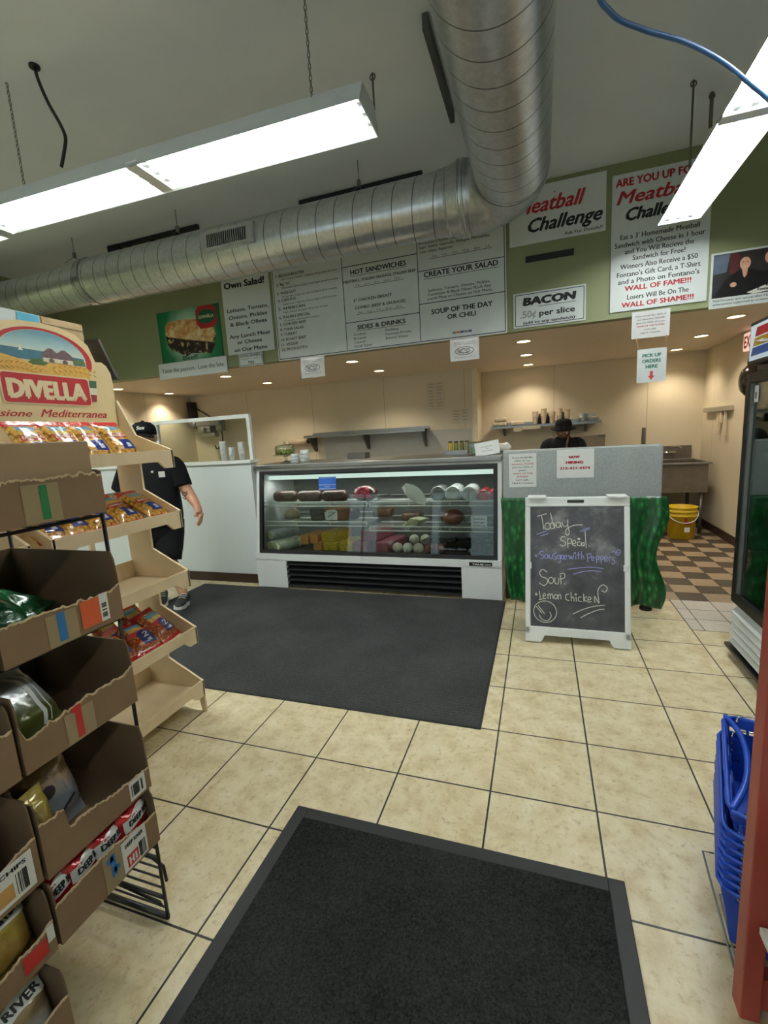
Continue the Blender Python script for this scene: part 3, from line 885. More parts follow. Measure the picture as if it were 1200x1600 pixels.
mb = MB(); mb.box(-HW + 0.345, HW - 0.345, 0.08, 0.1, 0.015, 0.295)
mb.build('grille_back', black, case)
lm = mat('black_louvre', (30, 30, 33), 0.4)
for i in range(5):
    z = 0.03 + i * 0.054
    MB().prism([(0.012, z), (0.075, z + 0.03), (0.075, z + 0.042), (0.006, z + 0.018), (0.004, z + 0.006)], YZ, -HW + 0.346, HW - 0.346).build('louvre', lm, case)
bd = MB().box(HW - 0.275, HW - 0.08, -0.004, 0.0, 0.312, 0.344).build('brand_plate', black, case)
mb = MB(); write(mb, 'TRUE', HW - 0.25, HW - 0.15, 0.32, 0.014, XZ, -0.006, 0.03); rect(mb, HW - 0.14, HW - 0.09, 0.322, 0.328, XZ, -0.006)
mb.build('plate_lettering', white, bd, fix=False)
# leaning front frame: y = 0.025 at z 0.36, 0.15 at z 1.2
fy = lambda z: 0.025 + (z - 0.36) * 0.145 / 0.84
def lean(mb, x0, x1, z0, z1, d0, d1):
    mb.prism([(fy(z0) + d0, z0), (fy(z0) + d1, z0), (fy(z1) + d1, z1), (fy(z1) + d0, z1)], YZ, x0, x1)
mb = MB()
lean(mb, -HW, -HW + 0.035, 0.36, 1.2, 0.0, 0.7); lean(mb, HW - 0.035, HW, 0.36, 1.2, 0.0, 0.7)
lean(mb, -HW + 0.035, HW - 0.035, 1.178, 1.2, 0.0, 0.05)
mb.build('side_panel', enam, case)
mb = MB()
for x0, x1, z0, z1 in ((-HW + 0.035, -HW + 0.07, 0.36, 1.178), (HW - 0.07, HW - 0.035, 0.36, 1.178), (-HW + 0.07, HW - 0.07, 0.36, 0.395), (-HW + 0.07, HW - 0.07, 1.145, 1.178)):
    lean(mb, x0, x1, z0, z1, -0.004, 0.03)
mb.build('window_gasket', rub, case)
mb = MB(); lean(mb, -HW + 0.07, HW - 0.07, 0.395, 1.145, 0.008, 0.012)
mb.build('front_glass', glass('deli_case_glass', (226, 230, 227), 0.015), case)
mb = MB(); mb.box(-HW + 0.034, HW - 0.034, 0.83, 0.845, 0.3, 1.2); mb.box(-HW + 0.034, HW - 0.034, 0.17, 0.83, 1.195, 1.2)
mb.build('case_lining', inner, case)
MB().box(-HW + 0.036, HW - 0.036, 0.06, 0.83, 0.316, 0.36).build('case_deck', mat('dark_case_deck', (74, 76, 74), 0.35, 0.3), case)
MB().rbox(-HW + 0.05, HW - 0.05, 0.30, 0.36, 1.075, 1.115, 0.008).build('light_canopy', emit('dim_case_light', (206, 226, 220), 1.1), case)
mb = MB(); mb.rbox(-HW - 0.012, HW + 0.004, 0.135, 0.85, 1.2, 1.245, 0.008)
mb.build('steel_top', steel, case)
cl = bpy.data.lights.new('case_lamp', 'AREA'); cl.shape = 'RECTANGLE'; cl.size = 2.25; cl.size_y = 0.05; cl.energy = 6.0; cl.color = (1.0, 1.0, 0.97)
clo = bpy.data.objects.new('case_lamp', cl); clo.location = (ox, 2.155 + 0.335, 1.072); clo.rotation_euler = (math.radians(-8), 0, 0); COL.objects.link(clo)
wire = mat('white_coated_wire', (222, 226, 220), 0.4)
for x0, x1, z, nm in ((-HW + 0.06, -0.03, 0.835, 'u'), (0.0, HW - 0.06, 0.832, 'u'), (-HW + 0.06, -0.03, 0.645, 'l'), (0.0, HW - 0.06, 0.605, 'l')):
    mb = MB(); y0 = fy(z) + 0.045
    for zz, yy in ((z + 0.022, y0), (z - 0.018, y0), (z, 0.8), (z, 0.45)):
        mb.cyl((x0, yy, zz), (x1, yy, zz), 0.0082, n=6)
    n = int((x1 - x0) / 0.024)
    for i in range(n + 1):
        x = x0 + (x1 - x0) * i / n
        mb.cyl((x, y0, z), (x, 0.8, z), 0.0018, n=4)
    for x in (x0, x0 + (x1 - x0) * 0.33, x0 + (x1 - x0) * 0.66, x1):
        mb.cyl((x, y0, z - 0.018), (x, y0, z + 0.022), 0.005, n=5)
    mb.build('wire_shelf', wire, case)

# what lies in the case (world coordinates)
def pkg(name, label, cat, fn, m, loc, rz=0.0, group=None):
    t = thing(name, label, cat, loc, rz, group)
    mb = MB(); fn(mb); mb.build('wrapping' if name.endswith('pack') else 'body', m, t)
    return t


def put(name, label, cat, fn, m, loc, rz=0.0, group=None, ry=0.0):
    mb = MB(); fn(mb)
    o = tag(mb.build(name, m), label, cat, group)
    o.location = loc; o.rotation_euler = (0, ry, rz)
    return o


ZU, ZL, ZD0 = 0.862, 0.672, 0.361
film = mat('plastic_wrapped_grey', (112, 116, 114), 0.18, var=0.25, scale=24, coat=0.8)
salami = mat('dark_marbled_salami', (84, 56, 48), 0.4, var=0.8, scale=48, coat=0.4)
loaf = lambda a, b, c: (lambda mb: mb.rbox(-a, a, -b, b, 0, 2 * c, c * 0.8, seg=3))
roll = lambda r, l: (lambda mb: mb.lathe([(r * 0.55, -l), (r * 0.92, -l * 0.96), (r, -l * 0.88), (r, l * 0.88), (r * 0.92, l * 0.96), (r * 0.55, l)], n=22, M=Matrix.Translation((0, 0, r)) @ Matrix.Rotation(PI / 2, 4, 'X')))
log_x = lambda r, l: (lambda mb: mb.lathe([(r * 0.3, -l), (r * 0.8, -l * 0.93), (r, -l * 0.75), (r * 0.96, 0), (r, l * 0.75), (r * 0.8, l * 0.93), (r * 0.3, l)], n=18, M=Matrix.Translation((0, 0, r)) @ Matrix.Rotation(PI / 2, 4, 'Y')))
for x, lb in ((-2.33, 'dark salami at the far end of the upper case shelf'), (-2.04, 'dark salami under the blue sticker, second from the case end'), (-1.76, 'dark salami beside the red wrapped ham on the upper shelf')):
    put('salami', lb, 'salami', log_x(0.058, 0.135), salami, (x, 2.47, ZU - 0.02), group='salamis on the upper shelf')
t = thing('wrapped_ham', 'dark ham with a red and pink label on the upper case shelf', 'ham', (-1.43, 2.47, ZU - 0.02))
mb = MB(); mb.ball((0, 0, 0.078), (0.13, 0.12, 0.078), 18, 10); mb.build('body', mat('dark_ham', (74, 44, 42), 0.3, var=0.3, coat=0.5), t)
mb = MB(); mb.sheet(lambda a, b: Vector(((a - 0.5) * 0.17 * (1.15 - 0.5 * b), -0.1245 * math.sqrt(max(0.02, 1 - ((a - 0.5) * 0.17 / 0.136) ** 2 - ((b * 0.1 - 0.03) / 0.09) ** 2)) - 0.004, 0.048 + b * 0.1)), 8, 6)
mb.build('label', mat('red_pink_label', (176, 44, 66), 0.4, var=0.3, scale=30), t)
put('red_package', 'small red package behind the white paper slip in the case', 'package', loaf(0.045, 0.06, 0.04), mat('red_wrap', (150, 44, 40), 0.35, var=0.2), (-0.975, 2.58, ZU - 0.02))
t = thing('paper_slip', 'white leaf-shaped paper slip clipped to the upper shelf rail', 'paper', (-0.83, 2.305, ZU - 0.02))
mb = MB(); mb.sheet(lambda a, b: Vector((-0.155 + 0.205 * b + (a - 0.5) * 0.085 * math.sin(PI * min(1, 0.12 + b * 0.8)), 0.02 * a - 0.01 - 0.02 * b, 0.165 - 0.165 * b + (a - 0.5) * 0.10 * math.sin(PI * min(1, 0.12 + b * 0.8)))), 6, 8)
mb.build('slip', paper, t)
whitew = mat('white_butcher_wrap', (176, 182, 180), 0.35, var=0.25, scale=20, coat=0.5)
redw = mat('red_sausage_casing', (178, 44, 48), 0.3, var=0.3, scale=18, coat=0.6)
GR = 'wrapped rolls on the upper shelf'
put('deli_roll', 'clear wrapped grey deli roll next to the white paper slip', 'deli meat', roll(0.07, 0.13), film, (-0.69, 2.5, ZU - 0.02), 0, GR)
put('deli_roll', 'white wrapped deli roll beside the clear grey roll', 'deli meat', roll(0.072, 0.15), whitew, (-0.545, 2.47, ZU - 0.02), 0, GR)
put('deli_roll', 'white wrapped deli roll beside the red cased rolls', 'deli meat', roll(0.07, 0.15), whitew, (-0.40, 2.47, ZU - 0.02), 0, GR)
put('deli_roll', 'red cased roll touching a white wrapped roll', 'deli meat', roll(0.053, 0.13), redw, (-0.272, 2.44, ZU - 0.02), 0, GR)
put('deli_roll', 'red cased roll nearest the steel corner of the case', 'deli meat', roll(0.046, 0.13), redw, (-0.20, 2.57, ZU - 0.02), 0, GR)
# lower wire shelf
put('cheese_dome', 'pale round cheese at the far end of the lower wire shelf', 'cheese', lambda mb: mb.lathe([(0.08, 0), (0.09, 0.04), (0.07, 0.085), (0.02, 0.1)], n=22), mat('pale_provolone', (168, 158, 128), 0.4), (-2.32, 2.55, ZL - 0.02))
put('plastic_tub', 'clear plastic tub next to the labelled ham', 'tub', lambda mb: (mb.lathe([(0.075, 0), (0.085, 0.1), (0.085, 0.105), (0.09, 0.108), (0.09, 0.115)], n=20)), glass('clear_tub_plastic', (170, 174, 166), 0.12, 0.1), (-1.97, 2.47, ZL - 0.02), group='clear plastic tubs in the case')
t = thing('labelled_ham', 'brown boiled ham with a white label on the lower wire shelf', 'ham', (-1.72, 2.45, ZL - 0.02))
MB().rbox(-0.14, 0.13, -0.1, 0.12, 0, 0.155, 0.06, seg=4).build('body', mat('brown_ham', (132, 88, 62), 0.35, var=0.2, coat=0.4), t)
MB().rbox(0.09, 0.19, -0.02, 0.12, 0.0, 0.125, 0.05, seg=4).build('dark_end', mat('dark_ham_end', (70, 50, 44), 0.35), t)
mb = MB(); mb.prism([(-0.105, 0.02), (0.02, 0.02), (0.025, 0.105), (0.005, 0.125), (-0.08, 0.12), (-0.115, 0.09)], XZ, -0.104, -0.101); lb_ = mb.build('label', paper, t)
mb = MB(); stroke(mb, [(-0.085, 0.05), (-0.03, 0.078), (0.005, 0.1)], 0.007, XZ, -0.1055); write(mb, 'Ham', -0.07, -0.02, 0.092, 0.014, XZ, -0.1055); mb.build('label_lettering', ink, lb_, fix=False)
put('cheese_pile', 'pile of pale sliced cheese on the lower wire shelf', 'cheese', lambda mb: [mb.rbox(-0.07 + i * 0.028, 0.07 + i * 0.03, -0.06, 0.06, i * 0.017, i * 0.017 + 0.016, 0.005, Matrix.Rotation(-0.16 - 0.1 * i, 4, 'Z')) for i in range(5)], mat('pale_green_white_cheese', (196, 200, 168), 0.4), (-0.96, 2.40, 0.612))
put('round_ham', 'round pink ham on the lower wire shelf near the price card', 'ham', lambda mb: mb.ball((0, 0, 0.075), (0.1, 0.1, 0.075), 20, 12), mat('pink_brown_ham', (158, 104, 86), 0.3, var=0.25, scale=12, coat=0.6), (-0.575, 2.48, 0.606))
for x, y, lb in ((-1.33, 2.7, 'dim wrapped meat at the rear of the lower wire shelf, behind the labelled ham'), (-1.02, 2.68, 'dim wrapped meat at the rear of the lower wire shelf, behind the sliced cheese')):
    put('wrapped_meat', lb, 'meat', loaf(0.1, 0.08, 0.045), mat('dim_brown_wrap', (112, 84, 66), 0.3, var=0.35, scale=22, coat=0.5), (x, y, 0.646 if x < -1.2 else 0.606))
t = thing('price_card', 'small white handwritten price card on the lower wire shelf', 'price card', (-0.315, 2.31, 0.606))
MB().box(-0.07, 0.07, 0, 0.004, 0, 0.115).build('card', paper, t)
mb = MB()
for i, s in enumerate(('Italian', 'Sausage', '5.99 LB')):
    write(mb, s, -0.05, 0.05, 0.083 - i * 0.032, 0.018, XZ, -0.0015, 0.012)
mb.build('handwriting', ink, t, fix=False)
# deck of the case
blu = mat('blue_white_log_wrap', (176, 186, 196), 0.35, var=0.35, scale=26, coat=0.4)
cut = mat('cream_cheese_end', (206, 204, 168), 0.45)
for x, y, z, lb in ((-2.375, 2.42, ZD0, 'bottom log of cheese at the far end of the case'), (-2.27, 2.37, ZD0, 'cheese log lying foremost by the orange blocks'), (-2.38, 2.45, ZD0 + 0.107, 'upper blue wrapped cheese log of the stack'), (-2.15, 2.60, ZD0, 'pale cheese log leaning behind the orange blocks')):
    t = thing('cheese_log', lb, 'cheese log', (x, y, z), math.radians(-24), 'cheese logs in the case')
    mb = MB(); roll(0.053, 0.17)(mb); mb.build('wrapping', blu if 'blue' in lb else mat('clear_white_log', (196, 202, 186), 0.3, var=0.15, coat=0.5), t)
    mb = MB(); mb.lathe([(0.002, 0), (0.05, 0), (0.05, 0.004)], n=20, M=Matrix.Translation((0, -0.1715, 0.053)) @ Matrix.Rotation(PI / 2, 4, 'X')); mb.build('cut_face', cut, t)
org = mat('orange_cheddar', (206, 140, 74), 0.4, var=0.1, coat=0.3); yel = mat('yellow_wrapped_cheese', (210, 180, 52), 0.35, var=0.3, scale=40, coat=0.3)
for x, z, m, lb in ((-2.075, 0.06, org, 'orange cheddar block, upper one nearest the cheese logs'), (-1.96, 0.07, org, 'orange cheddar block, upper one touching the yellow block'), (-1.93, 0.0, org, 'orange cheddar block at the bottom beside the yellow blocks'),
                    (-1.80, 0.096, yel, 'yellow wrapped cheese block on top of its pile'), (-1.79, 0.0, yel, 'yellow wrapped cheese block at the bottom by the orange cheddar'), (-1.615, 0.0, yel, 'yellow wrapped cheese block at the bottom by the pink loaves')):
    w = 0.052 if m is org else 0.082
    put('cheese_block', lb, 'cheese', lambda mb: mb.rbox(-w, w, -0.15, 0.15, 0, 0.095, 0.012), m, (x + 0.03, 2.46, ZD0 + z), math.radians(-12), 'cheddar and yellow cheese blocks')
pink = mat('pink_deli_loaf', (164, 98, 112), 0.35, var=0.1, scale=8, coat=0.3)
for x, z, y, lb in ((-1.415, 0.0, 2.44, 'pink deli loaf at the bottom nearest the yellow blocks'), (-1.215, 0.0, 2.47, 'long pink deli loaf at the bottom by the white balls'), (-1.335, 0.107, 2.47, 'pink deli loaf on top of the other two')):
    put('deli_loaf', lb, 'deli meat', lambda mb: mb.rbox(-0.086, 0.086, -0.17, 0.2, 0, 0.105, 0.02), pink, (x, y, ZD0 + z), math.radians(-14), 'pink deli loaves')
wb = mat('white_mozzarella', (222, 222, 206), 0.35, var=0.03)
for x, y, lb in ((-1.085, 2.33, 'white mozzarella ball touching the pink loaf'), (-0.985, 2.33, 'middle white mozzarella ball of the front row'), (-0.883, 2.33, 'front white mozzarella ball nearest the sausages'), (-0.98, 2.55, 'white mozzarella ball in a dish at the rear of the row'), (-0.87, 2.56, 'rear white mozzarella ball under the tongs')):
    put('mozzarella_ball', lb, 'cheese', lambda mb: mb.ball((0, 0, 0.05), 0.05, 18, 10), wb, (x, y, ZD0 + (0.0 if y < 2.5 else 0.03)), group='mozzarella balls')
mb = MB(); mb.tube([(-0.86, 2.37, 0.47), (-0.79, 2.48, 0.50), (-0.72, 2.58, 0.54)], 0.006, 5); mb.tube([(-0.84, 2.35, 0.465), (-0.75, 2.47, 0.50), (-0.70, 2.57, 0.54)], 0.006, 5)
tag(mb.build('tongs', steel), 'pair of steel tongs resting over the mozzarella balls', 'tongs')
put('sausage_pack', 'clear pack of pink sausages beside the mozzarella balls', 'sausages', lambda mb: [mb.tube([(-0.09 + i * 0.045, -0.1, 0.03 + 0.01 * (i % 2)), (-0.1 + i * 0.045, 0, 0.045), (-0.09 + i * 0.045, 0.1, 0.03)], 0.026, 8) for i in range(4)], mat('pink_sausage', (150, 102, 86), 0.3, var=0.3, scale=30, coat=0.6), (-0.715, 2.42, ZD0))
tub = glass('grey_tub_plastic', (150, 156, 152), 0.14, 0.12); fill = mat('pasta_salad', (206, 204, 172), 0.6, var=0.25, scale=40)
for x, y, r, h, lb in ((-0.60, 2.52, 0.06, 0.075, 'small clear tub nearest the sausages'), (-0.485, 2.5, 0.078, 0.12, 'clear tub with a pale lid, second from the sausages'), (-0.345, 2.49, 0.075, 0.12, 'clear tub in the middle of the tub row'), (-0.225, 2.62, 0.066, 0.13, 'tall narrow clear tub behind the corner tub'), (-0.24, 2.36, 0.07, 0.13, 'clear tub of pale salad in the front corner of the case')):
    t = thing('plastic_tub', lb, 'tub', (x, y, ZD0), group='clear plastic tubs in the case')
    MB().lathe([(r * 0.86, 0), (r, h), (r * 1.06, h), (r * 1.06, h + 0.006)], n=18, cap1=False).build('tub_wall', tub, t)
    MB().lathe([(r * 0.8, 0.004), (r * 0.9, h * 0.55), (r * 0.5, h * 0.68)], n=14).build('filling', fill, t)
    MB().lathe([(r * 1.07, h + 0.006), (r * 1.07, h + 0.014), (r * 0.95, h + 0.018)], n=18).build('lid', tub, t)
# blue sticker on the glass
t = thing('blue_sticker', 'small bright blue sticker on the deli case glass', 'sticker', (-1.752, 2.155 + fy(1.045) - 0.003, 1.045), rx=-math.atan(0.145 / 0.84))
MB().box(-0.092, 0.092, -0.001, 0.001, -0.062, 0.062).build('sheet', mat('bright_blue_print', (34, 96, 190), 0.35, var=0.03), t)
mb = MB(); write(mb, 'SCAN TO PAY', -0.08, 0.08, 0.048, 0.008, XZ, -0.0025, 0.01); rect(mb, -0.09, 0.09, -0.018, -0.014, XZ, -0.0025); write(mb, 'THANKS', -0.03, 0.03, -0.04, 0.01, XZ, -0.0025); rect(mb, -0.09, 0.09, -0.056, -0.052, XZ, -0.0025)
mb.build('white_print', paper, t, fix=False)

# ------------------------------------------------------------------ things on the case top
ZT = 1.245
t = thing('cake_stand', 'glass cake stand with a dome over green sweets on the case top', 'cake stand', (-2.375, 2.62, ZT))
clear = glass('clear_glass', (226, 232, 226), 0.10)
MB().lathe([(0.06, 0), (0.05, 0.008), (0.014, 0.02), (0.014, 0.055), (0.03, 0.068), (0.13, 0.075), (0.135, 0.083)], n=26).build('stand', clear, t)
MB().lathe([(0.105, 0.085), (0.11, 0.14), (0.1, 0.175), (0.06, 0.19), (0.012, 0.194), (0.012, 0.205), (0.018, 0.218), (0.01, 0.225)], n=26).build('dome', clear, t)
sweet0 = None
for i in range(26):
    a = i * 2.4; r = 0.085 * math.sqrt((i % 13 + 0.5) / 13); z = ZT + 0.0845 + (0.022 if i > 12 else 0)
    if sweet0 is None:
        sweet0 = tag(MB().ball((0, 0, 0.016), 0.0165, 8, 6).build('wrapped_sweet', mat('green_yellow_wrapper', (150, 164, 62), 0.35, var=0.5, scale=60, coat=0.4)), 'green wrapped sweet under the glass dome on the case', 'sweet', 'sweets under the glass dome')
        c = sweet0
    else:
        c = dup(sweet0)
    c.location = (-2.375 + r * math.cos(a), 2.62 + r * math.sin(a), z); c.rotation_euler = (0, 0, a)
for x, h, lb in ((-2.195, 0.09, 'short white paper cup next to the glass cake stand'), (-2.08, 0.125, 'tall white patterned paper cup on the case top')):
    t = thing('paper_cup', lb, 'cup', (x, 2.5, ZT), group='paper cups on the case top')
    MB().lathe([(0.05, 0), (0.042, h - 0.004), (0.041, h)], n=20).build('cup', white, t)
    mb = MB()
    for k in range(7):
        a = -PI / 2 + (k - 3) * 0.33
        for z in (h * 0.35, h * 0.68):
            mb.box(-0.006, 0.006, -0.001, 0.0, -0.005, 0.005, Matrix.Translation((0.0475 * math.cos(a), 0.0475 * math.sin(a), z)) @ Matrix.Rotation(a + PI / 2, 4, 'Z'))
    mb.build('dotted_print', mat('pale_blue_print', (150, 166, 186), 0.5), t)
t = thing('menu_card', 'white card leaning on a plastic box at the case corner', 'card', (-0.235, 2.40, ZT + 0.002), rx=math.radians(-14), ry=math.radians(-8))
MB().box(-0.105, 0.105, 0, 0.003, 0, 0.12).build('card', paper, t)
mb = MB(); write(mb, 'NO SUBSTITUTIONS', -0.05, 0.05, 0.072, 0.009, XZ, -0.0015); write(mb, 'ON', -0.012, 0.012, 0.055, 0.008, XZ, -0.0015); write(mb, 'DAILY SPECIALS', -0.045, 0.045, 0.036, 0.008, XZ, -0.0015)
mb.build('lettering', ink, t, fix=False)
t = thing('sandwich_box', 'clear plastic box behind the white card on the case corner', 'box', (-0.31, 2.58, ZT))
MB().rbox(-0.12, 0.13, -0.09, 0.09, 0, 0.12, 0.02).build('box', glass('scratched_clear_box', (206, 208, 198), 0.1, 0.1), t)
MB().rbox(-0.09, -0.03, -0.06, 0.05, 0.005, 0.07, 0.02).build('green_filling', mat('salad_green', (120, 150, 70), 0.5, var=0.4, scale=50), t)
put('napkin_bag', 'crumpled white napkin bag at the corner of the case', 'bag', lambda mb: mb.lathe([(0.03, -0.08), (0.05, -0.05), (0.042, 0), (0.05, 0.05), (0.012, 0.08)], n=9, M=Matrix.Translation((0, 0, 0.05)) @ Matrix.Rotation(PI / 2, 4, 'Y')), mat('crumpled_white', (214, 212, 204), 0.4, var=0.1), (-0.13, 2.60, ZT))

# ------------------------------------------------------------------ grey hatch counter with a green cloth
hat = thing('hatch_counter', 'speckled grey serving counter end panel above the green cloth', 'counter', (0.48, 2.2, 0))
def speckle():
    m = bpy.data.materials.new('galvanised_speckle'); m.use_nodes = True
    k = NT(m); p = k.coord(); n = k.noise(p, 55, 5, 0.75); n2 = k.noise(p, 4, 3)
    c = k.ramp(k.math('ADD', k.math('MULTIPLY', n, 0.7), k.math('MULTIPLY', n2, 0.3)), [(0.38, lin((150, 156, 156))), (0.62, lin((174, 179, 178)))])
    k.l(c, k.bsdf.inputs['Base Color']); k.bsdf.inputs['Metallic'].default_value = 0.15; k.bsdf.inputs['Roughness'].default_value = 0.5
    return m
m_sp = speckle()
MB().rbox(-0.575, 0.582, 0.0, 0.03, 0.88, 1.285, 0.012).build('front_panel', m_sp, hat)
MB().box(-0.57, 0.577, 0.03, 0.72, 0.86, 0.90).build('worktop', steel, hat)
MB().rbox(-0.575, 0.582, 0.03, 0.10, 1.262, 1.285, 0.004).build('top_ledge', m_sp, hat)
for x in (-0.55, 0.555):
    for y in (0.06, 0.69):
        MB().cyl((x, y, 0.0), (x, y, 0.86), 0.022, n=12).build('leg', steel_dark, hat)
mb = MB(); mb.lathe([(0.045, 0), (0.045, 0.02), (0.02, 0.05)], n=14, M=Matrix.Translation((0.5, -0.02, 0.0))); mb.build('foot', black, hat)
mb = MB()
mb.rbox(0.55, 0.592, -0.01, 0.03, 0.80, 0.88, 0.008); mb.ball((0.575, -0.02, 0.80), (0.03, 0.026, 0.026), 12, 8); mb.cyl((0.575, -0.045, 0.80), (0.575, -0.02, 0.80), 0.02, n=10); mb.rbox(0.55, 0.575, -0.012, 0.02, 0.70, 0.80, 0.008)
mb.build('corner_bracket', steel_dark, hat)


def cloth_mat():
    m = bpy.data.materials.new('green_leaf_plastic_cloth'); m.use_nodes = True
    k = NT(m); p = k.coord()
    v = k.n('ShaderNodeTexVoronoi', feature='F1'); v.inputs['Scale'].default_value = 30
    mp = k.n('ShaderNodeMapping'); mp.inputs['Rotation'].default_value = (0.3, 0.8, 0.4); mp.inputs['Scale'].default_value = (1.0, 1.0, 0.42); k.l(p, mp.inputs[0])
    k.l(mp.outputs[0], v.inputs['Vector'])
    n = k.noise(p, 30, 5, 0.75)
    c = k.ramp(k.math('ADD', k.math('MULTIPLY', v.outputs['Distance'], 0.9), k.math('MULTIPLY', n, 0.5)), [(0.28, lin((84, 152, 84))), (0.45, lin((34, 112, 54))), (0.75, lin((14, 74, 34)))])
    k.l(c, k.bsdf.inputs['Base Color']); k.bsdf.inputs['Roughness'].default_value = 0.28
    k.bsdf.inputs['Coat Weight'].default_value = 0.3
    k.bump(k.math('ADD', v.outputs['Distance'], n), 0.4, 0.006)
    return m


def drape(a, b):
    x = -0.115 + 1.20 * a; z = 0.90 - b * (0.865 + 0.01 * math.sin(a * 20))
    w = 0.018 * math.sin(a * 31) + 0.012 * math.sin(a * 13 + 1.3) + 0.008 * math.sin(a * 57 + b * 3)
    x += 0.02 * b * math.sin(b * 7 + a * 2) + (0.03 * math.sin(b * 9) - 0.03 * b) * a ** 6
    if a < 0.08:
        x += (0.06 * b) * (1 - a / 0.08)
    return Vector((x, 2.165 - 0.035 * b + w * (0.25 + b * 0.9) - 0.02 * math.exp(-((a - 0.02) / 0.05) ** 2) * b, z))


t = MB().sheet(drape, 110, 34).build('table_cloth', cloth_mat())
so = t.modifiers.new('thickness', 'SOLIDIFY'); so.thickness = 0.002
tag(t, 'green leaf-patterned plastic cloth hanging below the grey counter panel', 'tablecloth')
# notices on the grey panel
t, fn = sign('paper_notice', 'white notice about full attention taped to the grey panel beside the deli case', 'notice', -0.046, 0.168, 0.984, 1.258, paper, 0.002, y=2.1965)
for part, m, rw in zip(('black_lettering', 'red_lettering', 'green_lettering'), (ink, red_ink, mat('green_ink', (60, 120, 80), 0.6)), notice_rows(-0.046, 0.168, 1.22, 0.026)):
    lines(t, fn, part, m, rw)
t, fn = sign('hiring_notice', 'white hiring notice with red lettering on the grey panel', 'notice', 0.322, 0.592, 1.05, 1.274, paper, 0.002, y=2.1965)
lines(t, fn, 'red_lettering', red_ink, [('NOW', 0.41, 0.49, 1.205, 0.02, 0.045), ('HIRING', 0.388, 0.516, 1.163, 0.02, 0.045), ('312-421-4474', 0.345, 0.565, 1.118, 0.02, 0.03)])

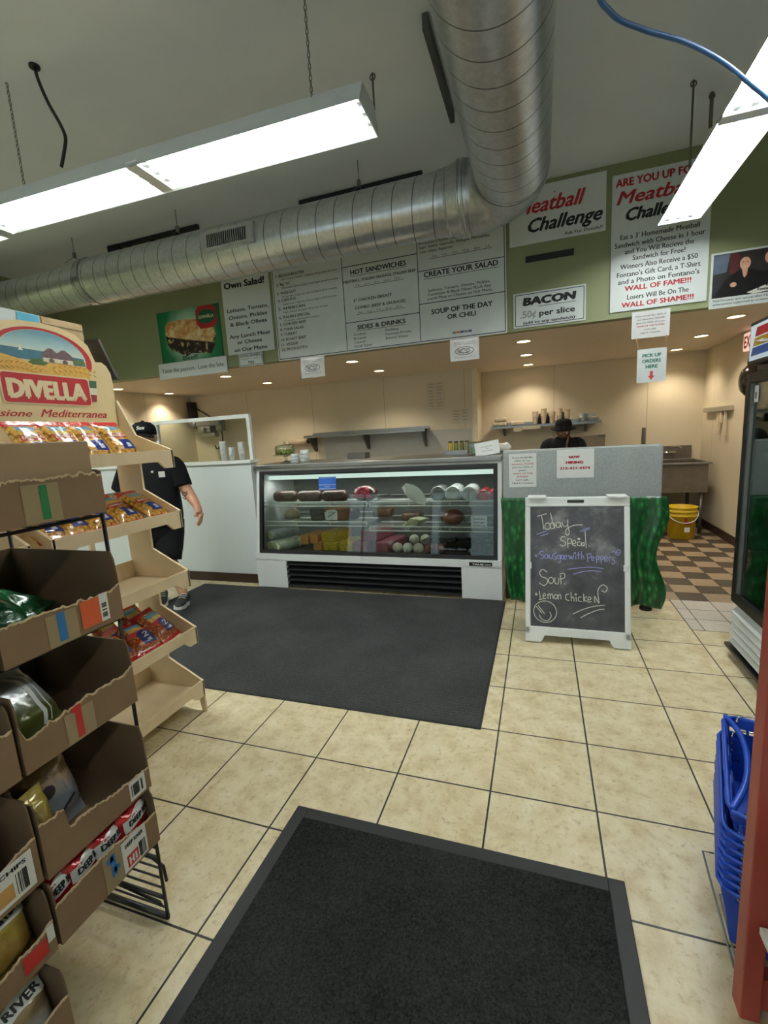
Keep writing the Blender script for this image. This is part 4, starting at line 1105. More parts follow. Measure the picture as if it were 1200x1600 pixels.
# ------------------------------------------------------------------ A-frame chalkboard
sg = thing('a_frame_sign', 'white plastic sandwich board with a chalked special of the day', 'sandwich board', (0.425, 1.40, 0))
plast = mat('white_sign_plastic', (224, 228, 228), 0.4, var=0.02)
TILT = math.radians(12)
def aframe(back):
    r = Matrix.Translation((0, 0.235, 0.985)) @ (Matrix.Rotation(TILT, 4, 'X') if back else Matrix.Rotation(-TILT, 4, 'X')) @ Matrix.Translation((0, 0, -1.0))
    return r
W = 0.328
chalk_m = None
for back in (False, True):
    Mx = aframe(back); mb = MB()
    y0, y1 = (-0.012, 0.018) if not back else (-0.018, 0.012)
    out = [(-W, 0.0), (-W + 0.10, 0.0), (-W + 0.115, 0.03), (-W + 0.125, 0.05), (W - 0.125, 0.05), (W - 0.115, 0.03), (W - 0.10, 0.0), (W, 0.0), (W, 0.985), (-W, 0.985)]
    for x0, x1, z0, z1 in ((-W, -W + 0.035, 0.05, 0.93), (W - 0.035, W, 0.05, 0.93), (-W, W, 0.93, 0.995), (-W, W, 0.045, 0.105)):
        mb.rbox(x0, x1, y0, y1, z0, z1, 0.007, Mx)
    for s in (-1, 1):
        f = [(s * W, 0.0), (s * (W - 0.10), 0.0), (s * (W - 0.115), 0.02), (s * (W - 0.13), 0.055), (s * W, 0.055)]
        mb.prism(f if s > 0 else f[::-1], lambda u, v, d: Mx @ Vector((u, d, v)), y0, y1)
    fr = mb.build('rear_frame' if back else 'front_frame', plast, sg)
    b = MB().box(-W + 0.033, W - 0.033, -0.004, 0.008, 0.1, 0.935, Mx)
    if chalk_m is None:
        chalk_m = bpy.data.materials.new('smeared_chalkboard'); chalk_m.use_nodes = True
        k = NT(chalk_m); p = k.coord(); n = k.noise(p, 5, 6, 0.65)
        k.l(k.ramp(n, [(0.34, lin((56, 58, 63))), (0.53, lin((80, 82, 87))), (0.7, lin((132, 134, 137)))]), k.bsdf.inputs['Base Color']); k.bsdf.inputs['Roughness'].default_value = 0.55
    bo = b.build('rear_board' if back else 'chalkboard', chalk_m, sg)
    if not back:
        MB().rbox(-0.055, 0.05, -0.0145, -0.01, 0.955, 0.975, 0.004, Mx).build('handle_slot', mat('dark_olive_slot', (44, 46, 36), 0.5), fr)
        for s in (-1, 1):
            MB().rbox(s * 0.25 - 0.06, s * 0.25 + 0.06, 0.19, 0.28, 0.975, 0.992, 0.006).build('hinge', plast, sg)
        for s in (-1, 1):
            MB().rbox(s * (W - 0.03) - 0.012, s * (W - 0.03) + 0.012, -0.0155, -0.004, 0.50, 0.545, 0.004, Mx).build('frame_clip', plast, fr)
        # chalk: board coordinates from its picture crop (px 4.138 per image px); u right, v up
        PX0, PX1, PZ1, PZ0 = 240.0, 845.0, 240.0, 1030.0
        bu = lambda x: -0.295 + (x - 245) / 605.0 * 0.59
        bv = lambda y: 0.93 - (y - 240) / 795.0 * 0.825
        cf = lambda u, v, d: Mx @ Vector((bu(u), -0.0052 - d, bv(v)))
        chw = mat('white_chalk', (206, 208, 196), 0.9, var=0.15, scale=120); chb = mat('lilac_chalk', (150, 150, 214), 0.9, var=0.15, scale=120)
        def chalk(name, m, strokes, w=5.0):
            mb = MB()
            for s in strokes:
                P = [Vector((x, y, 0)) for x, y in s]
                q = [(v.x, v.y) for v in (spline(P, 5) if len(P) > 2 else P)]
                stroke(mb, q, w, cf, 0.0)
            return mb.build(name, m, bo, fix=False)
        circ = lambda cx, cy, rx, ry, a0=0, a1=360, n=14: [(cx + rx * math.cos(math.radians(a0 + (a1 - a0) * i / n)), cy + ry * math.sin(math.radians(a0 + (a1 - a0) * i / n))) for i in range(n + 1)]
        chalk('chalk_heading', chw, [[(292, 305), (357, 286)], [(322, 300), (330, 345), (338, 392)], circ(362, 370, 18, 22), [(381, 280), (392, 330), (410, 384)], circ(394, 366, 16, 20), circ(432, 360, 15, 18), [(446, 342), (448, 360), (455, 378)],
                                     [(458, 340), (463, 362), (478, 372), (492, 360)], [(495, 325), (496, 370), (505, 408), (494, 428), (482, 415), (490, 385), (540, 362), (592, 360)],
                                     [(478, 440), (455, 440), (450, 460), (475, 470), (480, 488), (462, 500), (443, 490)], [(493, 452), (496, 510)], [(493, 452), (518, 455), (515, 478), (496, 482)], [(525, 485), (545, 478), (542, 462), (526, 468), (525, 490), (548, 498)], [(572, 470), (557, 474), (557, 491), (573, 496)],
                                     circ(566, 452, 7, 5), [(580, 470), (580, 497)], circ(592, 485, 7, 11), [(598, 472), (600, 497)], [(606, 402), (608, 450), (612, 508)], [(628, 497), (632, 499)]])
        chalk('chalk_special', chb, [circ(284, 568, 5, 5, n=6), [(288, 425), (330, 410), (355, 402)], [(314, 436), (368, 418)], [(572, 404), (600, 388), (635, 377)], [(588, 405), (634, 384)],
                                     [(335, 536), (312, 540), (312, 556), (334, 566), (330, 584), (308, 584)], circ(352, 570, 11, 13), [(364, 558), (366, 584)], [(376, 556), (376, 580), (392, 582), (394, 556)], [(420, 548), (402, 552), (404, 566), (418, 574), (414, 588), (400, 586)], circ(434, 572, 10, 12), [(446, 556), (446, 600), (430, 608)], circ(460, 572, 9, 12),
                                     [(472, 572), (488, 570), (484, 558), (470, 566), (474, 586), (490, 584)], [(500, 556), (508, 584), (516, 562), (524, 584), (534, 554)], [(545, 560), (547, 584)], circ(540, 544, 5, 4, n=6), [(562, 534), (564, 584)], [(552, 556), (576, 552)], [(582, 532), (582, 584)], [(582, 564), (594, 560), (598, 582)],
                                     [(618, 548), (622, 600)], [(610, 550), (640, 546), (640, 566), (622, 572)], [(646, 578), (662, 574), (656, 562), (646, 570), (650, 588), (664, 586)], [(674, 562), (678, 606)], [(674, 562), (692, 562), (690, 580), (678, 582)], [(702, 560), (706, 606)], [(702, 560), (718, 560), (716, 578), (706, 580)],
                                     [(726, 578), (742, 574), (736, 560), (726, 568), (730, 590), (746, 588)], [(754, 562), (756, 590)], [(754, 568), (768, 560)], [(790, 566), (776, 570), (780, 582), (790, 592), (784, 606), (768, 604)],
                                     [(768, 534), (784, 526), (796, 540), (808, 552), (822, 532), (820, 516), (804, 520), (798, 536)], [(800, 525), (812, 540)], [(490, 652), (560, 640), (640, 632), (720, 638)], [(530, 682), (590, 662), (650, 655), (708, 658)]])
        chalk('chalk_soup', chw, [[(358, 676), (330, 658), (308, 680), (322, 706), (352, 716), (362, 740), (336, 764), (306, 748)], circ(384, 728, 17, 20), [(410, 708), (410, 742), (430, 748), (436, 708)], [(446, 690), (450, 752)], [(440, 684), (468, 678), (474, 704), (450, 718)], [(470, 746), (475, 748)],
                                  circ(286, 824, 6, 6, n=6), [(306, 800), (312, 846), (304, 860), (330, 852)], [(330, 834), (348, 828), (342, 816), (330, 826), (336, 850), (352, 846)], [(362, 818), (364, 850)], [(364, 826), (376, 818), (380, 850)], [(380, 826), (392, 818), (398, 848)], circ(414, 834, 11, 14), [(430, 818), (432, 850)], [(432, 826), (446, 820), (450, 848)],
                                  [(500, 812), (482, 818), (480, 846), (502, 854)], [(514, 800), (516, 858)], [(516, 836), (530, 830), (534, 858)], [(546, 826), (548, 858)], circ(544, 812, 5, 4, n=6), [(580, 828), (564, 830), (562, 852), (582, 856)], [(594, 806), (596, 858)], [(614, 822), (596, 838), (618, 856)], [(622, 842), (640, 838), (634, 824), (622, 832), (626, 856), (644, 852)],
                                  [(666, 858), (664, 818), (690, 860), (684, 800), (690, 764), (716, 742), (742, 760), (728, 788), (706, 778)], [(526, 940), (590, 906), (660, 882), (728, 870)], [(574, 960), (630, 928), (690, 902), (724, 898)],
                                  circ(344, 936, 76, 70, n=28), [(284, 904), (322, 946)], [(298, 898), (340, 950)], [(374, 934), (384, 966), (358, 994), (322, 986), (306, 960)]])

# ------------------------------------------------------------------ floor mats
def mat_rug(name, c0, c1, rows=0.0):
    m = bpy.data.materials.new(name); m.use_nodes = True
    k = NT(m); p = k.coord(); n = k.noise(p, 130, 3, 0.8); n2 = k.noise(p, 2.2, 4); n3 = k.noise(p, 30, 3)
    f = k.math('ADD', k.math('MULTIPLY', n, 0.75), k.math('MULTIPLY', n2, 0.3))
    if rows:
        x, y, z = k.sep(p)
        f = k.math('ADD', f, k.math('MULTIPLY', k.math('PINGPONG', k.math('ADD', y, k.math('MULTIPLY', n3, 0.01)), rows), 0.07 / rows))
    k.l(k.ramp(f, [(0.4, lin(c0)), (0.75, lin(c1))]), k.bsdf.inputs['Base Color'])
    k.bsdf.inputs['Roughness'].default_value = 0.95; k.bsdf.inputs['Specular IOR Level'].default_value = 0.15
    k.bump(n, 0.9, 0.006)
    return m


rubr = mat('black_rubber_border', (30, 31, 33), 0.55, var=0.1)
rm = thing('runner_mat', 'wide charcoal runner mat on the tiles before the deli case', 'mat', (-1.66, 1.28, 0))
MB().rbox(-1.565, 1.565, -0.885, 0.868, 0.001, 0.009, 0.003).build('carpet', mat_rug('charcoal_runner_carpet', (44, 45, 46), (84, 85, 85), 0.012), rm)
MB().rbox(-1.575, 1.575, -0.895, 0.875, 0.0005, 0.006, 0.002).build('edging', rubr, rm)
dm = thing('door_mat', 'black rubber-edged doormat lying alone on the tiles near the entrance', 'mat', (-0.143, -1.06, 0))
MB().rbox(-0.545, 0.545, -0.73, 0.73, 0.001, 0.012, 0.003).build('carpet', mat_rug('black_doormat_carpet', (20, 21, 21), (64, 65, 64)), dm)
mb = MB()
for x0, x1, y0, y1 in ((-0.595, -0.545, -0.78, 0.78), (0.545, 0.595, -0.78, 0.78), (-0.545, 0.545, 0.73, 0.78), (-0.545, 0.545, -0.78, -0.73)):
    mb.rbox(x0, x1, y0, y1, 0.0005, 0.008, 0.003)
mb.build('rubber_border', rubr, dm)
# ------------------------------------------------------------------ wooden pasta display
ply = mat('pale_plywood', (218, 197, 162), 0.5, var=0.09, scale=6)
ply_edge = mat('darker_plywood_edge', (150, 118, 82), 0.55, var=0.12, scale=20)


def display(label, y0, y1, header):
    t = thing('pasta_display', label, 'display stand', (-1.765, (y0 + y1) / 2, 0))
    ym = (y0 + y1) / 2; hw = (y1 - y0) / 2; f = lambda u, v, d: Vector((u + 1.765, d, v))
    zs = (0.188, 0.503, 0.825, 1.148, 1.462)
    for s in (-1, 1):
        mb = MB(); a, b = s * hw - (0.012 if s > 0 else 0), s * hw + (0.0 if s > 0 else 0.012)
        mb.prism([(-1.96, 0), (-1.80, 0), (-1.80, 1.545), (-1.895, 1.73), (-1.96, 1.73)], f, a, b)
        for i, z in enumerate(zs):
            if i == 0:
                arm = [(-1.80, 0.0), (-1.62, 0.09), (-1.605, 0.0), (-1.58, 0.0), (-1.58, z), (-1.80, z + 0.115)]
            else:
                arm = [(-1.80, z - 0.06), (-1.655, z - 0.06), (-1.615, z - 0.09), (-1.58, z - 0.09), (-1.58, z), (-1.80, z + 0.115 if i < 4 else z + 0.085)]
            mb.prism(arm, f, a, b)
        mb.build('end_panel', [ply], t)
    for i, z in enumerate(zs):
        mb = MB()
        mb.box(0.17, 0.185, -hw + 0.004, hw - 0.004, z - 0.055, z + 0.0)          # lip
        for s in (-1, 1):
            q = [(s * (hw - 0.004), z - 0.09), (s * (hw - 0.06), z - 0.09), (s * (hw - 0.10), z - 0.054), (s * (hw - 0.004), z - 0.054)]
            mb.prism(q if s > 0 else q[::-1], lambda u, v, d: Vector((d, u, v)), 0.17, 0.185)
        mb.box(-0.195, 0.17, -hw + 0.012, hw - 0.012, z - 0.055, z - 0.045)
        mb.box(-0.195, -0.183, -hw + 0.012, hw - 0.012, z - 0.045, z + 0.045)
        mb.build('tray', ply, t)
    return t


disp = display('pale plywood pasta display with a printed header behind the chip boxes', -0.485, 0.195, True)
disp2 = display('second plywood display hidden behind the chip box rack', -1.24, -0.56, False)
# header board
YC = -0.15
hd = MB()
fh = lambda u, v, d: Vector((-1.90 + 1.765 + d, u - (-0.145), v))
half = [(0.33, 1.47), (0.329, 1.62), (0.334, 1.81), (0.329, 1.865), (0.31, 1.90), (0.285, 1.916), (0.25, 1.914), (0.222, 1.988), (0.163, 2.028), (0.09, 2.045), (0.0, 2.051)]
pts = [(YC + a, b) for a, b in half] + [(YC - a, b) for a, b in half[-2::-1]]
hd.prism(pts, fh, -0.008, 0.0)
hdo = hd.build('header_board', mat('buff_printed_board', (224, 202, 156), 0.4, var=0.02), disp)


def art5(name, rgb, pts, d, var=0.06, sc=20):
    mb = MB(); mb.poly([fh(a, b, d) for a, b in pts])
    return mb.build(name, mat('print_' + name, rgb, 0.4, var=var, scale=sc), hdo, fix=False)


el = lambda a, b, t0, t1, n=26, cz=1.9: [(YC + a * math.cos(math.radians(t0 + (t1 - t0) * i / n)), cz + b * math.sin(math.radians(t0 + (t1 - t0) * i / n))) for i in range(n + 1)]
mb = MB(); A = el(0.228, 0.128, -18, 198); B = el(0.200, 0.118, -10, 190)
va = [mb.bm.verts.new(fh(a, b, 0.0010)) for a, b in A]; vb = [mb.bm.verts.new(fh(a, b, 0.0010)) for a, b in B]
for i in range(len(A) - 1):
    mb._f([va[i], va[i + 1], vb[i + 1], vb[i]])
mb.build('red_arch', mat('print_red', (184, 46, 52), 0.4, var=0.03), hdo, fix=False)
def sky_print():
    m = bpy.data.materials.new('printed_sky'); m.use_nodes = True
    k = NT(m); p = k.coord('Generated'); x, y, z = k.sep(p); n = k.noise(p, 5, 4)
    k.l(k.ramp(k.math('ADD', z, k.math('MULTIPLY', n, 0.25)), [(0.2, lin((224, 220, 190))), (0.55, lin((176, 206, 206))), (1.0, lin((112, 158, 178)))]), k.bsdf.inputs['Base Color'])
    k.bsdf.inputs['Roughness'].default_value = 0.4
    return m
mb = MB(); mb.poly([fh(a, b, 0.0008) for a, b in el(0.198, 0.116, 0, 180)]); mb.build('sky_picture', sky_print(), hdo, fix=False)
art5('sea_picture', (70, 120, 140), [(-0.346, 1.885), (0.04, 1.885), (0.038, 1.918), (-0.145, 1.928), (-0.343, 1.93)], 0.0012, 0.12)
art5('wheat_field', (222, 176, 88), [(-0.36, 1.815), (0.06, 1.825), (0.05, 1.878), (-0.084, 1.884), (-0.22, 1.872), (-0.28, 1.888), (-0.346, 1.90)], 0.0016, 0.16, 60)
art5('shrubs', (84, 110, 62), [(-0.23, 1.874), (-0.2, 1.892), (-0.17, 1.893), (-0.14, 1.88), (-0.16, 1.866), (-0.21, 1.866)], 0.002, 0.2, 50)
art5('far_shrubs', (96, 122, 72), [(-0.03, 1.9), (0.0, 1.912), (0.042, 1.905), (0.042, 1.888), (-0.02, 1.89)], 0.0018, 0.2, 50)
for i, (a, b, w) in enumerate(((-0.16, -0.085, 0), (-0.10, -0.02, 0))):
    c = (a + b) / 2
    art5('house_wall', (230, 220, 194), [(a, 1.884), (b, 1.884), (b, 1.906), (a, 1.906)], 0.0022 + i * 0.0006)
    art5('house_roof', (116, 92, 96), [(a - 0.008, 1.902), (b + 0.008, 1.902), (b - 0.004, 1.925), (c + 0.008, 1.945), (c - 0.008, 1.945), (a + 0.004, 1.925)], 0.0024 + i * 0.0006, 0.25, 60)
    art5('house_door', (110, 90, 84), [(c - 0.012, 1.884), (c + 0.012, 1.884), (c + 0.012, 1.896), (c, 1.902), (c - 0.012, 1.896)], 0.003 + i * 0.0006)
art5('sail_picture', (232, 228, 206), [(-0.262, 1.92), (-0.24, 1.92), (-0.245, 1.928), (-0.252, 1.948), (-0.255, 1.928)], 0.0018)
for x0, x1, z in ((-0.345, -0.19, 1.853), (-0.125, 0.075, 1.853)):
    mb = MB()
    for i in range(9):
        x = x0 + (x1 - x0) * i / 8; zz = z + 0.012 * math.sin(i / 8 * PI) - 0.02 * (i / 8 if x0 < -0.2 else 0)
        for s in (-1, 1):
            c, q = math.cos(0.45 * s), math.sin(0.45 * s)
            mb.poly([fh(x + c * u - q * v * s, zz + q * u + c * v * s + s * 0.002, 0.0028) for u, v in ((0, 0), (0.012, 0.007), (0.026, 0.004), (0.012, 0))][::s])
    mb.build('wheat_ear', mat('print_wheat_ear', (196, 138, 52), 0.4, var=0.15, scale=80), hdo, fix=False)
rb = lambda x0, x1, z0, z1, r=0.014: [(cx + r * math.cos(math.radians(t)), cz + r * math.sin(math.radians(t))) for cx, cz, t0 in ((x1 - r, z1 - r, 0), (x0 + r, z1 - r, 90), (x0 + r, z0 + r, 180), (x1 - r, z0 + r, 270)) for t in (t0, t0 + 30, t0 + 60, t0 + 90)]
art5('pale_edge', (226, 206, 164), rb(-0.358, 0.048, 1.695, 1.829), 0.0034)
art5('red_name_box', (188, 48, 54), rb(-0.352, 0.040, 1.70, 1.823), 0.0038, 0.04)
for i, (rgb, z0, z1) in enumerate((((70, 104, 78), 1.785, 1.82), ((226, 222, 204), 1.752, 1.785), ((150, 52, 56), 1.718, 1.752))):
    art5('flag_band', rgb, [(0.045, z0), (0.07 + (z0 - 1.7) * 0.14, z0), (0.07 + (z1 - 1.7) * 0.14, z1), (0.045, z1)], 0.0036)
    _M.pop('print_flag_band', None)
mb = MB(); write(mb, 'DIVELLA', -0.335, 0.022, 1.722, 0.078, fh, 0.0044, 0.05); mb.build('name_lettering', mat('print_cream', (232, 216, 176), 0.4, var=0.02), hdo, fix=False)
mb = MB(); write(mb, 'Passione', -0.46, -0.25, 1.641, 0.03, fh, 0.0012, 0.012, 0.4); write(mb, 'Mediterranea', -0.215, 0.118, 1.641, 0.036, fh, 0.0012, 0.012, 0.4)
mb.build('script_lettering', mat('print_red', (184, 46, 52), 0.4), hdo, fix=False)
# cartons kept behind the header
t = thing('shipping_carton', 'open cardboard carton with a white and blue side on top of the pasta display', 'carton', (-2.12, -0.22, 1.9))
MB().box(-0.11, 0.11, -0.36, 0.16, 0.0, 0.214).build('printed_side', mat('white_blue_carton', (206, 216, 218), 0.4, var=0.03), t)
mb = MB(); mb.box(-0.11, 0.112, 0.16, 0.368, 0.0, 0.213)
for i in range(5):
    mb.box(0.108, 0.116, 0.162, 0.366, 0.012 + i * 0.042, 0.04 + i * 0.042)
mb.build('corrugated_end', mat('corrugated_board', (186, 162, 124), 0.6, var=0.1, scale=30), t)
MB().box(0.111, 0.1135, 0.055, 0.15, 0.1, 0.21).build('blue_panel', mat('sky_blue_print', (84, 170, 204), 0.4), t)
mb = MB(); mb.box(-0.455, -0.225, -0.33, 0.325, 1.886, 1.8985); mb.box(-0.455, -0.44, -0.33, -0.3, 0.2, 1.886); mb.box(-0.455, -0.44, 0.29, 0.32, 0.2, 1.886); mb.build('rear_board', ply, disp)
t = thing('dark_panel', 'dark flat panel leaning behind the cardboard carton on the pasta display', 'panel', (-2.0, 0.205, 1.86))
MB().prism([(-0.35, -0.02), (0.11, -0.02), (0.02, 0.19), (-0.35, 0.22)], lambda u, v, d: Vector((u, d, v)), 0.0, 0.012).build('panel', mat('dark_brown_board', (52, 46, 42), 0.5), t)


# ---- bags
def bag_mesh(mb, w, h, t, seed=0, nu=16, nv=20, crimp=0.09):
    """pillow bag standing on z = 0, width along x, fat along y; returns its front height field"""
    rnd = random.Random(seed); ph = [rnd.random() * 6.28 for _ in range(6)]
    def hf(u, v):
        e = max(0.0, 1 - abs(2 * u - 1) ** 3.0) ** 0.6
        c = min(1.0, max(0.0, (min(v, 1 - v) - crimp * 0.6) / 0.22)) ; c = c * c * (3 - 2 * c)
        wr = 1 + 0.10 * math.sin(u * 19 + ph[0] + v * 3) * (1.2 - c) + 0.06 * math.sin(v * 13 + ph[1] + u * 5) + 0.04 * math.sin(u * 9 - v * 11 + ph[2])
        return t / 2 * e * (0.06 + 0.94 * c) * wr
    wv = lambda v: w * (1 + 0.05 * (abs(2 * v - 1) ** 4))
    for s in (-1, 1):
        mb.sheet(lambda a, b: Vector(((a - 0.5) * wv(b) * (1 if s < 0 else -1), s * hf(a, b), b * h)), nu, nv)
    return lambda x, z: hf(min(1, max(0, x / w + 0.5)), min(1, max(0, z / h)))


def pasta_bag_mat(name, end, food0, food1, label):
    m = bpy.data.materials.new(name); m.use_nodes = True
    k = NT(m); p = k.coord('Generated'); x, y, z = k.sep(p); o = k.coord()
    v = k.n('ShaderNodeTexVoronoi', feature='F1'); v.inputs['Scale'].default_value = 70; k.l(o, v.inputs['Vector'])
    food = k.ramp(v.outputs['Distance'], [(0.15, lin(food0)), (0.6, lin(food1)), (0.85, lin((120, 78, 26)))])
    c = k.mix(k.math('MAXIMUM', k.math('GREATER_THAN', z, 0.86), k.math('LESS_THAN', z, 0.09)), food, lin(end))
    def r(cx, hw, cz, hh):
        return k.math('MULTIPLY', k.math('LESS_THAN', k.math('ABSOLUTE', k.math('SUBTRACT', x, cx)), hw), k.math('LESS_THAN', k.math('ABSOLUTE', k.math('SUBTRACT', z, cz)), hh))
    c = k.mix(r(0.45, 0.25, 0.70, 0.12), c, lin((112, 160, 190)))
    c = k.mix(r(0.45, 0.25, 0.645, 0.045), c, lin((206, 170, 84)))
    c = k.mix(r(0.46, 0.30, 0.53, 0.06), c, lin((196, 60, 60)))
    c = k.mix(r(0.60, 0.24, 0.31, 0.12), c, lin(label))
    c = k.mix(r(0.62, 0.08, 0.28, 0.05), c, lin((200, 206, 220)))
    k.l(c, k.bsdf.inputs['Base Color']); k.bsdf.inputs['Roughness'].default_value = 0.22
    k.bsdf.inputs['Coat Weight'].default_value = 0.9; k.bsdf.inputs['Coat Roughness'].default_value = 0.06
    n = k.noise(o, 32, 3); k.bump(n, 0.5, 0.01)
    return m


m_pasta = pasta_bag_mat('pasta_bag_film', (196, 34, 34), (228, 186, 96), (204, 146, 58), (40, 52, 132))
m_pasta_r = pasta_bag_mat('red_pasta_bag_film', (186, 26, 28), (196, 150, 72), (160, 40, 30), (34, 44, 116))
LEAN = math.radians(-40)


def pasta_bag(label, loc, rz, lean, m, w=0.13, h=0.235, t=0.05, seed=0, group='', name=True):
    o = thing('pasta_bag', label, 'pasta bag', loc, group=group)
    # front of the bag looks along +x after the turn
    o.rotation_euler = (Matrix.Rotation(math.radians(90) + rz, 4, 'Z') @ Matrix.Rotation(lean, 4, 'X')).to_euler()
    mb = MB(); hf = bag_mesh(mb, w, h, t, seed); mb.build('bag_film', m, o)
    if name:
        mb = MB(); fb = lambda u, v, d: Vector((u, -hf(u, v) - 0.0015 - d, v))
        write(mb, 'DIVELLA', -0.042, 0.034, h * 0.505, 0.013, fb, 0.0, 0.03); mb.build('bag_lettering', mat('bag_cream_ink', (236, 224, 196), 0.4), o, fix=False)
    return o


for y, lb in ((-0.415, 'pasta bag at the near end of the top tray, beside the torn top box'), (-0.285, 'pasta bag just above the torn top box of the chip rack'), (-0.17, 'pasta bag half hidden by its neighbour on the top tray'), (-0.03, 'pasta bag farthest along the top tray')):
    pasta_bag(lb, (-1.615, y, 1.436), 0.0, LEAN, m_pasta, seed=int(y * 1000) + 500, group='pasta bags on the top tray', h=0.225)
for i, (y, x, z, rz, ln, lb) in enumerate(((0.115, -1.625, 1.128, 0.1, -58, 'pasta bag nearest the free end of the second tray'), (-0.04, -1.625, 1.128, 0.12, -58, 'pasta bag second from the free end of the second tray'), (0.09, -1.74, 1.185, -0.1, -75, 'dark wrapped pasta bag lying behind the end bag of the second tray'),
                                           (-0.18, -1.625, 1.128, 0.05, -58, 'pasta bag in the middle of the second tray behind the chip rack post'), (-0.31, -1.625, 1.128, 0.0, -60, 'pasta bag seen through the gap under the top chip box'), (-0.425, -1.625, 1.128, -0.1, -62, 'red ended pasta bag at the hidden end of the second tray'))):
    pasta_bag(lb, (x, y, z), rz, math.radians(ln), m_pasta, seed=40 + i, group='pasta bags on the second tray', w=0.135, h=0.25)
for i, (y, x, z, rz, ln, lb) in enumerate(((0.09, -1.64, 0.48, 0.25, -48, 'red pasta bag with a blue badge at the end of the fourth tray'), (-0.06, -1.63, 0.48, -0.1, -58, 'red pasta bag slumped beside the end bag of the fourth tray'), (0.03, -1.76, 0.49, 0.1, -35, 'red pasta bag standing behind two others on the fourth tray'),
                                           (-0.19, -1.64, 0.48, 0.0, -60, 'red pasta bag behind the rack post on the fourth tray'), (-0.12, -1.77, 0.49, 0.3, -30, 'red pasta bag standing at the middle of the fourth tray'), (-0.33, -1.65, 0.48, 0.1, -55, 'red pasta bag hidden deep on the fourth tray'))):
    o = pasta_bag(lb, (x, y, z), rz, math.radians(ln), m_pasta_r, seed=70 + i, group='red pasta bags on the fourth tray', w=0.145, h=0.22, t=0.06, name=False)
    if i < 2:
        hf0 = bag_mesh(MB(), 0.145, 0.22, 0.06, 70 + i)
        mb = MB(); fb = lambda u, v, d: Vector((u, -hf0(u, v) - 0.0012 - d, v))
        mb.sheet(lambda a, b: fb(0.012 + 0.036 * (2 * a - 1) * math.sqrt(max(0, 1 - (2 * b - 1) ** 2)), 0.095 + 0.032 * (2 * b - 1), 0.0), 8, 8, False)
        mb.build('blue_badge', mat('badge_blue', (38, 50, 128), 0.3, coat=0.6), o, fix=False)
        mb = MB(); write(mb, '2', -0.004, 0.03, 0.078, 0.032, fb, 0.0012, 0.02, 0.2); mb.build('badge_numeral', white, o, fix=False)
# ------------------------------------------------------------------ wire rack of torn chip boxes
kraft = mat('brown_cardboard', (128, 103, 76), 0.75, var=0.07, scale=9)
kraft_in = mat('brown_cardboard_inside', (98, 78, 56), 0.8, var=0.06, scale=9)
torn = mat('torn_cardboard_edge', (196, 172, 138), 0.85, var=0.1, scale=60)
tape = mat('tan_packing_tape', (150, 132, 100), 0.35, var=0.03)
FX = -0.887
rack = thing('wire_rack', 'black wire floor rack that holds the torn cardboard chip boxes', 'rack', (FX, -1.1, 0))
wirem = mat('black_coated_wire', (18, 18, 19), 0.4)
for nm, y in (('side_frame', 0.3125), ('side_frame', -0.3225)):
    mb = MB()
    mb.cyl((-0.034, y, 0.004), (-0.034, y, 1.31), 0.0052, n=8); mb.cyl((-0.42, y, 0.004), (-0.42, y, 1.31), 0.0052, n=8)
    mb.cyl((-0.034, y, 0.01), (-0.42, y, 0.01), 0.009, n=8)
    for i in range(8):
        z = 0.045 + i * 0.036
        mb.cyl((-0.034, y, z), (-0.42, y, z), 0.0032 if i not in (1, 5) else 0.006, n=6)
    mb.tube([(-0.42, y, 0.24), (-0.06, y, 0.22), (-0.02, y, 0.2), (-0.015, y, 0.15)], 0.005, 6)
    mb.tube([(-0.42, y, 0.09), (-0.06, y, 0.055), (-0.055, y, 0.045)], 0.005, 6)
    mb.build(nm, wirem, rack)
SHZ = (0.298, 0.485, 0.758, 1.012, 1.308)
for z in SHZ + (0.055,):
    mb = MB(); yf = 0.3075 if z > 0.1 else -0.01
    for x in (-0.036, -0.14, -0.28, -0.417):
        mb.cyl((x, -0.3175, z - 0.004), (x, yf, z - 0.004), 0.0042, n=6)
    for i in range(9):
        y = -0.3175 + i * (yf + 0.3175) / 8
        mb.cyl((-0.034, y, z - 0.004), (-0.42, y, z - 0.004), 0.0028, n=5)
    mb.build('wire_shelf', wirem, rack)


def torn_edge(prof, n, amp, seed):
    rnd = random.Random(seed); out = []
    for i in range(n + 1):
        f = i / n
        for (a, za), (b, zb) in zip(prof, prof[1:]):
            if a <= f <= b:
                z = za + (zb - za) * (f - a) / max(b - a, 1e-6); break
        out.append((f, z + (rnd.random() - 0.5) * amp * 0.6 + (0.006 if rnd.random() < 0.08 else 0)))
    return out


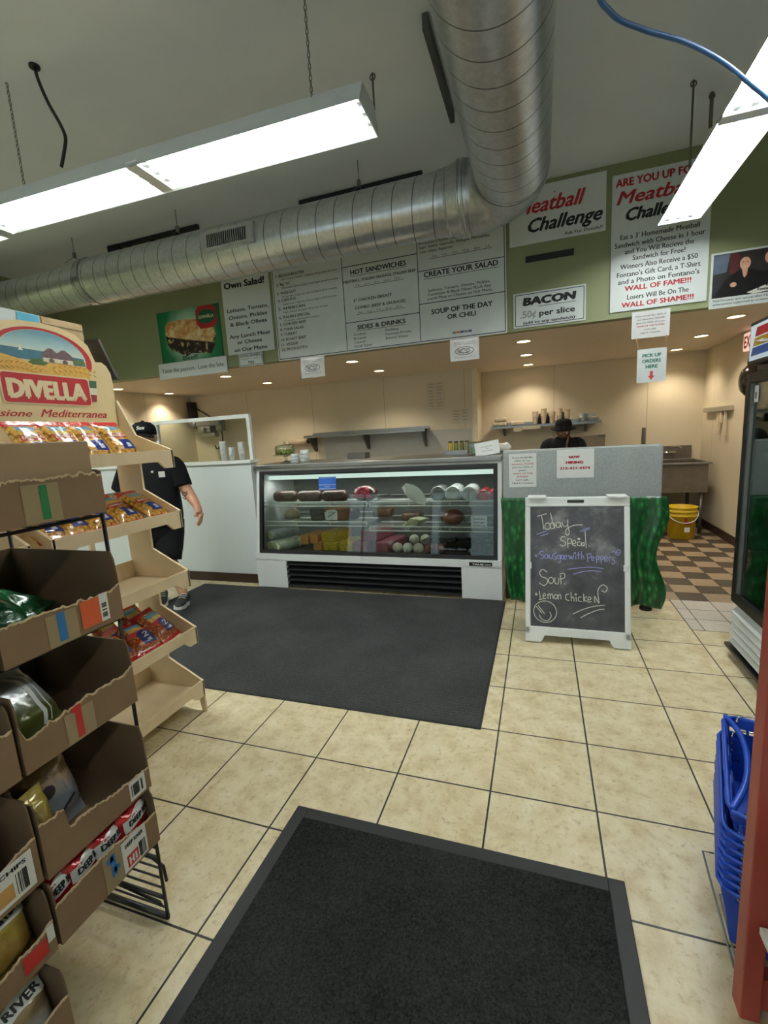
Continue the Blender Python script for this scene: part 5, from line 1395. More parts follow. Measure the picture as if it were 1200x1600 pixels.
def chip_box(label, ya, yb, z0, h, prof, seed, depth=0.40, amp=0.006):
    """open cardboard box, its torn front towards +x; prof is the front panel's top edge from the near end (0) to the far end (1), in metres"""
    t = thing('chip_box', label, 'cardboard box', (FX - 0.004, (ya + yb) / 2, z0), group=None)
    w = (yb - ya) / 2; th = 0.004
    front = torn_edge(prof, 46, amp, seed)
    mb = MB(); mb.i = 0
    A = [(-w + 2 * w * f, z) for f, z in front]
    P = [(-w, 0), (w, 0)] + A[::-1]
    lo = [(q[0], 0.0) for q in A]
    for d, flip in ((0.0, False), (-th, True)):
        up = [mb.bm.verts.new((d, a, b)) for a, b in A]; dn = [mb.bm.verts.new((d, a, b)) for a, b in lo]
        mb.i = 1 if flip else 0
        for i in range(len(A) - 1):
            q = [dn[i], dn[i + 1], up[i + 1], up[i]]
            mb._f(q[::-1] if flip else q)
    mb.build('front_panel', [kraft, kraft_in], t, fix=False)
    mb = MB(); rnd = random.Random(seed + 9)
    for (a, b), (c, d) in zip(A, A[1:]):                              # ragged torn rim
        mb.poly([(0.0012, a, b - 0.0045 * rnd.random() - 0.001), (0.0012, c, d - 0.0045 * rnd.random() - 0.001), (0.0015 * rnd.random(), c, d + 0.0015), (0.0015 * rnd.random(), a, b + 0.0015)])
        mb.poly([(0.0, a, b), (-th, a, b), (-th, c, d), (0.0, c, d)])
    mb.build('torn_rim', torn, t, fix=False)
    for s in (-1, 1):
        mb = MB(); zf = prof[0][1] if s < 0 else prof[-1][1]
        y = s * w
        mb.prism([(-depth, 0), (-0.0005, 0), (-0.0005, min(h, zf + 0.01)), (-0.004, h * 0.75 + zf * 0.25), (-0.012, h), (-depth, h)], lambda u, v, d: Vector((u, d, v)), y - (th if s > 0 else 0), y + (0 if s > 0 else th))
        mb.build('side_panel', kraft_in, t)
    MB().box(-depth - th, -depth, -w, w, 0, h).build('back_panel', kraft_in, t)
    MB().box(-depth, -th, -w + th, w - th, 0, th).build('bottom_panel', kraft_in, t)
    return t


fnb = lambda t: (lambda u, v, d: Vector((0.0018 + d, u - t.location.y, v - t.location.z)))


def sticker(t, name, m, y0, y1, z0, z1, d=0.0):
    mb = MB(); rect(mb, y0, y1, z0, z1, fnb(t), d); return mb.build(name, m, t, fix=False)


def barcode(t, y0, y1, z0, z1, d=0.0008, vert=True):
    mb = MB(); n = 14; rnd = random.Random(int(abs(y0) * 9000))
    for i in range(n):
        if rnd.random() < 0.65:
            if vert:
                a = y0 + (y1 - y0) * i / n; rect(mb, a, a + (y1 - y0) / n * 0.8, z0, z1, fnb(t), d)
            else:
                a = z0 + (z1 - z0) * i / n; rect(mb, y0, y1, a, a + (z1 - z0) / n * 0.8, fnb(t), d)
    mb.build('barcode', ink, t, fix=False)


Aa, Ab, Ba, Bb = -1.098, -0.796, -1.413, -1.108
stk_w = mat('white_sticker', (214, 214, 208), 0.5, var=0.02); stk_o = mat('orange_sticker', (206, 92, 52), 0.5, var=0.05); stk_r = mat('red_sticker', (186, 52, 46), 0.5, var=0.06)
gre = mat('green_tape', (42, 116, 68), 0.4, var=0.04); blt = mat('blue_tape', (52, 112, 168), 0.4, var=0.04); rdt = mat('red_tape', (186, 48, 46), 0.4, var=0.04)
# top box with a closed carton standing in it
b = chip_box('top chip box with a green stripe on its tape, holding a closed carton', Aa, Ab, 1.316, 0.112, [(0, 0.078), (0.12, 0.09), (0.3, 0.105), (0.5, 0.101), (0.8, 0.104), (1, 0.098)], 3, amp=0.009)
sticker(b, 'packing_tape', tape, -1.0, -0.915, 1.318, 1.408); sticker(b, 'green_stripe', gre, -0.962, -0.943, 1.325, 1.405, 0.0008)
t = thing('closed_carton', 'plain closed carton standing inside the top torn box', 'carton', (FX - 0.21, -0.946, 1.322))
MB().rbox(-0.19, 0.19, -0.143, 0.140, 0, 0.18, 0.004).build('carton', mat('light_brown_carton', (158, 132, 102), 0.7, var=0.05), t)
b = chip_box('chip box with a blue stripe and an orange sticker, under the top box', Aa, Ab, 1.02, 0.186, [(0, 0.092), (0.3, 0.094), (0.6, 0.085), (0.85, 0.084), (0.93, 0.088), (1, 0.098)], 5)
sticker(b, 'packing_tape', tape, -1.0, -0.925, 1.022, 1.10); sticker(b, 'blue_stripe', blt, -0.975, -0.955, 1.03, 1.10, 0.0008)
sticker(b, 'orange_sticker', stk_o, -0.915, -0.862, 1.034, 1.104); sticker(b, 'white_sticker', stk_w, -0.862, -0.838, 1.034, 1.108)
barcode(b, -0.858, -0.844, 1.04, 1.10, vert=False)
b = chip_box('chip box with a red stripe holding an olive and grey bag', Aa, Ab, 0.767, 0.184, [(0, 0.12), (0.03, 0.08), (0.12, 0.082), (0.42, 0.092), (0.55, 0.1), (0.62, 0.096), (0.9, 0.098), (1, 0.11)], 7, amp=0.01)
sticker(b, 'packing_tape', tape, -1.0, -0.925, 0.769, 0.848); sticker(b, 'red_stripe', rdt, -0.974, -0.957, 0.775, 0.86, 0.0008); sticker(b, 'red_stripe', rdt, -0.982, -0.957, 0.845, 0.858, 0.001)
b = chip_box('half empty chip box with a high torn flap, below the olive bag box', Aa, Ab, 0.492, 0.192, [(0, 0.146), (0.06, 0.14), (0.2, 0.136), (0.215, 0.08), (0.24, 0.075), (0.28, 0.088), (0.6, 0.07), (1, 0.064)], 11, amp=0.007)
sticker(b, 'white_sticker', stk_w, -0.868, -0.815, 0.50, 0.556); barcode(b, -0.862, -0.822, 0.51, 0.545)
b = chip_box('chip box of red bags with a blue arrow tape and a red logo sticker', Aa, Ab, 0.309, 0.166, [(0, 0.108), (0.3, 0.115), (0.55, 0.118), (0.7, 0.105), (0.9, 0.095), (1, 0.1)], 13)
sticker(b, 'packing_tape', tape, -0.975, -0.92, 0.311, 0.42)
mb = MB()
for y0, y1, z0, z1 in ((-0.955, -0.94, 0.345, 0.41), (-0.965, -0.945, 0.39, 0.405), (-0.948, -0.93, 0.355, 0.37)):
    rect(mb, y0, y1, z0, z1, fnb(b), 0.0008)
mb.build('blue_arrow', blt, b, fix=False)
sticker(b, 'white_sticker', stk_w, -0.92, -0.84, 0.318, 0.412, 0.0004); sticker(b, 'red_logo', stk_r, -0.908, -0.872, 0.326, 0.362, 0.001)
mb = MB(); write(mb, 'H1', -0.903, -0.878, 0.332, 0.024, fnb(b), 0.0016, 0.04); mb.build('logo_lettering', white, b, fix=False)
barcode(b, -0.868, -0.846, 0.324, 0.37); mb = MB(); write(mb, 'DEEP RIVER', -0.91, -0.85, 0.388, 0.012, fnb(b), 0.001, 0.02); mb.build('sticker_lettering', ink, b, fix=False)
# near column
chip_box('plain chip box in the near column beside the blue stripe box', Ba, Bb, 1.02, 0.186, [(0, 0.09), (0.5, 0.094), (1, 0.1)], 17)
chip_box('plain chip box in the near column beside the olive bag box', Ba, Bb, 0.767, 0.176, [(0, 0.105), (0.5, 0.112), (0.9, 0.118), (1, 0.12)], 19)
b = chip_box('near column chip box with a large white label, beside the half empty box', Ba, Bb, 0.503, 0.205, [(0, 0.07), (0.6, 0.08), (0.8, 0.1), (1, 0.118)], 23)
sticker(b, 'white_label', stk_w, -1.225, -1.122, 0.515, 0.605); sticker(b, 'tan_picture', mat('tan_print', (184, 142, 84), 0.5, var=0.2), -1.212, -1.166, 0.525, 0.562, 0.0008)
barcode(b, -1.16, -1.136, 0.525, 0.575); mb = MB(); write(mb, 'CHIPS', -1.19, -1.135, 0.585, 0.01, fnb(b), 0.0008, 0.02); mb.build('label_lettering', ink, b, fix=False)
b = chip_box('near column chip box with a red sticker on its torn rim', Ba, Bb, 0.312, 0.162, [(0, 0.052), (0.6, 0.06), (0.9, 0.07), (1, 0.085)], 29)
sticker(b, 'red_sticker', stk_r, -1.18, -1.128, 0.33, 0.372); sticker(b, 'white_sticker', stk_w, -1.126, -1.11, 0.35, 0.39)
chip_box('lowest chip box standing just above the floor in the near column', Ba, Bb, 0.06, 0.185, [(0, 0.14), (0.5, 0.13), (0.8, 0.115), (1, 0.12)], 31)
chip_box('top chip box of the near column next to the green stripe box', Ba, Bb, 1.316, 0.112, [(0, 0.09), (0.5, 0.1), (1, 0.1)], 37)


# ---- bags of chips in the boxes
def chip_mat(name, c0, c1, sc=9, split=0.5):
    m = bpy.data.materials.new(name); m.use_nodes = True
    k = NT(m); p = k.coord('Generated'); x, y, z = k.sep(p); n = k.noise(k.coord(), sc, 4)
    k.l(k.ramp(k.math('ADD', z, k.math('MULTIPLY', k.math('SUBTRACT', n, 0.5), 0.8)), [(split - 0.12, lin(c0)), (split + 0.12, lin(c1))]), k.bsdf.inputs['Base Color'])
    k.bsdf.inputs['Roughness'].default_value = 0.24; k.bsdf.inputs['Metallic'].default_value = 0.15
    k.bsdf.inputs['Coat Weight'].default_value = 0.7; k.bsdf.inputs['Coat Roughness'].default_value = 0.1
    k.bump(k.noise(k.coord(), 26, 3), 0.5, 0.01)
    return m


def chip_bag(label, loc, rz, lean, m, w=0.16, h=0.2, t=0.07, seed=0, band=None, roll=0.0, group=None, word='DEEP RIVER'):
    o = thing('chip_bag', label, 'chip bag', loc, group=group)
    o.rotation_euler = (Matrix.Rotation(math.radians(90) + rz, 4, 'Z') @ Matrix.Rotation(lean, 4, 'X') @ Matrix.Rotation(roll, 4, 'Y')).to_euler()
    mb = MB(); hf = bag_mesh(mb, w, h, t, seed); mb.build('bag_film', m, o)
    if band:
        z0, z1 = band; fb = lambda u, v, d: Vector((u, -hf(u, v) - 0.002 - d, v))
        mb = MB(); mb.sheet(lambda a, b: fb((a - 0.5) * w * 0.94, z0 + (z1 - z0) * b + 0.01 * math.sin(a * PI), 0.0), 12, 3)
        mb.build('white_band', mat('silver_white_band', (206, 210, 206), 0.25, coat=0.5), o, fix=False)
        mb = MB(); write(mb, word, -w * 0.4, w * 0.4, z0 + (z1 - z0) * 0.28 + 0.006, (z1 - z0) * 0.5, fb, 0.0014, 0.03); mb.build('band_lettering', ink, o, fix=False)
    return o


m_red = chip_mat('red_chip_bag', (150, 26, 34), (186, 36, 44)); m_ylw = chip_mat('yellow_chip_bag', (146, 116, 52), (170, 150, 66), 14); m_grn = chip_mat('green_chip_bag', (12, 82, 44), (40, 140, 84), 12)
m_olv = chip_mat('olive_grey_chip_bag', (92, 98, 44), (178, 186, 190), 7, 0.42); m_gry2 = chip_mat('grey_chip_bag', (120, 126, 132), (160, 132, 96), 8); m_wht = chip_mat('white_chip_bag', (188, 188, 178), (150, 128, 96), 8)
chip_bag('glossy green chip bag lying in the blue stripe box', (-1.02, -1.02, 1.06), 0.3, math.radians(-70), m_grn, 0.15, 0.2, 0.08, 1, roll=0.5)
chip_bag('second green chip bag deeper in the blue stripe box', (-1.07, -0.90, 1.055), -0.3, math.radians(-74), m_grn, 0.14, 0.19, 0.06, 2, roll=-0.6)
o = chip_bag('olive and silver chip bag slumped in the red stripe box', (-0.95, -1.015, 0.798), 0.25, math.radians(-38), m_olv, 0.15, 0.19, 0.075, 3)
mb = MB(); hfo = bag_mesh(MB(), 0.15, 0.19, 0.075, 3); fb = lambda u, v, d: Vector((u, -hfo(u, v) - 0.0015 - d, v))
mb.sheet(lambda a, b: fb(0.012 + 0.012 * a, 0.02 + 0.15 * b, 0.0), 2, 12); mb.sheet(lambda a, b: fb(0.036 + 0.004 * a, 0.02 + 0.15 * b, 0.0), 2, 12)
mb.build('white_stripe', white, o, fix=False)
chip_bag('dim yellow chip bag standing behind the olive bag', (-1.12, -1.02, 0.777), 0.2, math.radians(-12), m_ylw, 0.14, 0.17, 0.06, 4)
o = chip_bag('grey chip bag with a dark round emblem leaning in the half empty box', (-1.0, -0.985, 0.50), 0.1, math.radians(-16), m_gry2, 0.14, 0.215, 0.07, 5)
mb = MB(); hf5 = bag_mesh(MB(), 0.14, 0.215, 0.07, 5); fb = lambda u, v, d: Vector((u, -hf5(u, v) - 0.0015 - d, v))
mb.sheet(lambda a, b: fb(-0.02 + 0.018 * (2 * a - 1) * math.sqrt(max(0, 1 - (2 * b - 1) ** 2)), 0.115 + 0.018 * (2 * b - 1), 0.0), 8, 8, False)
stroke(mb, [(-0.035, 0.06), (0.0, 0.05), (0.04, 0.068)], 0.008, fb)
mb.build('dark_emblem', mat('dark_emblem_ink', (40, 32, 40), 0.4), o, fix=False)
chip_bag('yellow chip bag behind the high torn flap', (-0.95, -1.055, 0.50), 0.2, math.radians(-10), m_ylw, 0.075, 0.175, 0.05, 6)
for i, (y, z, rz, lb) in enumerate(((-0.838, 0.02, 0.05, 'red chip bag at the far end of the red logo box'), (-0.915, 0.012, -0.08, 'red chip bag in the middle of the red logo box'), (-0.985, 0.005, 0.06, 'red chip bag third along the red logo box'), (-1.05, 0.0, -0.1, 'red chip bag nearest the column gap in the red logo box'))):
    chip_bag(lb, (-0.935 - 0.006 * i, y, 0.314 + z * 0.4), rz + 0.35, math.radians(-6), m_red, 0.116, 0.158, 0.072, 10 + i, (0.082, 0.118), group='red chip bags in the red logo box')
chip_bag('green chip bag in the near column beside the olive bag box', (-0.96, -1.16, 0.777), 0.2, math.radians(-8), m_grn, 0.09, 0.19, 0.06, 20)
chip_bag('yellow chip bag low in the near column beside the olive bag box', (-1.05, -1.27, 0.777), 0.2, math.radians(-8), m_ylw, 0.13, 0.16, 0.06, 21)
chip_bag('red chip bag in the near column box with the large white label', (-0.955, -1.22, 0.512), 0.0, math.radians(-14), m_red, 0.14, 0.17, 0.07, 22, (0.07, 0.11))
chip_bag('yellow chip bag with a white band in the red sticker box', (-0.945, -1.19, 0.32), 0.1, math.radians(-10), m_ylw, 0.14, 0.155, 0.07, 23, (0.11, 0.145))
chip_bag('yellow chip bag lying low in the red sticker box', (-0.955, -1.33, 0.32), -0.2, math.radians(-50), m_ylw, 0.13, 0.15, 0.06, 24)
chip_bag('white chip bag with a black lettered band in the lowest box', (-0.94, -1.165, 0.069), 0.05, math.radians(-12), m_wht, 0.10, 0.168, 0.06, 25, (0.125, 0.155), word='RIVER')
chip_bag('brown chip bag crumpled in the lowest box', (-0.96, -1.27, 0.069), 0.3, math.radians(-20), chip_mat('brown_chip_bag', (60, 34, 28), (110, 74, 50), 12), 0.1, 0.165, 0.06, 26)
chip_bag('pale chip bag at the near end of the lowest box', (-0.95, -1.35, 0.069), -0.1, math.radians(-20), m_wht, 0.1, 0.16, 0.06, 27)
# ------------------------------------------------------------------ drinks cooler
fr = thing('drinks_cooler', 'tall black glass-door drinks cooler with a striped lit header and white louvres', 'cooler', (1.32, 1.10, 0))
blk = mat('black_cooler_shell', (17, 17, 18), 0.42, var=0.05)
mb = MB()
mb.box(0.04, 0.74, 0.395, 0.43, 0.06, 1.98); mb.box(0.04, 0.74, -0.43, -0.395, 0.06, 1.98); mb.box(0.70, 0.74, -0.395, 0.395, 0.06, 1.98)
mb.box(0.04, 0.70, -0.395, 0.395, 0.33, 0.36); mb.box(0.04, 0.70, -0.395, 0.395, 1.70, 1.98); mb.box(0.04, 0.74, -0.43, 0.43, 0.045, 0.07)
mb.build('cabinet', blk, fr)
mb = MB()
for y0, y1, z0, z1 in ((0.375, 0.43, 0.34, 1.69), (-0.43, -0.375, 0.34, 1.69), (-0.375, 0.375, 0.34, 0.405), (-0.375, 0.375, 1.635, 1.69)):
    mb.rbox(-0.01, 0.035, y0, y1, z0, z1, 0.006)
dd = mb.build('door', blk, fr)
MB().box(0.01, 0.016, -0.375, 0.375, 0.405, 1.635).build('door_glass', glass('cooler_glass', (196, 208, 204), 0.14), dd)
MB().box(0.005, 0.0085, 0.30, 0.345, 1.53, 1.62).build('paper_tag', paper, dd)
mb = MB(); mb.box(0.004, 0.0048, 0.318, 0.33, 1.55, 1.585); mb.build('tag_mark', ink, dd)
MB().box(-0.004, 0.012, 0.355, 0.375, 0.405, 1.635).build('glass_trim', mat('grey_trim', (120, 124, 122), 0.4, 0.5), dd)
MB().rbox(-0.03, 0.04, -0.43, 0.362, 1.73, 1.955, 0.008).build('header_frame', blk, fr)
fn = lambda u, v, d: Vector((-0.0315 - d, u - 1.10, v))
he = MB(); rect(he, 0.70, 1.447, 1.752, 1.935, fn); heo = he.build('header_panel', emit('pale_header_light', (196, 208, 220), 0.28), fr)
for nm, rgb, z0, z1, s in (('red_stripe', (186, 30, 44), 1.872, 1.918, 0.0), ('yellow_stripe', (192, 150, 24), 1.824, 1.866, 0.0), ('blue_stripe', (24, 78, 160), 1.776, 1.818, 0.0)):
    mb = MB(); k = lambda z: 1.425 - (z - 1.776) * 0.4
    mb.poly([fn(0.72, z0, 0.001), fn(k(z0), z0, 0.001), fn(k(z1), z1, 0.001), fn(0.72, z1, 0.001)]); mb.build(nm, mat('header_' + nm, rgb, 0.35, var=0.03), heo)
mb = MB(); mb.poly([fn(*q, 0.002) for q in ((1.375, 1.85), (1.32, 1.838), (1.2, 1.822), (1.0, 1.825), (1.2, 1.835), (1.30, 1.85))]); mb.build('white_swoosh', white, heo)
for i in range(5):
    z = 0.085 + i * 0.047
    MB().prism([(-0.012, z), (0.03, z + 0.03), (0.03, z + 0.042), (-0.002, z + 0.022), (-0.014, z + 0.008)], lambda u, v, d: Vector((u, d, v)), -0.42, 0.405).build('louvre', white, fr)
mb = MB(); mb.box(0.035, 0.05, -0.42, 0.42, 0.07, 0.33); mb.build('grille_back', black, fr)
MB().box(-0.03, 0.06, -0.43, 0.425, 0.05, 0.068).build('kick_lip', blk, fr)
for x in (0.08, 0.7):
    for y in (-0.4, 0.4):
        MB().cyl((x, y, 0), (x, y, 0.05), 0.02, n=10).build('foot', black, fr)
for z in (0.66, 0.95, 1.24):
    mb = MB(); mb.box(0.06, 0.68, -0.39, 0.39, z, z + 0.008)
    mb.build('cooler_shelf', mat('white_shelf_wire', (150, 156, 156), 0.4), fr)

# ------------------------------------------------------------------ red shelf unit at the aisle edge
redw_m = mat('brick_red_painted_wood', (150, 62, 52), 0.45, var=0.14, scale=6)
rs = thing('red_shelf_unit', 'brick red painted wooden shelf unit with white shelf boards', 'shelf unit', (0.66, -0.53, 0))
for x in (0.0, 0.42):
    for y in (-0.05, -1.05):
        MB().rbox(x, x + 0.042, y, y + 0.05, 0.0, 1.52, 0.004).build('post', redw_m, rs)
for y in (-0.045, -1.045):
    for z in (0.03, 1.4):
        MB().box(0.042, 0.42, y + 0.005, y + 0.04, z, z + 0.09).build('end_rail', redw_m, rs)
MB().box(0.06, 0.1, -1.05, -0.055, 0.03, 0.11).build('plinth', redw_m, rs)
wsh = mat('worn_white_shelf', (206, 204, 196), 0.5, var=0.08, scale=10)
for z in (0.275, 0.58, 0.96):
    MB().rbox(0.018, 0.46, -1.04, -0.062, z, z + 0.019, 0.003).build('shelf_board', wsh, rs)
t = thing('wooden_crate', 'raw wooden crate on the lowest white board of the red shelf unit', 'crate', (0.882, -0.70, 0.2945))
crw = mat('raw_pine', (160, 122, 76), 0.6, var=0.18, scale=12)
for a, b, c, d in ((-0.19, 0.19, -0.12, -0.108), (-0.19, 0.19, 0.045, 0.057), (-0.19, -0.178, -0.108, 0.045), (0.178, 0.19, -0.108, 0.045)):
    MB().box(a, b, c, d, 0, 0.13).build('crate_side', crw, t)
MB().box(-0.178, 0.178, -0.108, 0.045, 0, 0.01).build('crate_bottom', crw, t)

# ------------------------------------------------------------------ stack of blue shopping baskets
blue_m = mat('blue_basket_plastic', (22, 72, 186), 0.35, var=0.05)
bk = mat('bright_handle_wire', (196, 200, 204), 0.25, 0.9)


def basket(label, loc, rot, full):
    t = thing('shopping_basket', label, 'basket', loc, group='stacked blue shopping baskets')
    t.rotation_euler = rot
    H, TX, TY, BX, BY = 0.20, 0.235, 0.15, 0.195, 0.115
    mb = MB()
    def rr(hx, hy, z, r=0.035):
        return [(sx * (hx - r) + r * math.cos(a), sy * (hy - r) + r * math.sin(a), z) for sx, sy, a0 in ((1, 1, 0), (-1, 1, PI / 2), (-1, -1, PI), (1, -1, 1.5 * PI)) for a in (a0, a0 + PI / 4, a0 + PI / 2)]
    lv = [0, 0.05, 0.058, 0.085, 0.093, 0.125, 0.133, 0.17, 0.178, 0.2] if full else [0, 0.05, 0.17, 0.2]
    def wall_pt(side, f, z):
        k = z / H; hx = BX + (TX - BX) * k; hy = BY + (TY - BY) * k
        return {0: (-hx + 2 * hx * f, -hy), 1: (hx, -hy + 2 * hy * f), 2: (hx - 2 * hx * f, hy), 3: (-hx, hy - 2 * hy * f)}[side] + (z,)
    for side in range(4):
        n = 15 if side % 2 == 0 else 11
        for j in range(len(lv) - 1):
            gap = full and lv[j + 1] - lv[j] > 0.015 and j not in (0, len(lv) - 2)
            for i in range(n):
                f0, f1 = i / n, (i + 1) / n
                if gap:
                    m0, m1 = f0 + 0.72 / n, f1
                    if i == 0:
                        mb.poly([wall_pt(side, f0, lv[j]), wall_pt(side, f0 + 0.3 / n, lv[j]), wall_pt(side, f0 + 0.3 / n, lv[j + 1]), wall_pt(side, f0, lv[j + 1])])
                    mb.poly([wall_pt(side, m0, lv[j]), wall_pt(side, m1, lv[j]), wall_pt(side, m1, lv[j + 1]), wall_pt(side, m0, lv[j + 1])])
                else:
                    mb.poly([wall_pt(side, f0, lv[j]), wall_pt(side, f1, lv[j]), wall_pt(side, f1, lv[j + 1]), wall_pt(side, f0, lv[j + 1])])
    if full:
        mb.poly([wall_pt(s, 0, 0.0) for s in range(4)])
    w = mb.build('basket_wall', blue_m, t)
    so = w.modifiers.new('thickness', 'SOLIDIFY'); so.thickness = 0.003
    mb = MB(); P = rr(TX + 0.005, TY + 0.005, 0.2); mb.tube(P + P[:1], 0.0065, 6); mb.build('rim', blue_m, t)
    mb = MB()
    for sx, q in ((-1, 0.188), (1, 0.206)):
        mb.tube(spline([(sx * (TX - 0.03), 0.12, q - 0.003), (sx * (TX + 0.019), 0.09, q), (sx * (TX + 0.022), -0.09, q), (sx * (TX - 0.03), -0.12, q - 0.003)], 4), 0.0034, 5)
    if full:
        hb = MB(); hb.tube(spline([(TX - 0.005, TY - 0.002, 0.203), (0.12, TY - 0.035, 0.214), (0.0, TY - 0.045, 0.217), (-0.12, TY - 0.035, 0.214), (-TX + 0.005, TY - 0.002, 0.203)], 5), 0.0085, 8)
        hb.build('folded_handle', blue_m, t)
    mb.build('wire_handle', bk, t)
    return t


SX, SY, SR = 0.862, -0.255, math.radians(74)
b1 = None
NB = ('lowest', 'second', 'third', 'fourth', 'fifth', 'sixth', 'seventh', 'eighth', 'ninth', 'tenth')
for i in range(8):
    lb = 'blue shopping basket, %s from the floor in the nested stack' % NB[i]
    if b1 is None:
        b1 = basket(lb, (SX, SY, 0.025), (0, 0, SR), False)
    else:
        dup(b1, (SX + 0.001 * (i % 3), SY + 0.001 * (i % 2), 0.025 + 0.025 * i), label=lb)
basket('slotted open blue shopping basket on top of the nested stack', (SX + 0.01, SY - 0.002, 0.258), (0, 0, SR), True)
st = thing('basket_stand', 'thin wire stand under the stack of blue shopping baskets', 'stand', (SX, SY, 0))
mb = MB()
for y in (-0.1, 0.1):
    mb.tube([(-0.12, y, 0.006), (0.12, y, 0.006)], 0.005, 6)
for x in (-0.12, 0.12):
    mb.tube([(x, -0.1, 0.014), (x, 0.1, 0.014)], 0.005, 6)
mb.build('base_wire', galv, st)
mb = MB()
for y0, y1, z, x in ((-0.21, 0.06, 0.10, -0.175), (-0.20, -0.06, 0.075, -0.165)):
    mb.tube([(-0.1, y0 + 0.06, 0.006), (x, y0, 0.006), (x, y1, z), (x + 0.03, y1, z)], 0.003, 6)
mb.build('guard_wire', galv, st)
# ------------------------------------------------------------------ kitchen behind the counter
# steel wall shelves
def wall_shelf(label, x0, x1, y_wall, depth, z, drop, tilt=0.0, brackets=(0.03, 0.5, 0.97)):
    t = thing('wall_shelf', label, 'shelf', ((x0 + x1) / 2, y_wall, z))
    L = (x1 - x0) / 2
    mb = MB(); mb.box(-L, L, -depth, -0.002, -0.004, 0.0); mb.box(-L, L, -depth, -depth + 0.004, -0.038, 0.0); mb.box(-L, L, -0.008, -0.002, 0.0, 0.04)
    mb.build('shelf_plate', steel, t)
    for f in brackets:
        x = -L + 2 * L * f
        MB().prism([(-0.003, -0.005), (-depth + 0.03, -0.005), (-depth + 0.03, -0.035), (-0.06, -drop), (-0.003, -drop)], YZ, x - 0.012, x + 0.012).build('bracket', steel_dark, t)
    return t


wall_shelf('long empty steel shelf on the wall behind the deli case', -3.30, -1.36, YK, 0.32, 1.53, 0.26)
wall_shelf('steel wall shelf loaded with cups behind the person in the black hat', -0.50, 1.0, YB, 0.33, 1.50, 0.15, brackets=(0.12, 0.88))
tag(MB().box(-3.1, -0.74, YK - 0.006, YK - 0.001, 0.93, 1.5).build('wall_splashback', mat('grey_white_splash_panel', (182, 180, 170), 0.4, var=0.03)), 'grey-white splash panel on the wall under the long steel shelf', 'wall panel')
t = thing('back_bench', 'steel work bench against the wall behind the deli case', 'bench', (-2.1, YK - 0.36, 0))
MB().box(-1.2, 1.3, -0.34, 0.34, 0.88, 0.92).build('bench_top', steel, t)
for x in (-1.15, 0.05, 1.25):
    for y in (-0.3, 0.3):
        MB().cyl((x, y, 0), (x, y, 0.88), 0.02, n=10).build('leg', steel_dark, t)
# paper towel roll by the long shelf
t = thing('paper_roll', 'roll of brown paper on a black wall holder by the long steel shelf', 'paper roll', (-3.5, YK - 0.08, 1.445))
MB().cyl((-0.19, 0, 0), (0.14, 0, 0), 0.05, n=20).build('roll', mat('tan_paper', (206, 186, 154), 0.7), t)
mb = MB(); mb.cyl((0.141, 0, 0), (0.19, 0, 0), 0.03, n=14); mb.box(0.165, 0.185, 0.0, 0.078, -0.02, 0.02); mb.cyl((-0.21, 0, 0), (-0.191, 0, 0), 0.02, n=12); mb.build('holder', black, t)
# small things on the rear edge of the case top
t = thing('steel_pan', 'small dull steel pan at the rear edge of the deli case top', 'pan', (-1.61, 2.80, 1.2455))
MB().box(-0.1, 0.1, -0.07, 0.07, 0, 0.003).build('pan_base', steel_dark, t)
mb = MB()
for a, b, c, d in ((-0.1, 0.1, -0.07, -0.066), (-0.1, 0.1, 0.066, 0.07), (-0.1, -0.096, -0.066, 0.066), (0.096, 0.1, -0.066, 0.066)):
    mb.box(a, b, c, d, 0.003, 0.06)
mb.build('pan_wall', steel_dark, t)
t = thing('steel_tray', 'low steel tray holding pickle jars on the deli case top', 'tray', (-0.57, 2.80, 1.246))
mb = MB(); mb.box(-0.11, 0.11, -0.06, 0.06, 0.0, 0.004); mb.box(-0.11, 0.11, -0.064, -0.06, 0.0, 0.04); mb.box(-0.11, 0.11, 0.06, 0.064, 0.0, 0.04); mb.box(-0.114, -0.11, -0.064, 0.064, 0, 0.04); mb.box(0.11, 0.114, -0.064, 0.064, 0, 0.04)
mb.build('tray_pan', steel, t)
for i, (x, c, lb) in enumerate(((-0.635, (176, 150, 44), 'jar of yellow peppers at the end of the steel tray'), (-0.58, (120, 112, 40), 'jar of olive green pickles, second on the steel tray'), (-0.525, (108, 104, 44), 'jar of green pickles, third on the steel tray'), (-0.475, (140, 132, 100), 'jar of pale relish at the tray end by the plastic box'))):
    t = thing('pickle_jar', lb, 'jar', (x, 2.80, 1.2505), group='jars on the steel tray')
    MB().lathe([(0.021, 0), (0.024, 0.01), (0.024, 0.085), (0.019, 0.1), (0.019, 0.108)], n=16).build('jar', mat('pickle_fill_%d' % i, c, 0.15, var=0.25, scale=40, coat=0.8), t)
    MB().lathe([(0.02, 0.108), (0.02, 0.122), (0.018, 0.124)], n=16).build('lid', steel_dark, t)
# white foam cups on the partition sill
for x, n, lb in ((-2.905, 9, 'tall stack of white foam cups, farthest along the sill'), (-2.80, 5, 'short middle stack of white foam cups on the sill'), (-2.683, 8, 'tall stack of white foam cups nearest the deli case')):
    t = thing('cup_stack', lb, 'cups', (x, 2.289, 1.3055), group='foam cup stacks on the sill')
    for i in range(n):
        MB().lathe([(0.024, 0), (0.031, 0.062), (0.0335, 0.064), (0.0335, 0.068), (0.031, 0.068)], n=16).build('foam_cup', white, t, (0, 0, 0.0165 * i))
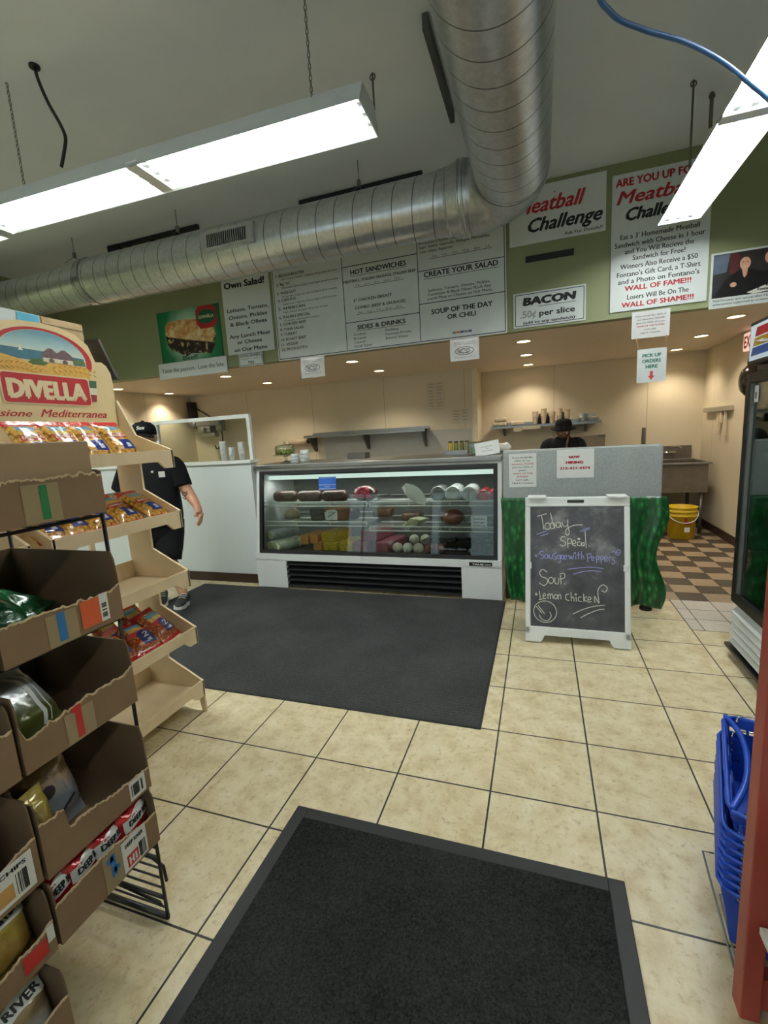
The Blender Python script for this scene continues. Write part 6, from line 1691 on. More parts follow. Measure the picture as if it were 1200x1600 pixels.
# papers on the rear wall
for nm, lb, x0, x1, z0, z1, rows in (('wall_paper_sheet', 'taller handwritten sheet on the rear wall above its smaller neighbour', -1.39, -1.115, 1.785, 2.19, 8), ('wall_paper_sheet', 'smaller handwritten sheet on the rear wall beside the corner strip', -1.03, -0.755, 1.565, 1.785, 4)):
    t = thing(nm, lb, 'paper', ((x0 + x1) / 2, YK - 0.003, z0))
    MB().box(x0 - (x0 + x1) / 2, x1 - (x0 + x1) / 2, -0.001, 0.001, 0, z1 - z0).build('sheet', mat('cream_paper', (206, 196, 172), 0.7, var=0.03), t)
    mb = MB(); rnd = random.Random(rows); h = z1 - z0
    for c in (-0.1, 0.02):
        for i in range(rows):
            z = h - 0.03 - i * (h - 0.05) / rows
            P = [(c + 0.012 * k, z + (rnd.random() - 0.5) * 0.022) for k in range(7)]
            stroke(mb, P, 0.005, XZ, -0.0025)
    mb.build('handwriting', mat('grey_pen', (70, 64, 60), 0.7), t, fix=False)
# machine on a wall arm in the far corner
t = thing('wall_machine', 'grey press machine hung on a dark wall arm in the kitchen corner', 'machine', (-5.25, 4.9, 1.85))
mb = MB(); mb.box(-0.335, -0.265, 0.0, 0.16, -0.05, 0.38); mb.tube([(-0.30, 0.06, 0.33), (0.1, -0.06, 0.14), (0.40, -0.12, -0.02)], 0.014, 6); mb.build('wall_arm', mat('dark_iron', (40, 32, 30), 0.5), t)
grm = mat('grey_cast_metal', (116, 114, 112), 0.45, 0.5, 0.12, 20)
mb = MB(); mb.cyl((-0.28, 0, 0.0), (-0.08, -0.05, -0.02), 0.07, 0.085, 16); mb.rbox(-0.08, 0.40, -0.14, 0.02, -0.06, 0.06, 0.02); mb.rbox(-0.04, 0.22, -0.16, 0.02, -0.17, -0.06, 0.015); mb.rbox(0.3, 0.42, -0.12, 0.0, -0.15, 0.08, 0.02)
mb.build('machine_body', grm, t)
mb = MB(); mb.rbox(0.04, 0.30, -0.15, -0.03, -0.24, -0.17, 0.012); mb.cyl((0.1, -0.17, -0.1), (0.1, -0.2, -0.1), 0.03, n=12); mb.build('lower_plate', steel, t)
mb = MB(); mb.tube(spline([(0.37, -0.06, -0.15), (0.38, -0.07, -0.3), (0.33, -0.08, -0.4), (0.25, -0.08, -0.44), (0.22, -0.08, -0.38)], 5), 0.012, 6); mb.build('hook_cord', black, t)
# shelf load
z2 = 1.501
for x, y, nc, r, col, lb in ((0.13, 5.47, 5, 0.042, 'c', 'stack of pale cups at the jar end of the loaded shelf'), (0.245, 5.47, 7, 0.04, 'c', 'tallest stack of clear cups on the loaded shelf'), (0.36, 5.47, 4, 0.042, 'c', 'short stack of pale cups in the middle of the loaded shelf'), (0.46, 5.47, 6, 0.038, 'c', 'stack of clear cups beside the dark bottles on the loaded shelf'), (0.56, 5.47, 5, 0.04, 'c', 'stack of pale cups nearest the foam boxes')):
    t = thing('cup_stack', lb, 'cups', (x, y, z2), group='cup stacks on the loaded shelf')
    for i in range(nc):
        MB().lathe([(0.028, 0), (r, 0.10), (r + 0.003, 0.102), (r + 0.003, 0.107), (r, 0.107)], n=14).build('plastic_cup', mat('warm_clear_cup', (222, 204, 176), 0.25, coat=0.5), t, (0, 0, 0.018 * i))
for x, lb in ((0.19, 'dark brown bottle between the first two cup stacks'), (0.30, 'dark brown bottle behind the tall cup stack'), (0.51, 'dark brown bottle near the last cup stacks')):
    put('sauce_bottle', lb, 'bottle', lambda mb: mb.lathe([(0.026, 0), (0.027, 0.09), (0.012, 0.125), (0.012, 0.15)], n=14), mat('dark_brown_sauce', (54, 32, 24), 0.25, coat=0.6), (x, 5.53, z2), 0, 'sauce bottles on the loaded shelf')
for i, (x, z, w) in enumerate(((-0.38, 0, 0.1), (-0.36, 0.062, 0.09), (-0.12, 0, 0.1))):
    t = put('takeout_tray', ('lower clear takeout tray at the end of the loaded shelf', 'upper clear takeout tray at the end of the loaded shelf', 'flat clear takeout tray next to the cup stacks')[i], 'takeout tray', lambda mb: mb.rbox(-w, w, -0.09, 0.09, 0, 0.06, 0.02), mat('cloudy_plastic', (206, 190, 162), 0.25, var=0.15, scale=20, coat=0.5), (x, 5.5, z2 + z), 0, 'takeout trays on the loaded shelf')
for x, lb in ((0.77, 'white foam bowl stack by the shelf bracket'), (0.88, 'white foam bowl stack at the free end of the loaded shelf')):
    t = thing('bowl_stack', lb, 'bowls', (x, 5.5, z2), group='foam bowls on the loaded shelf')
    for i in range(4):
        MB().lathe([(0.035, 0), (0.053, 0.045), (0.056, 0.045), (0.056, 0.05), (0.05, 0.05)], n=16).build('foam_bowl', white, t, (0, 0, 0.02 * i))
for x0, x1, z0, z1, lb in ((-0.17, -0.06, 1.405, 1.47, 'small white order slip stuck below the loaded shelf edge'), (-0.05, 0.2, 1.43, 1.478, 'wide white order slip stuck below the loaded shelf edge'), (0.53, 0.84, 1.28, 1.47, 'faint notice sheet under the loaded shelf')):
    yy = YB - 0.335 if z0 > 1.3 else YB - 0.003
    t = thing('order_slip', lb, 'paper', ((x0 + x1) / 2, yy, z0))
    MB().box(-(x1 - x0) / 2, (x1 - x0) / 2, -0.001, 0.0, 0, z1 - z0).build('slip', mat('cream_paper', (206, 196, 172), 0.7), t)
    if z0 < 1.3:
        mb = MB()
        for i in range(5):
            rect(mb, -0.12, 0.11 - 0.03 * (i % 2), 0.02 + i * 0.033, 0.028 + i * 0.033, XZ, -0.0018)
        mb.build('print', mat('faint_print', (150, 140, 124), 0.7), t, fix=False)
t = thing('prep_fridge', 'grey steel prep table with a raised lid behind the person in the black hat', 'prep table', (0.62, 5.26, 0))
MB().rbox(-1.15, 0.62, -0.3, 0.38, 0.1, 0.9, 0.01).build('cabinet', steel, t)
MB().rbox(-0.16, 0.42, 0.08, 0.10, 0.9, 1.30, 0.006, Matrix.Rotation(0.05, 4, 'X')).build('raised_lid', mat('warm_grey_lid', (150, 134, 118), 0.4, 0.3), t)
MB().box(0.33, 0.42, 0.0, 0.01, 1.275, 1.30).build('lid_handle', steel_dark, t)
for x in (-1.1, 0.57):
    for y in (-0.25, 0.33):
        MB().cyl((x, y, 0), (x, y, 0.1), 0.025, n=10).build('leg', black, t)
put('grey_divider', 'narrow grey upright board beside the sink behind the grey panel', 'board', lambda mb: mb.prism([(-0.045, 0), (0.045, 0), (0.03, 1.37), (-0.005, 1.37)], XZ, -0.02, 0.02), steel_dark, (1.43, 4.95, 0))
# sink
t = thing('wall_sink', 'deep steel sink with a faucet in the kitchen corner', 'sink', (1.72, 5.30, 0))
sk = mat('worn_sink_steel', (122, 114, 104), 0.42, 0.6, 0.1, 12)
mb = MB()
mb.box(-0.45, 0.45, -0.35, -0.34, 0.54, 0.9); mb.box(-0.45, 0.45, 0.30, 0.31, 0.54, 0.9); mb.box(-0.45, -0.44, -0.34, 0.30, 0.54, 0.9); mb.box(0.44, 0.45, -0.34, 0.30, 0.54, 0.9); mb.box(-0.45, 0.45, -0.35, 0.31, 0.53, 0.54)
mb.build('basin', sk, t)
mb = MB()
for a, b, c, d in ((-0.48, 0.48, -0.385, -0.345), (-0.48, 0.48, 0.305, 0.35), (-0.48, -0.445, -0.345, 0.305), (0.445, 0.48, -0.345, 0.305)):
    mb.rbox(a, b, c, d, 0.885, 0.91, 0.006)
mb.build('rim', steel, t)
MB().box(-0.48, 0.44, 0.335, 0.36, 0.9, 1.09).build('splashback', sk, t)
mb = MB(); mb.cyl((0.05, 0.30, 1.0), (0.25, 0.30, 1.0), 0.016, n=8); mb.cyl((0.08, 0.335, 1.0), (0.08, 0.29, 1.0), 0.018, n=8); mb.cyl((0.22, 0.335, 1.0), (0.22, 0.29, 1.0), 0.018, n=8)
mb.tube(spline([(0.15, 0.3, 1.0), (0.15, 0.26, 1.06), (0.18, 0.18, 1.085), (0.24, 0.12, 1.085), (0.26, 0.1, 1.06)], 5), 0.011, 8); mb.box(0.05, 0.1, 0.27, 0.29, 1.0, 1.02)
mb.build('faucet', mat('chrome', (210, 210, 208), 0.12, 1.0), t)
for x in (-0.4, 0.40):
    for y in (-0.3, 0.26):
        MB().cyl((x, y, 0.0), (x, y, 0.53), 0.022, n=10).build('leg', steel_dark, t)
mb = MB(); mb.cyl((0.0, 0.0, 0.3), (0.0, 0.0, 0.53), 0.03, n=10); mb.tube([(0, 0, 0.32), (0.05, 0.1, 0.26), (0.1, 0.3, 0.3), (0.1, 0.36, 0.3)], 0.022, 8); mb.build('drain_pipe', black, t)
t = thing('yellow_bucket', 'yellow plastic bucket with a white handle under the sink', 'bucket', (1.845, 4.72, 0))
ym = mat('yellow_bucket_plastic', (206, 172, 26), 0.4, var=0.05)
MB().lathe([(0.13, 0), (0.14, 0.006), (0.155, 0.28), (0.168, 0.282), (0.168, 0.30), (0.157, 0.302), (0.159, 0.33), (0.17, 0.332), (0.17, 0.352), (0.16, 0.354), (0.162, 0.385), (0.17, 0.387), (0.17, 0.395), (0.155, 0.395), (0.14, 0.02), (0.002, 0.015)], n=30).build('pail', ym, t)
mb = MB(); mb.tube([(0.172 * math.cos(-PI * i / 14), 0.175 * math.sin(-PI * i / 14) - 0.0, 0.345 - 0.13 * math.sin(PI * i / 14)) for i in range(15)], 0.005, 6); mb.build('handle', white, t)
mb = MB(); cyf = lambda u, v, d: Vector(((0.158 + d) * math.sin(u), -(0.158 + d) * math.cos(u), v))
for a, b, c, d in ((-0.02, 0.14, 0.19, 0.275), (0.14, 0.36, 0.19, 0.225)):
    mb.sheet(lambda q, s: cyf(a + (b - a) * q, c + (d - c) * s, 0.001), 6, 1)
mb.build('red_mark', red_ink, t)
mb = MB(); mb.sheet(lambda q, s: cyf(-0.02 + 0.4 * q, 0.10 + 0.06 * s, -0.003), 6, 1); mb.build('paper_label', paper, t)
put('floor_box', 'low white box on the floor under the sink leg', 'box', lambda mb: mb.rbox(-0.09, 0.09, -0.06, 0.06, 0, 0.05, 0.01), mat('grey_white_box', (150, 142, 130), 0.5), (2.03, 5.12, 0.0))
# right wall: tool rail, fan, exit sign
t = thing('tool_rail', 'wooden wall rail with hanging white brushes on the kitchen side wall', 'tool rail', (XR - 0.001, 5.05, 1.545))
MB().rbox(-0.05, 0.0, -0.44, 0.44, -0.03, 0.03, 0.006).build('rail', mat('grey_wood_rail', (158, 150, 130), 0.5), t)
for y, l, w in ((-0.06, 0.30, 0.02), (-0.14, 0.17, 0.03), (-0.27, 0.32, 0.024)):
    MB().rbox(-0.035, -0.012, y - w, y + w, -l, -0.03, 0.006).build('brush', mat('cream_brush_handle', (206, 190, 160), 0.5), t)
t = thing('wall_fan', 'round black dome-shaped fan on the wall by the cooler', 'fan', (XR - 0.0015, 4.06, 1.80))
MB().lathe([(0.18, 0.0), (0.185, 0.03), (0.17, 0.05)], n=28, M=Matrix.Rotation(-PI / 2, 4, 'Y'), cap0=True, cap1=False).build('rim', black, t)
MB().lathe([(0.168, 0.045), (0.15, 0.09), (0.11, 0.125), (0.05, 0.145), (0.003, 0.15)], n=28, M=Matrix.Rotation(-PI / 2, 4, 'Y'), cap0=False).build('dome', mat('smoked_chrome', (90, 84, 80), 0.15, 0.8), t)
t = thing('exit_sign', 'white exit sign with red letters high on the kitchen side wall', 'exit sign', (XR - 0.0015, 4.17, 2.205))
MB().rbox(-0.05, 0.0, -0.16, 0.16, -0.09, 0.09, 0.01).build('housing', emit('warm_exit_glow', (255, 214, 196), 0.55), t)
mb = MB(); write(mb, 'EXIT', -0.13, 0.13, -0.06, 0.12, lambda u, v, d: Vector((-0.0512 - d, -u, v)), 0.0, 0.03); mb.build('exit_lettering', mat('exit_red', (196, 40, 34), 0.5), t, fix=False)
# ------------------------------------------------------------------ people
def skin_bm(nodes, edges, root, sub=2):
    me = bpy.data.meshes.new('skin_tmp'); keys = list(nodes)
    me.from_pydata([nodes[k][:3] for k in keys], [(keys.index(a), keys.index(b)) for a, b in edges], [])
    o = bpy.data.objects.new('skin_tmp', me); COL.objects.link(o)
    o.modifiers.new('s', 'SKIN'); me.update()
    for i, k in enumerate(keys):
        r = nodes[k][3]; v = me.skin_vertices[0].data[i]
        v.radius = r if isinstance(r, tuple) else (r, r); v.use_root = (k == root)
    sd = o.modifiers.new('d', 'SUBSURF'); sd.levels = sd.render_levels = sub
    dg = bpy.context.evaluated_depsgraph_get()
    m2 = bpy.data.meshes.new_from_object(o.evaluated_get(dg))
    b = bmesh.new(); b.from_mesh(m2)
    bpy.data.objects.remove(o); bpy.data.meshes.remove(m2)
    return b


def skin_obj(name, m, parent, nodes, edges, root, sub=2):
    mb = MB(); b = skin_bm(nodes, edges, root, sub); mb.add(b, None, True); b.free()
    return mb.build(name, m, parent)


def chain_e(*k):
    return list(zip(k, k[1:]))


def hand_nodes(N, E, pre, wrist, w, along, side, out, s=1.0):
    """palm and five curled fingers grown from a wrist; along = finger direction, side = thumb side, out = back of the hand"""
    along, side, out = Vector(along).normalized(), Vector(side).normalized(), Vector(out).normalized(); w = Vector(w)
    P = lambda a, b, c: tuple(w + along * a * s + side * b * s + out * c * s)
    N[pre + 'palm'] = (*P(0.05, 0, 0), (0.036 * s, 0.02 * s)); N[pre + 'kn'] = (*P(0.088, 0, 0), (0.038 * s, 0.017 * s))
    E += chain_e(wrist, pre + 'palm', pre + 'kn')
    for j, (b, l) in enumerate(((0.03, 0.068), (0.01, 0.078), (-0.011, 0.072), (-0.031, 0.056))):
        q = [pre + 'f%d%d' % (j, i) for i in range(3)]
        N[q[0]] = (*P(0.10, b, 0.0), 0.010 * s); N[q[1]] = (*P(0.10 + l * 0.5, b * 1.1, -0.012), 0.009 * s); N[q[2]] = (*P(0.10 + l * 0.85, b * 1.1, -0.04), 0.0078 * s)
        E += chain_e(pre + 'kn', *q)
    t = [pre + 't%d' % i for i in range(2)]
    N[t[0]] = (*P(0.058, 0.048, -0.012), 0.012 * s); N[t[1]] = (*P(0.095, 0.062, -0.028), 0.0095 * s)
    E += chain_e(pre + 'palm', *t)


def face(body, c, fwd, right, s, m_eye, m_lip, m_brow):
    c, fwd, right = Vector(c), Vector(fwd).normalized(), Vector(right).normalized(); up = right.cross(fwd)
    for sx in (-1, 1):
        p = c + fwd * 0.078 * s + right * 0.032 * s * sx
        MB().ball(p, 0.0125 * s, 10, 8).build('eye', m_eye, body)
        MB().ball(p + fwd * 0.008 * s, 0.0065 * s, 8, 6).build('iris', ink, body)
        mb = MB(); mb.tube([p + up * 0.02 * s - right * 0.018 * s + fwd * 0.008 * s, p + up * 0.025 * s + fwd * 0.012 * s, p + up * 0.02 * s + right * 0.018 * s + fwd * 0.006 * s], 0.004 * s, 6); mb.build('eyebrow', m_brow, body)
    mb = MB(); p = c + fwd * 0.079 * s - up * 0.068 * s
    mb.tube([p - right * 0.024 * s - fwd * 0.006 * s, p + fwd * 0.004 * s, p + right * 0.024 * s - fwd * 0.006 * s], 0.0055 * s, 6); mb.build('lips', m_lip, body)


skin_m = mat('warm_skin', (176, 128, 100), 0.5, var=0.08); skin_l = mat('lip_skin', (150, 88, 76), 0.45); eye_w = mat('eye_white', (214, 208, 200), 0.3); hair_m = mat('dark_hair', (30, 22, 18), 0.6, var=0.2, scale=60)
cloth_b = mat('black_cotton', (16, 17, 20), 0.85, var=0.15, scale=30, spec=0.2); shorts_b = mat('black_shorts_cotton', (20, 21, 24), 0.85, var=0.15, scale=24, spec=0.2)
shoe_m = mat('black_shoe', (22, 22, 24), 0.5); sole_m = mat('white_sole', (206, 204, 198), 0.5)


def shoe(parent, heel, toe, up):
    heel, toe, up = Vector(heel), Vector(toe), Vector(up).normalized()
    f = (toe - heel); L = f.length; f = f / L; r = f.cross(up).normalized(); u = r.cross(f)
    fn = lambda a, b, c: heel + f * a + r * b + u * c
    S = [(-0.01, 0.03), (0.03, 0.041), (0.09, 0.037), (0.16, 0.047), (0.22, 0.046), (0.265, 0.03), (0.28, 0.006)]
    out = [(a * L / 0.27, b) for a, b in S] + [(a * L / 0.27, -b) for a, b in S[::-1]]
    mb = MB(); mb.prism(out, lambda a, b, d: fn(a, b, d), 0.0, 0.024); so = mb.build('shoe_sole', sole_m, parent)
    mb = MB(); mb.prism([(a, b * 0.88) for a, b in out], lambda a, b, d: fn(a, b, d), -0.003, 0.0); mb.build('shoe_tread', shoe_m, parent)
    mb = MB(); rings = []
    for a, w, h, z in ((-0.008, 0.02, 0.06, 0.045), (0.01, 0.036, 0.092, 0.055), (0.06, 0.04, 0.10, 0.06), (0.10, 0.039, 0.082, 0.05), (0.15, 0.044, 0.06, 0.042), (0.21, 0.044, 0.046, 0.036), (0.255, 0.033, 0.034, 0.032), (0.277, 0.01, 0.012, 0.03)):
        rings.append([mb.bm.verts.new(fn(a * L / 0.27, w * math.cos(2 * PI * i / 14), 0.022 + (h * 0.5) + h * 0.5 * math.sin(2 * PI * i / 14))) for i in range(14)])
    mb.skin(rings); mb.build('shoe_upper', shoe_m, parent)
    mb = MB()
    for a in (0.1, 0.125, 0.15):
        mb.tube([fn(a * L / 0.27, -0.03, 0.105 - (a - 0.1) * 0.5), fn(a * L / 0.27 + 0.008, 0, 0.112 - (a - 0.1) * 0.5), fn(a * L / 0.27, 0.03, 0.105 - (a - 0.1) * 0.5)], 0.004, 5)
    mb.build('laces', sole_m, parent)


# walking person behind the pasta display
pa = thing('person', 'person in a black cap, black T-shirt and black shorts walking behind the pasta display', 'person', (-3.04, 1.5, 0))
O = Vector((-3.04, 1.5, 0))
W_ = lambda x, y, z: (x - O.x, y - O.y, z)
N = {}; E = []
def nd(k, x, y, z, r):
    N[k] = (*W_(x, y, z), r)
nd('pelvis', -3.07, 1.52, 0.86, (0.19, 0.15)); nd('belly', -3.07, 1.50, 1.02, (0.20, 0.17)); nd('chest', -3.07, 1.52, 1.21, (0.19, 0.145)); nd('upper', -3.09, 1.53, 1.32, (0.15, 0.11)); nd('neck', -3.10, 1.52, 1.42, 0.062)
nd('jaw', -3.095, 1.50, 1.495, (0.072, 0.08)); nd('head', -3.10, 1.50, 1.565, (0.083, 0.095)); nd('crown', -3.105, 1.51, 1.63, (0.072, 0.085))
nd('sl', -2.91, 1.60, 1.315, 0.075); nd('el', -2.81, 1.60, 1.08, 0.055); nd('ml', -2.715, 1.56, 1.005, 0.047); nd('wl', -2.64, 1.52, 0.945, 0.032)
nd('sr', -3.27, 1.44, 1.315, 0.075); nd('er', -3.40, 1.42, 1.07, 0.054); nd('wr', -3.38, 1.33, 0.88, 0.034)
nd('hl', -3.0, 1.55, 0.80, 0.12); nd('kl', -2.985, 1.46, 0.47, 0.07); nd('cl', -2.92, 1.47, 0.33, 0.06); nd('al', -2.845, 1.44, 0.125, 0.04)
nd('hr', -3.15, 1.49, 0.80, 0.12); nd('kr', -3.17, 1.50, 0.46, 0.07); nd('cr', -3.22, 1.56, 0.31, 0.06); nd('ar', -3.27, 1.61, 0.12, 0.04)
E += chain_e('pelvis', 'belly', 'chest', 'upper', 'neck', 'jaw', 'head', 'crown') + chain_e('upper', 'sl', 'el', 'ml', 'wl') + chain_e('upper', 'sr', 'er', 'wr') + chain_e('pelvis', 'hl', 'kl', 'cl', 'al') + chain_e('pelvis', 'hr', 'kr', 'cr', 'ar')
FW = Vector((0.55, -0.83, -0.08)).normalized(); RT = Vector((-0.83, -0.55, 0)).normalized()
N['nose'] = (*(Vector(N['head'][:3]) + FW * 0.095 - Vector((0, 0, 0.02))), 0.014); E += [('head', 'nose')]
hand_nodes(N, E, 'L', 'wl', N['wl'][:3], (0.45, -0.35, -0.8), (0.3, -0.8, 0.3), (0.8, 0.3, 0.4))
hand_nodes(N, E, 'R', 'wr', N['wr'][:3], (0.1, -0.3, -0.95), (0.5, -0.8, 0.2), (-0.9, -0.3, 0.1))
NB_ = dict(N)
for k_ in ('pelvis', 'belly', 'chest', 'upper', 'sl', 'sr', 'hl', 'hr'):
    N[k_] = (*N[k_][:3], tuple(v * 0.74 for v in (N[k_][3] if isinstance(N[k_][3], tuple) else (N[k_][3],) * 2)))
body = skin_obj('body', skin_m, pa, N, E, 'pelvis')
N = NB_
face(body, Vector(N['head'][:3]) + Vector((0, 0, 0.01)), FW, -RT, 1.0, eye_w, skin_l, hair_m)
for s in (-1, 1):
    MB().ball(Vector(N['head'][:3]) + RT * 0.088 * s, (0.012, 0.02, 0.032), 8, 6).build('ear', skin_m, body)
mb = MB(); p = Vector(N['jaw'][:3])
mb.ball(p + FW * 0.045 - Vector((0, 0, 0.03)), (0.055, 0.05, 0.045), 12, 8); mb.build('beard', hair_m, pa)
g = lambda k, e=0.022: (*N[k][:3], tuple(v + e for v in (N[k][3] if isinstance(N[k][3], tuple) else (N[k][3], N[k][3]))))
mid = lambda a, b, f, r: (*(Vector(N[a][:3]).lerp(Vector(N[b][:3]), f)), r)
RR, FF = Vector((0.83, 0.55, 0)).normalized(), Vector((0.55, -0.83, 0)).normalized()


def torso(mb, rings, R, F, n=28):
    rs = []
    for (x, y, z, a, b) in rings:
        c = Vector((x, y, z)); q = []
        for i in range(n):
            u, v = math.cos(2 * PI * i / n), math.sin(2 * PI * i / n)
            u = math.copysign(abs(u) ** 0.85, u); v = math.copysign(abs(v) ** 0.85, v)
            q.append(mb.bm.verts.new(c + R * a * u + F * b * v + Vector((0, 0, 0.004 * math.sin(5 * 2 * PI * i / n)))))
        rs.append(q)
    mb.skin(rs)


mb = MB()
torso(mb, [(*W_(-3.07, 1.515, z), a, b) for z, a, b in ((0.79, 0.185, 0.18), (0.86, 0.195, 0.19), (0.96, 0.196, 0.195), (1.06, 0.192, 0.188))] + [(*W_(-3.07, 1.515, 1.17), 0.19, 0.168), (*W_(-3.07, 1.52, 1.26), 0.205, 0.148), (*W_(-3.085, 1.525, 1.33), 0.185, 0.122), (*W_(-3.095, 1.523, 1.375), 0.135, 0.1), (*W_(-3.10, 1.52, 1.41), 0.083, 0.08), (*W_(-3.10, 1.52, 1.425), 0.076, 0.076)], RR, FF)
for q in ((W_(-3.0, 1.56, 1.325), W_(-2.925, 1.595, 1.31), W_(-2.885, 1.60, 1.22), W_(-2.85, 1.60, 1.12)), (W_(-3.18, 1.48, 1.325), W_(-3.255, 1.45, 1.31), W_(-3.32, 1.435, 1.22), W_(-3.375, 1.425, 1.12))):
    mb.tube(spline(q, 4), 0.09, 14, [0.085, 0.088, 0.091, 0.093, 0.094, 0.094, 0.093, 0.091, 0.09, 0.088, 0.087, 0.086, 0.085])
mb.build('tshirt', cloth_b, pa)
mb = MB()
torso(mb, [(*W_(-3.07, 1.52, z), a, b) for z, a, b in ((0.66, 0.15, 0.14), (0.72, 0.18, 0.165), (0.80, 0.182, 0.17), (0.90, 0.18, 0.17))], RR, FF)
for h, k in (('hl', 'kl'), ('hr', 'kr')):
    A, B = Vector(N[h][:3]), Vector(N[k][:3])
    P = [A.lerp(B, f) for f in (-0.1, 0.25, 0.6, 0.85, 0.98)]
    mb.tube(P, 0.12, 16, [0.12, 0.124, 0.118, 0.11, 0.107])
mb.build('shorts', shorts_b, pa)
mb = MB(); c = Vector((-3.105, 1.505, 1.615)) - O
hx = Matrix.Translation(c) @ Matrix(((FW.x, -RT.x, 0, 0), (FW.y, -RT.y, 0, 0), (0, 0, 1, 0), (0, 0, 0, 1)))
mb.lathe([(0.108, -0.02), (0.11, 0.02), (0.098, 0.06), (0.066, 0.088), (0.014, 0.098), (0.01, 0.106)], n=24, M=hx @ Matrix.Diagonal((1.06, 0.92, 1, 1))); cap = mb.build('cap', cloth_b, pa)
mb = MB()
B_ = lambda u, v: Vector((0.085 + 0.145 * u * math.sqrt(max(0, 1 - (v * 0.95) ** 2)), 0.095 * v, -0.005 - 0.028 * v * v - 0.018 * u))
mb.sheet(lambda a, b: hx @ B_(a, 2 * b - 1), 6, 12); br = mb.build('brim', cloth_b, cap); so = br.modifiers.new('t', 'SOLIDIFY'); so.thickness = 0.005
mb = MB(); cf2 = lambda u, v, d: hx @ Vector((math.sqrt(max(0.001, 0.113 ** 2 - u * u)) * (1 - max(0, v) * 3.4) + 0.004 + d, u, 0.02 + v))
write(mb, 'Sox', -0.032, 0.034, 0.006, 0.03, cf2, 0.004, 0.03, 0.2); mb.build('cap_emblem', sole_m, cap, fix=False)
mb = MB(); p = Vector((-2.93, 1.43, 1.275)) - O
mb.sheet(lambda a, b: p + Vector((0.05 * a, 0.02 * a - 0.004, -0.05 * b)), 2, 2); mb.ball(p + Vector((-0.05, -0.02, 0.0)), 0.011, 8, 6); mb.build('chest_logo', sole_m, pa)
mb = MB(); q = Vector(N['el'][:3]).lerp(Vector(N['ml'][:3]), 0.35)
for k in range(3):
    mb.tube([q + Vector((-0.03, -0.051, 0.03 - 0.025 * k)), q + Vector((0.0, -0.0545, 0.02 - 0.03 * k)), q + Vector((0.03, -0.049, 0.03 - 0.02 * k))], 0.004, 5)
mb.build('tattoo', mat('tattoo_ink', (70, 66, 64), 0.6), body)
shoe(pa, W_(-2.88, 1.48, 0.055), W_(-2.75, 1.245, 0.10), (0.1, 0.15, 1))
shoe(pa, W_(-3.30, 1.66, 0.004), W_(-3.14, 1.45, 0.004), (0, 0, 1))

# person at the hatch in a black hat, head bent
pb = thing('person', 'person in a black bowler hat and black top, head bent behind the grey counter panel', 'person', (0.455, 4.2, 0))
N = {}; E = []
def n2(k, x, y, z, r):
    N[k] = (x, y, z, r)
n2('pelvis', 0, 0.06, 0.80, (0.14, 0.11)); n2('waist', 0, 0.05, 0.94, (0.13, 0.10)); n2('chest', 0, 0.02, 1.10, (0.145, 0.105)); n2('upper', 0, 0.0, 1.265, (0.14, 0.085)); n2('neck', 0, -0.03, 1.325, 0.05)
n2('jaw', 0.0, -0.085, 1.352, (0.058, 0.062)); n2('head', 0, -0.06, 1.40, (0.074, 0.085)); n2('crown', 0, -0.04, 1.455, (0.062, 0.072)); n2('nose', 0.0, -0.155, 1.375, 0.012)
for s, k in ((-1, 'l'), (1, 'r')):
    n2('s' + k, s * 0.17, 0.01, 1.245, 0.078); n2('e' + k, s * 0.21, -0.06, 0.98, 0.042); n2('w' + k, s * 0.13, -0.27, 0.97, 0.027)
    n2('h' + k, s * 0.08, 0.06, 0.73, 0.09); n2('k' + k, s * 0.09, 0.03, 0.42, 0.06); n2('a' + k, s * 0.09, 0.07, 0.08, 0.04); n2('t' + k, s * 0.10, -0.09, 0.035, 0.032)
    E += chain_e('upper', 's' + k, 'e' + k, 'w' + k) + chain_e('pelvis', 'h' + k, 'k' + k, 'a' + k, 't' + k)
    hand_nodes(N, E, k, 'w' + k, N['w' + k][:3], (-s * 0.35, -0.9, -0.1), (-s, 0.2, 0.1), (0, 0, 1), 0.9)
E += chain_e('pelvis', 'waist', 'chest', 'upper', 'neck', 'jaw', 'head', 'crown') + [('head', 'nose')]
NB_ = dict(N)
for k_ in ('pelvis', 'waist', 'chest', 'upper', 'sl', 'sr', 'hl', 'hr', 'kl', 'kr'):
    N[k_] = (*N[k_][:3], tuple(v * 0.76 for v in (N[k_][3] if isinstance(N[k_][3], tuple) else (N[k_][3],) * 2)))
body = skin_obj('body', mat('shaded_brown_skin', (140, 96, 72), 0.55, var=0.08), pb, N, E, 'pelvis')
N = NB_
face(body, (0, -0.062, 1.385), (0, -0.97, -0.25), (1, 0, 0), 0.88, eye_w, skin_l, hair_m)
R1, F1 = Vector((1, 0, 0)), Vector((0, -1, 0))
mb = MB()
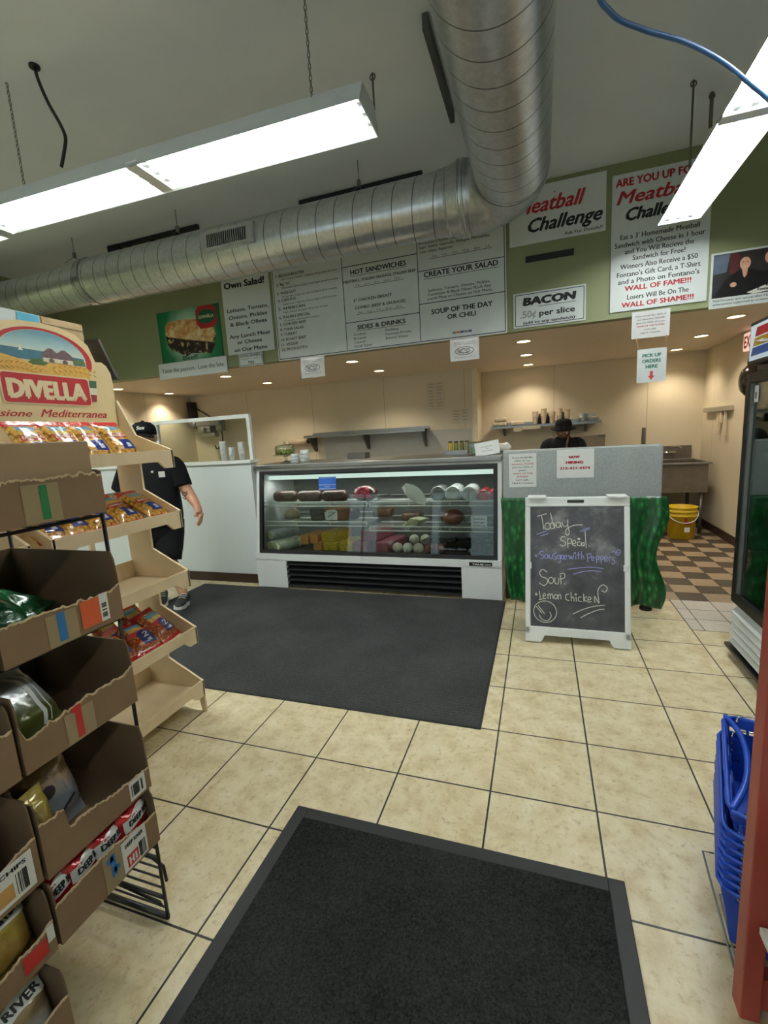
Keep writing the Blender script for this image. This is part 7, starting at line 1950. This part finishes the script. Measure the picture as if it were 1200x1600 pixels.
torso(mb, [(0, 0.06, 0.76, 0.17, 0.13), (0, 0.055, 0.90, 0.165, 0.13), (0, 0.04, 1.02, 0.17, 0.128), (0, 0.02, 1.14, 0.185, 0.12), (0, 0.008, 1.22, 0.195, 0.108), (0, 0.0, 1.27, 0.165, 0.092), (0, -0.012, 1.305, 0.105, 0.078), (0, -0.022, 1.328, 0.066, 0.062)], R1, F1)
for q in (-1, 1):
    mb.tube(spline([(q * 0.11, 0.01, 1.25), (q * 0.175, 0.01, 1.235), (q * 0.205, -0.02, 1.12), (q * 0.21, -0.06, 0.98), (q * 0.17, -0.17, 0.97), (q * 0.14, -0.24, 0.97)], 3), 0.06, 12, [0.068, 0.07, 0.072, 0.073, 0.072, 0.07, 0.067, 0.064, 0.06, 0.057, 0.055, 0.052, 0.05, 0.048, 0.046, 0.044])
mb.build('long_sleeved_top', cloth_b, pb)
mb = MB()
torso(mb, [(0, 0.06, 0.64, 0.14, 0.11), (0, 0.06, 0.72, 0.165, 0.125), (0, 0.06, 0.84, 0.158, 0.122)], R1, F1)
for h, k, q in (('hl', 'kl', 'al'), ('hr', 'kr', 'ar')):
    A, B, D = Vector(N[h][:3]), Vector(N[k][:3]), Vector(N[q][:3])
    mb.tube([A, A.lerp(B, 0.5), B, B.lerp(D, 0.5), D], 0.08, 14, [0.1, 0.094, 0.08, 0.07, 0.062])
mb.build('trousers', shorts_b, pb)
for s in (-1, 1):
    shoe(pb, (s * 0.09, 0.12, 0.004), (s * 0.10, -0.14, 0.004), (0, 0, 1))
hm = Matrix.Translation((0, -0.055, 1.412)) @ Matrix.Rotation(math.radians(8), 4, 'X')
MB().lathe([(0.10, -0.005), (0.135, 0.006), (0.14, 0.018), (0.132, 0.012), (0.094, 0.008), (0.092, 0.07), (0.08, 0.105), (0.05, 0.122), (0.003, 0.126)], n=30, M=hm, cap0=False).build('bowler_hat', mat('black_felt', (14, 13, 14), 0.9, spec=0.2), pb)
mb = MB(); mb.ball((0, -0.01, 1.395), (0.078, 0.07, 0.075), 14, 10)
mb.tube(spline([(0.062, -0.06, 1.40), (0.058, -0.11, 1.34), (0.04, -0.13, 1.27), (0.03, -0.125, 1.18)], 4), 0.013, 8, None)
mb.build('hair', mat('brown_hair', (86, 58, 40), 0.6, var=0.25, scale=60), pb)
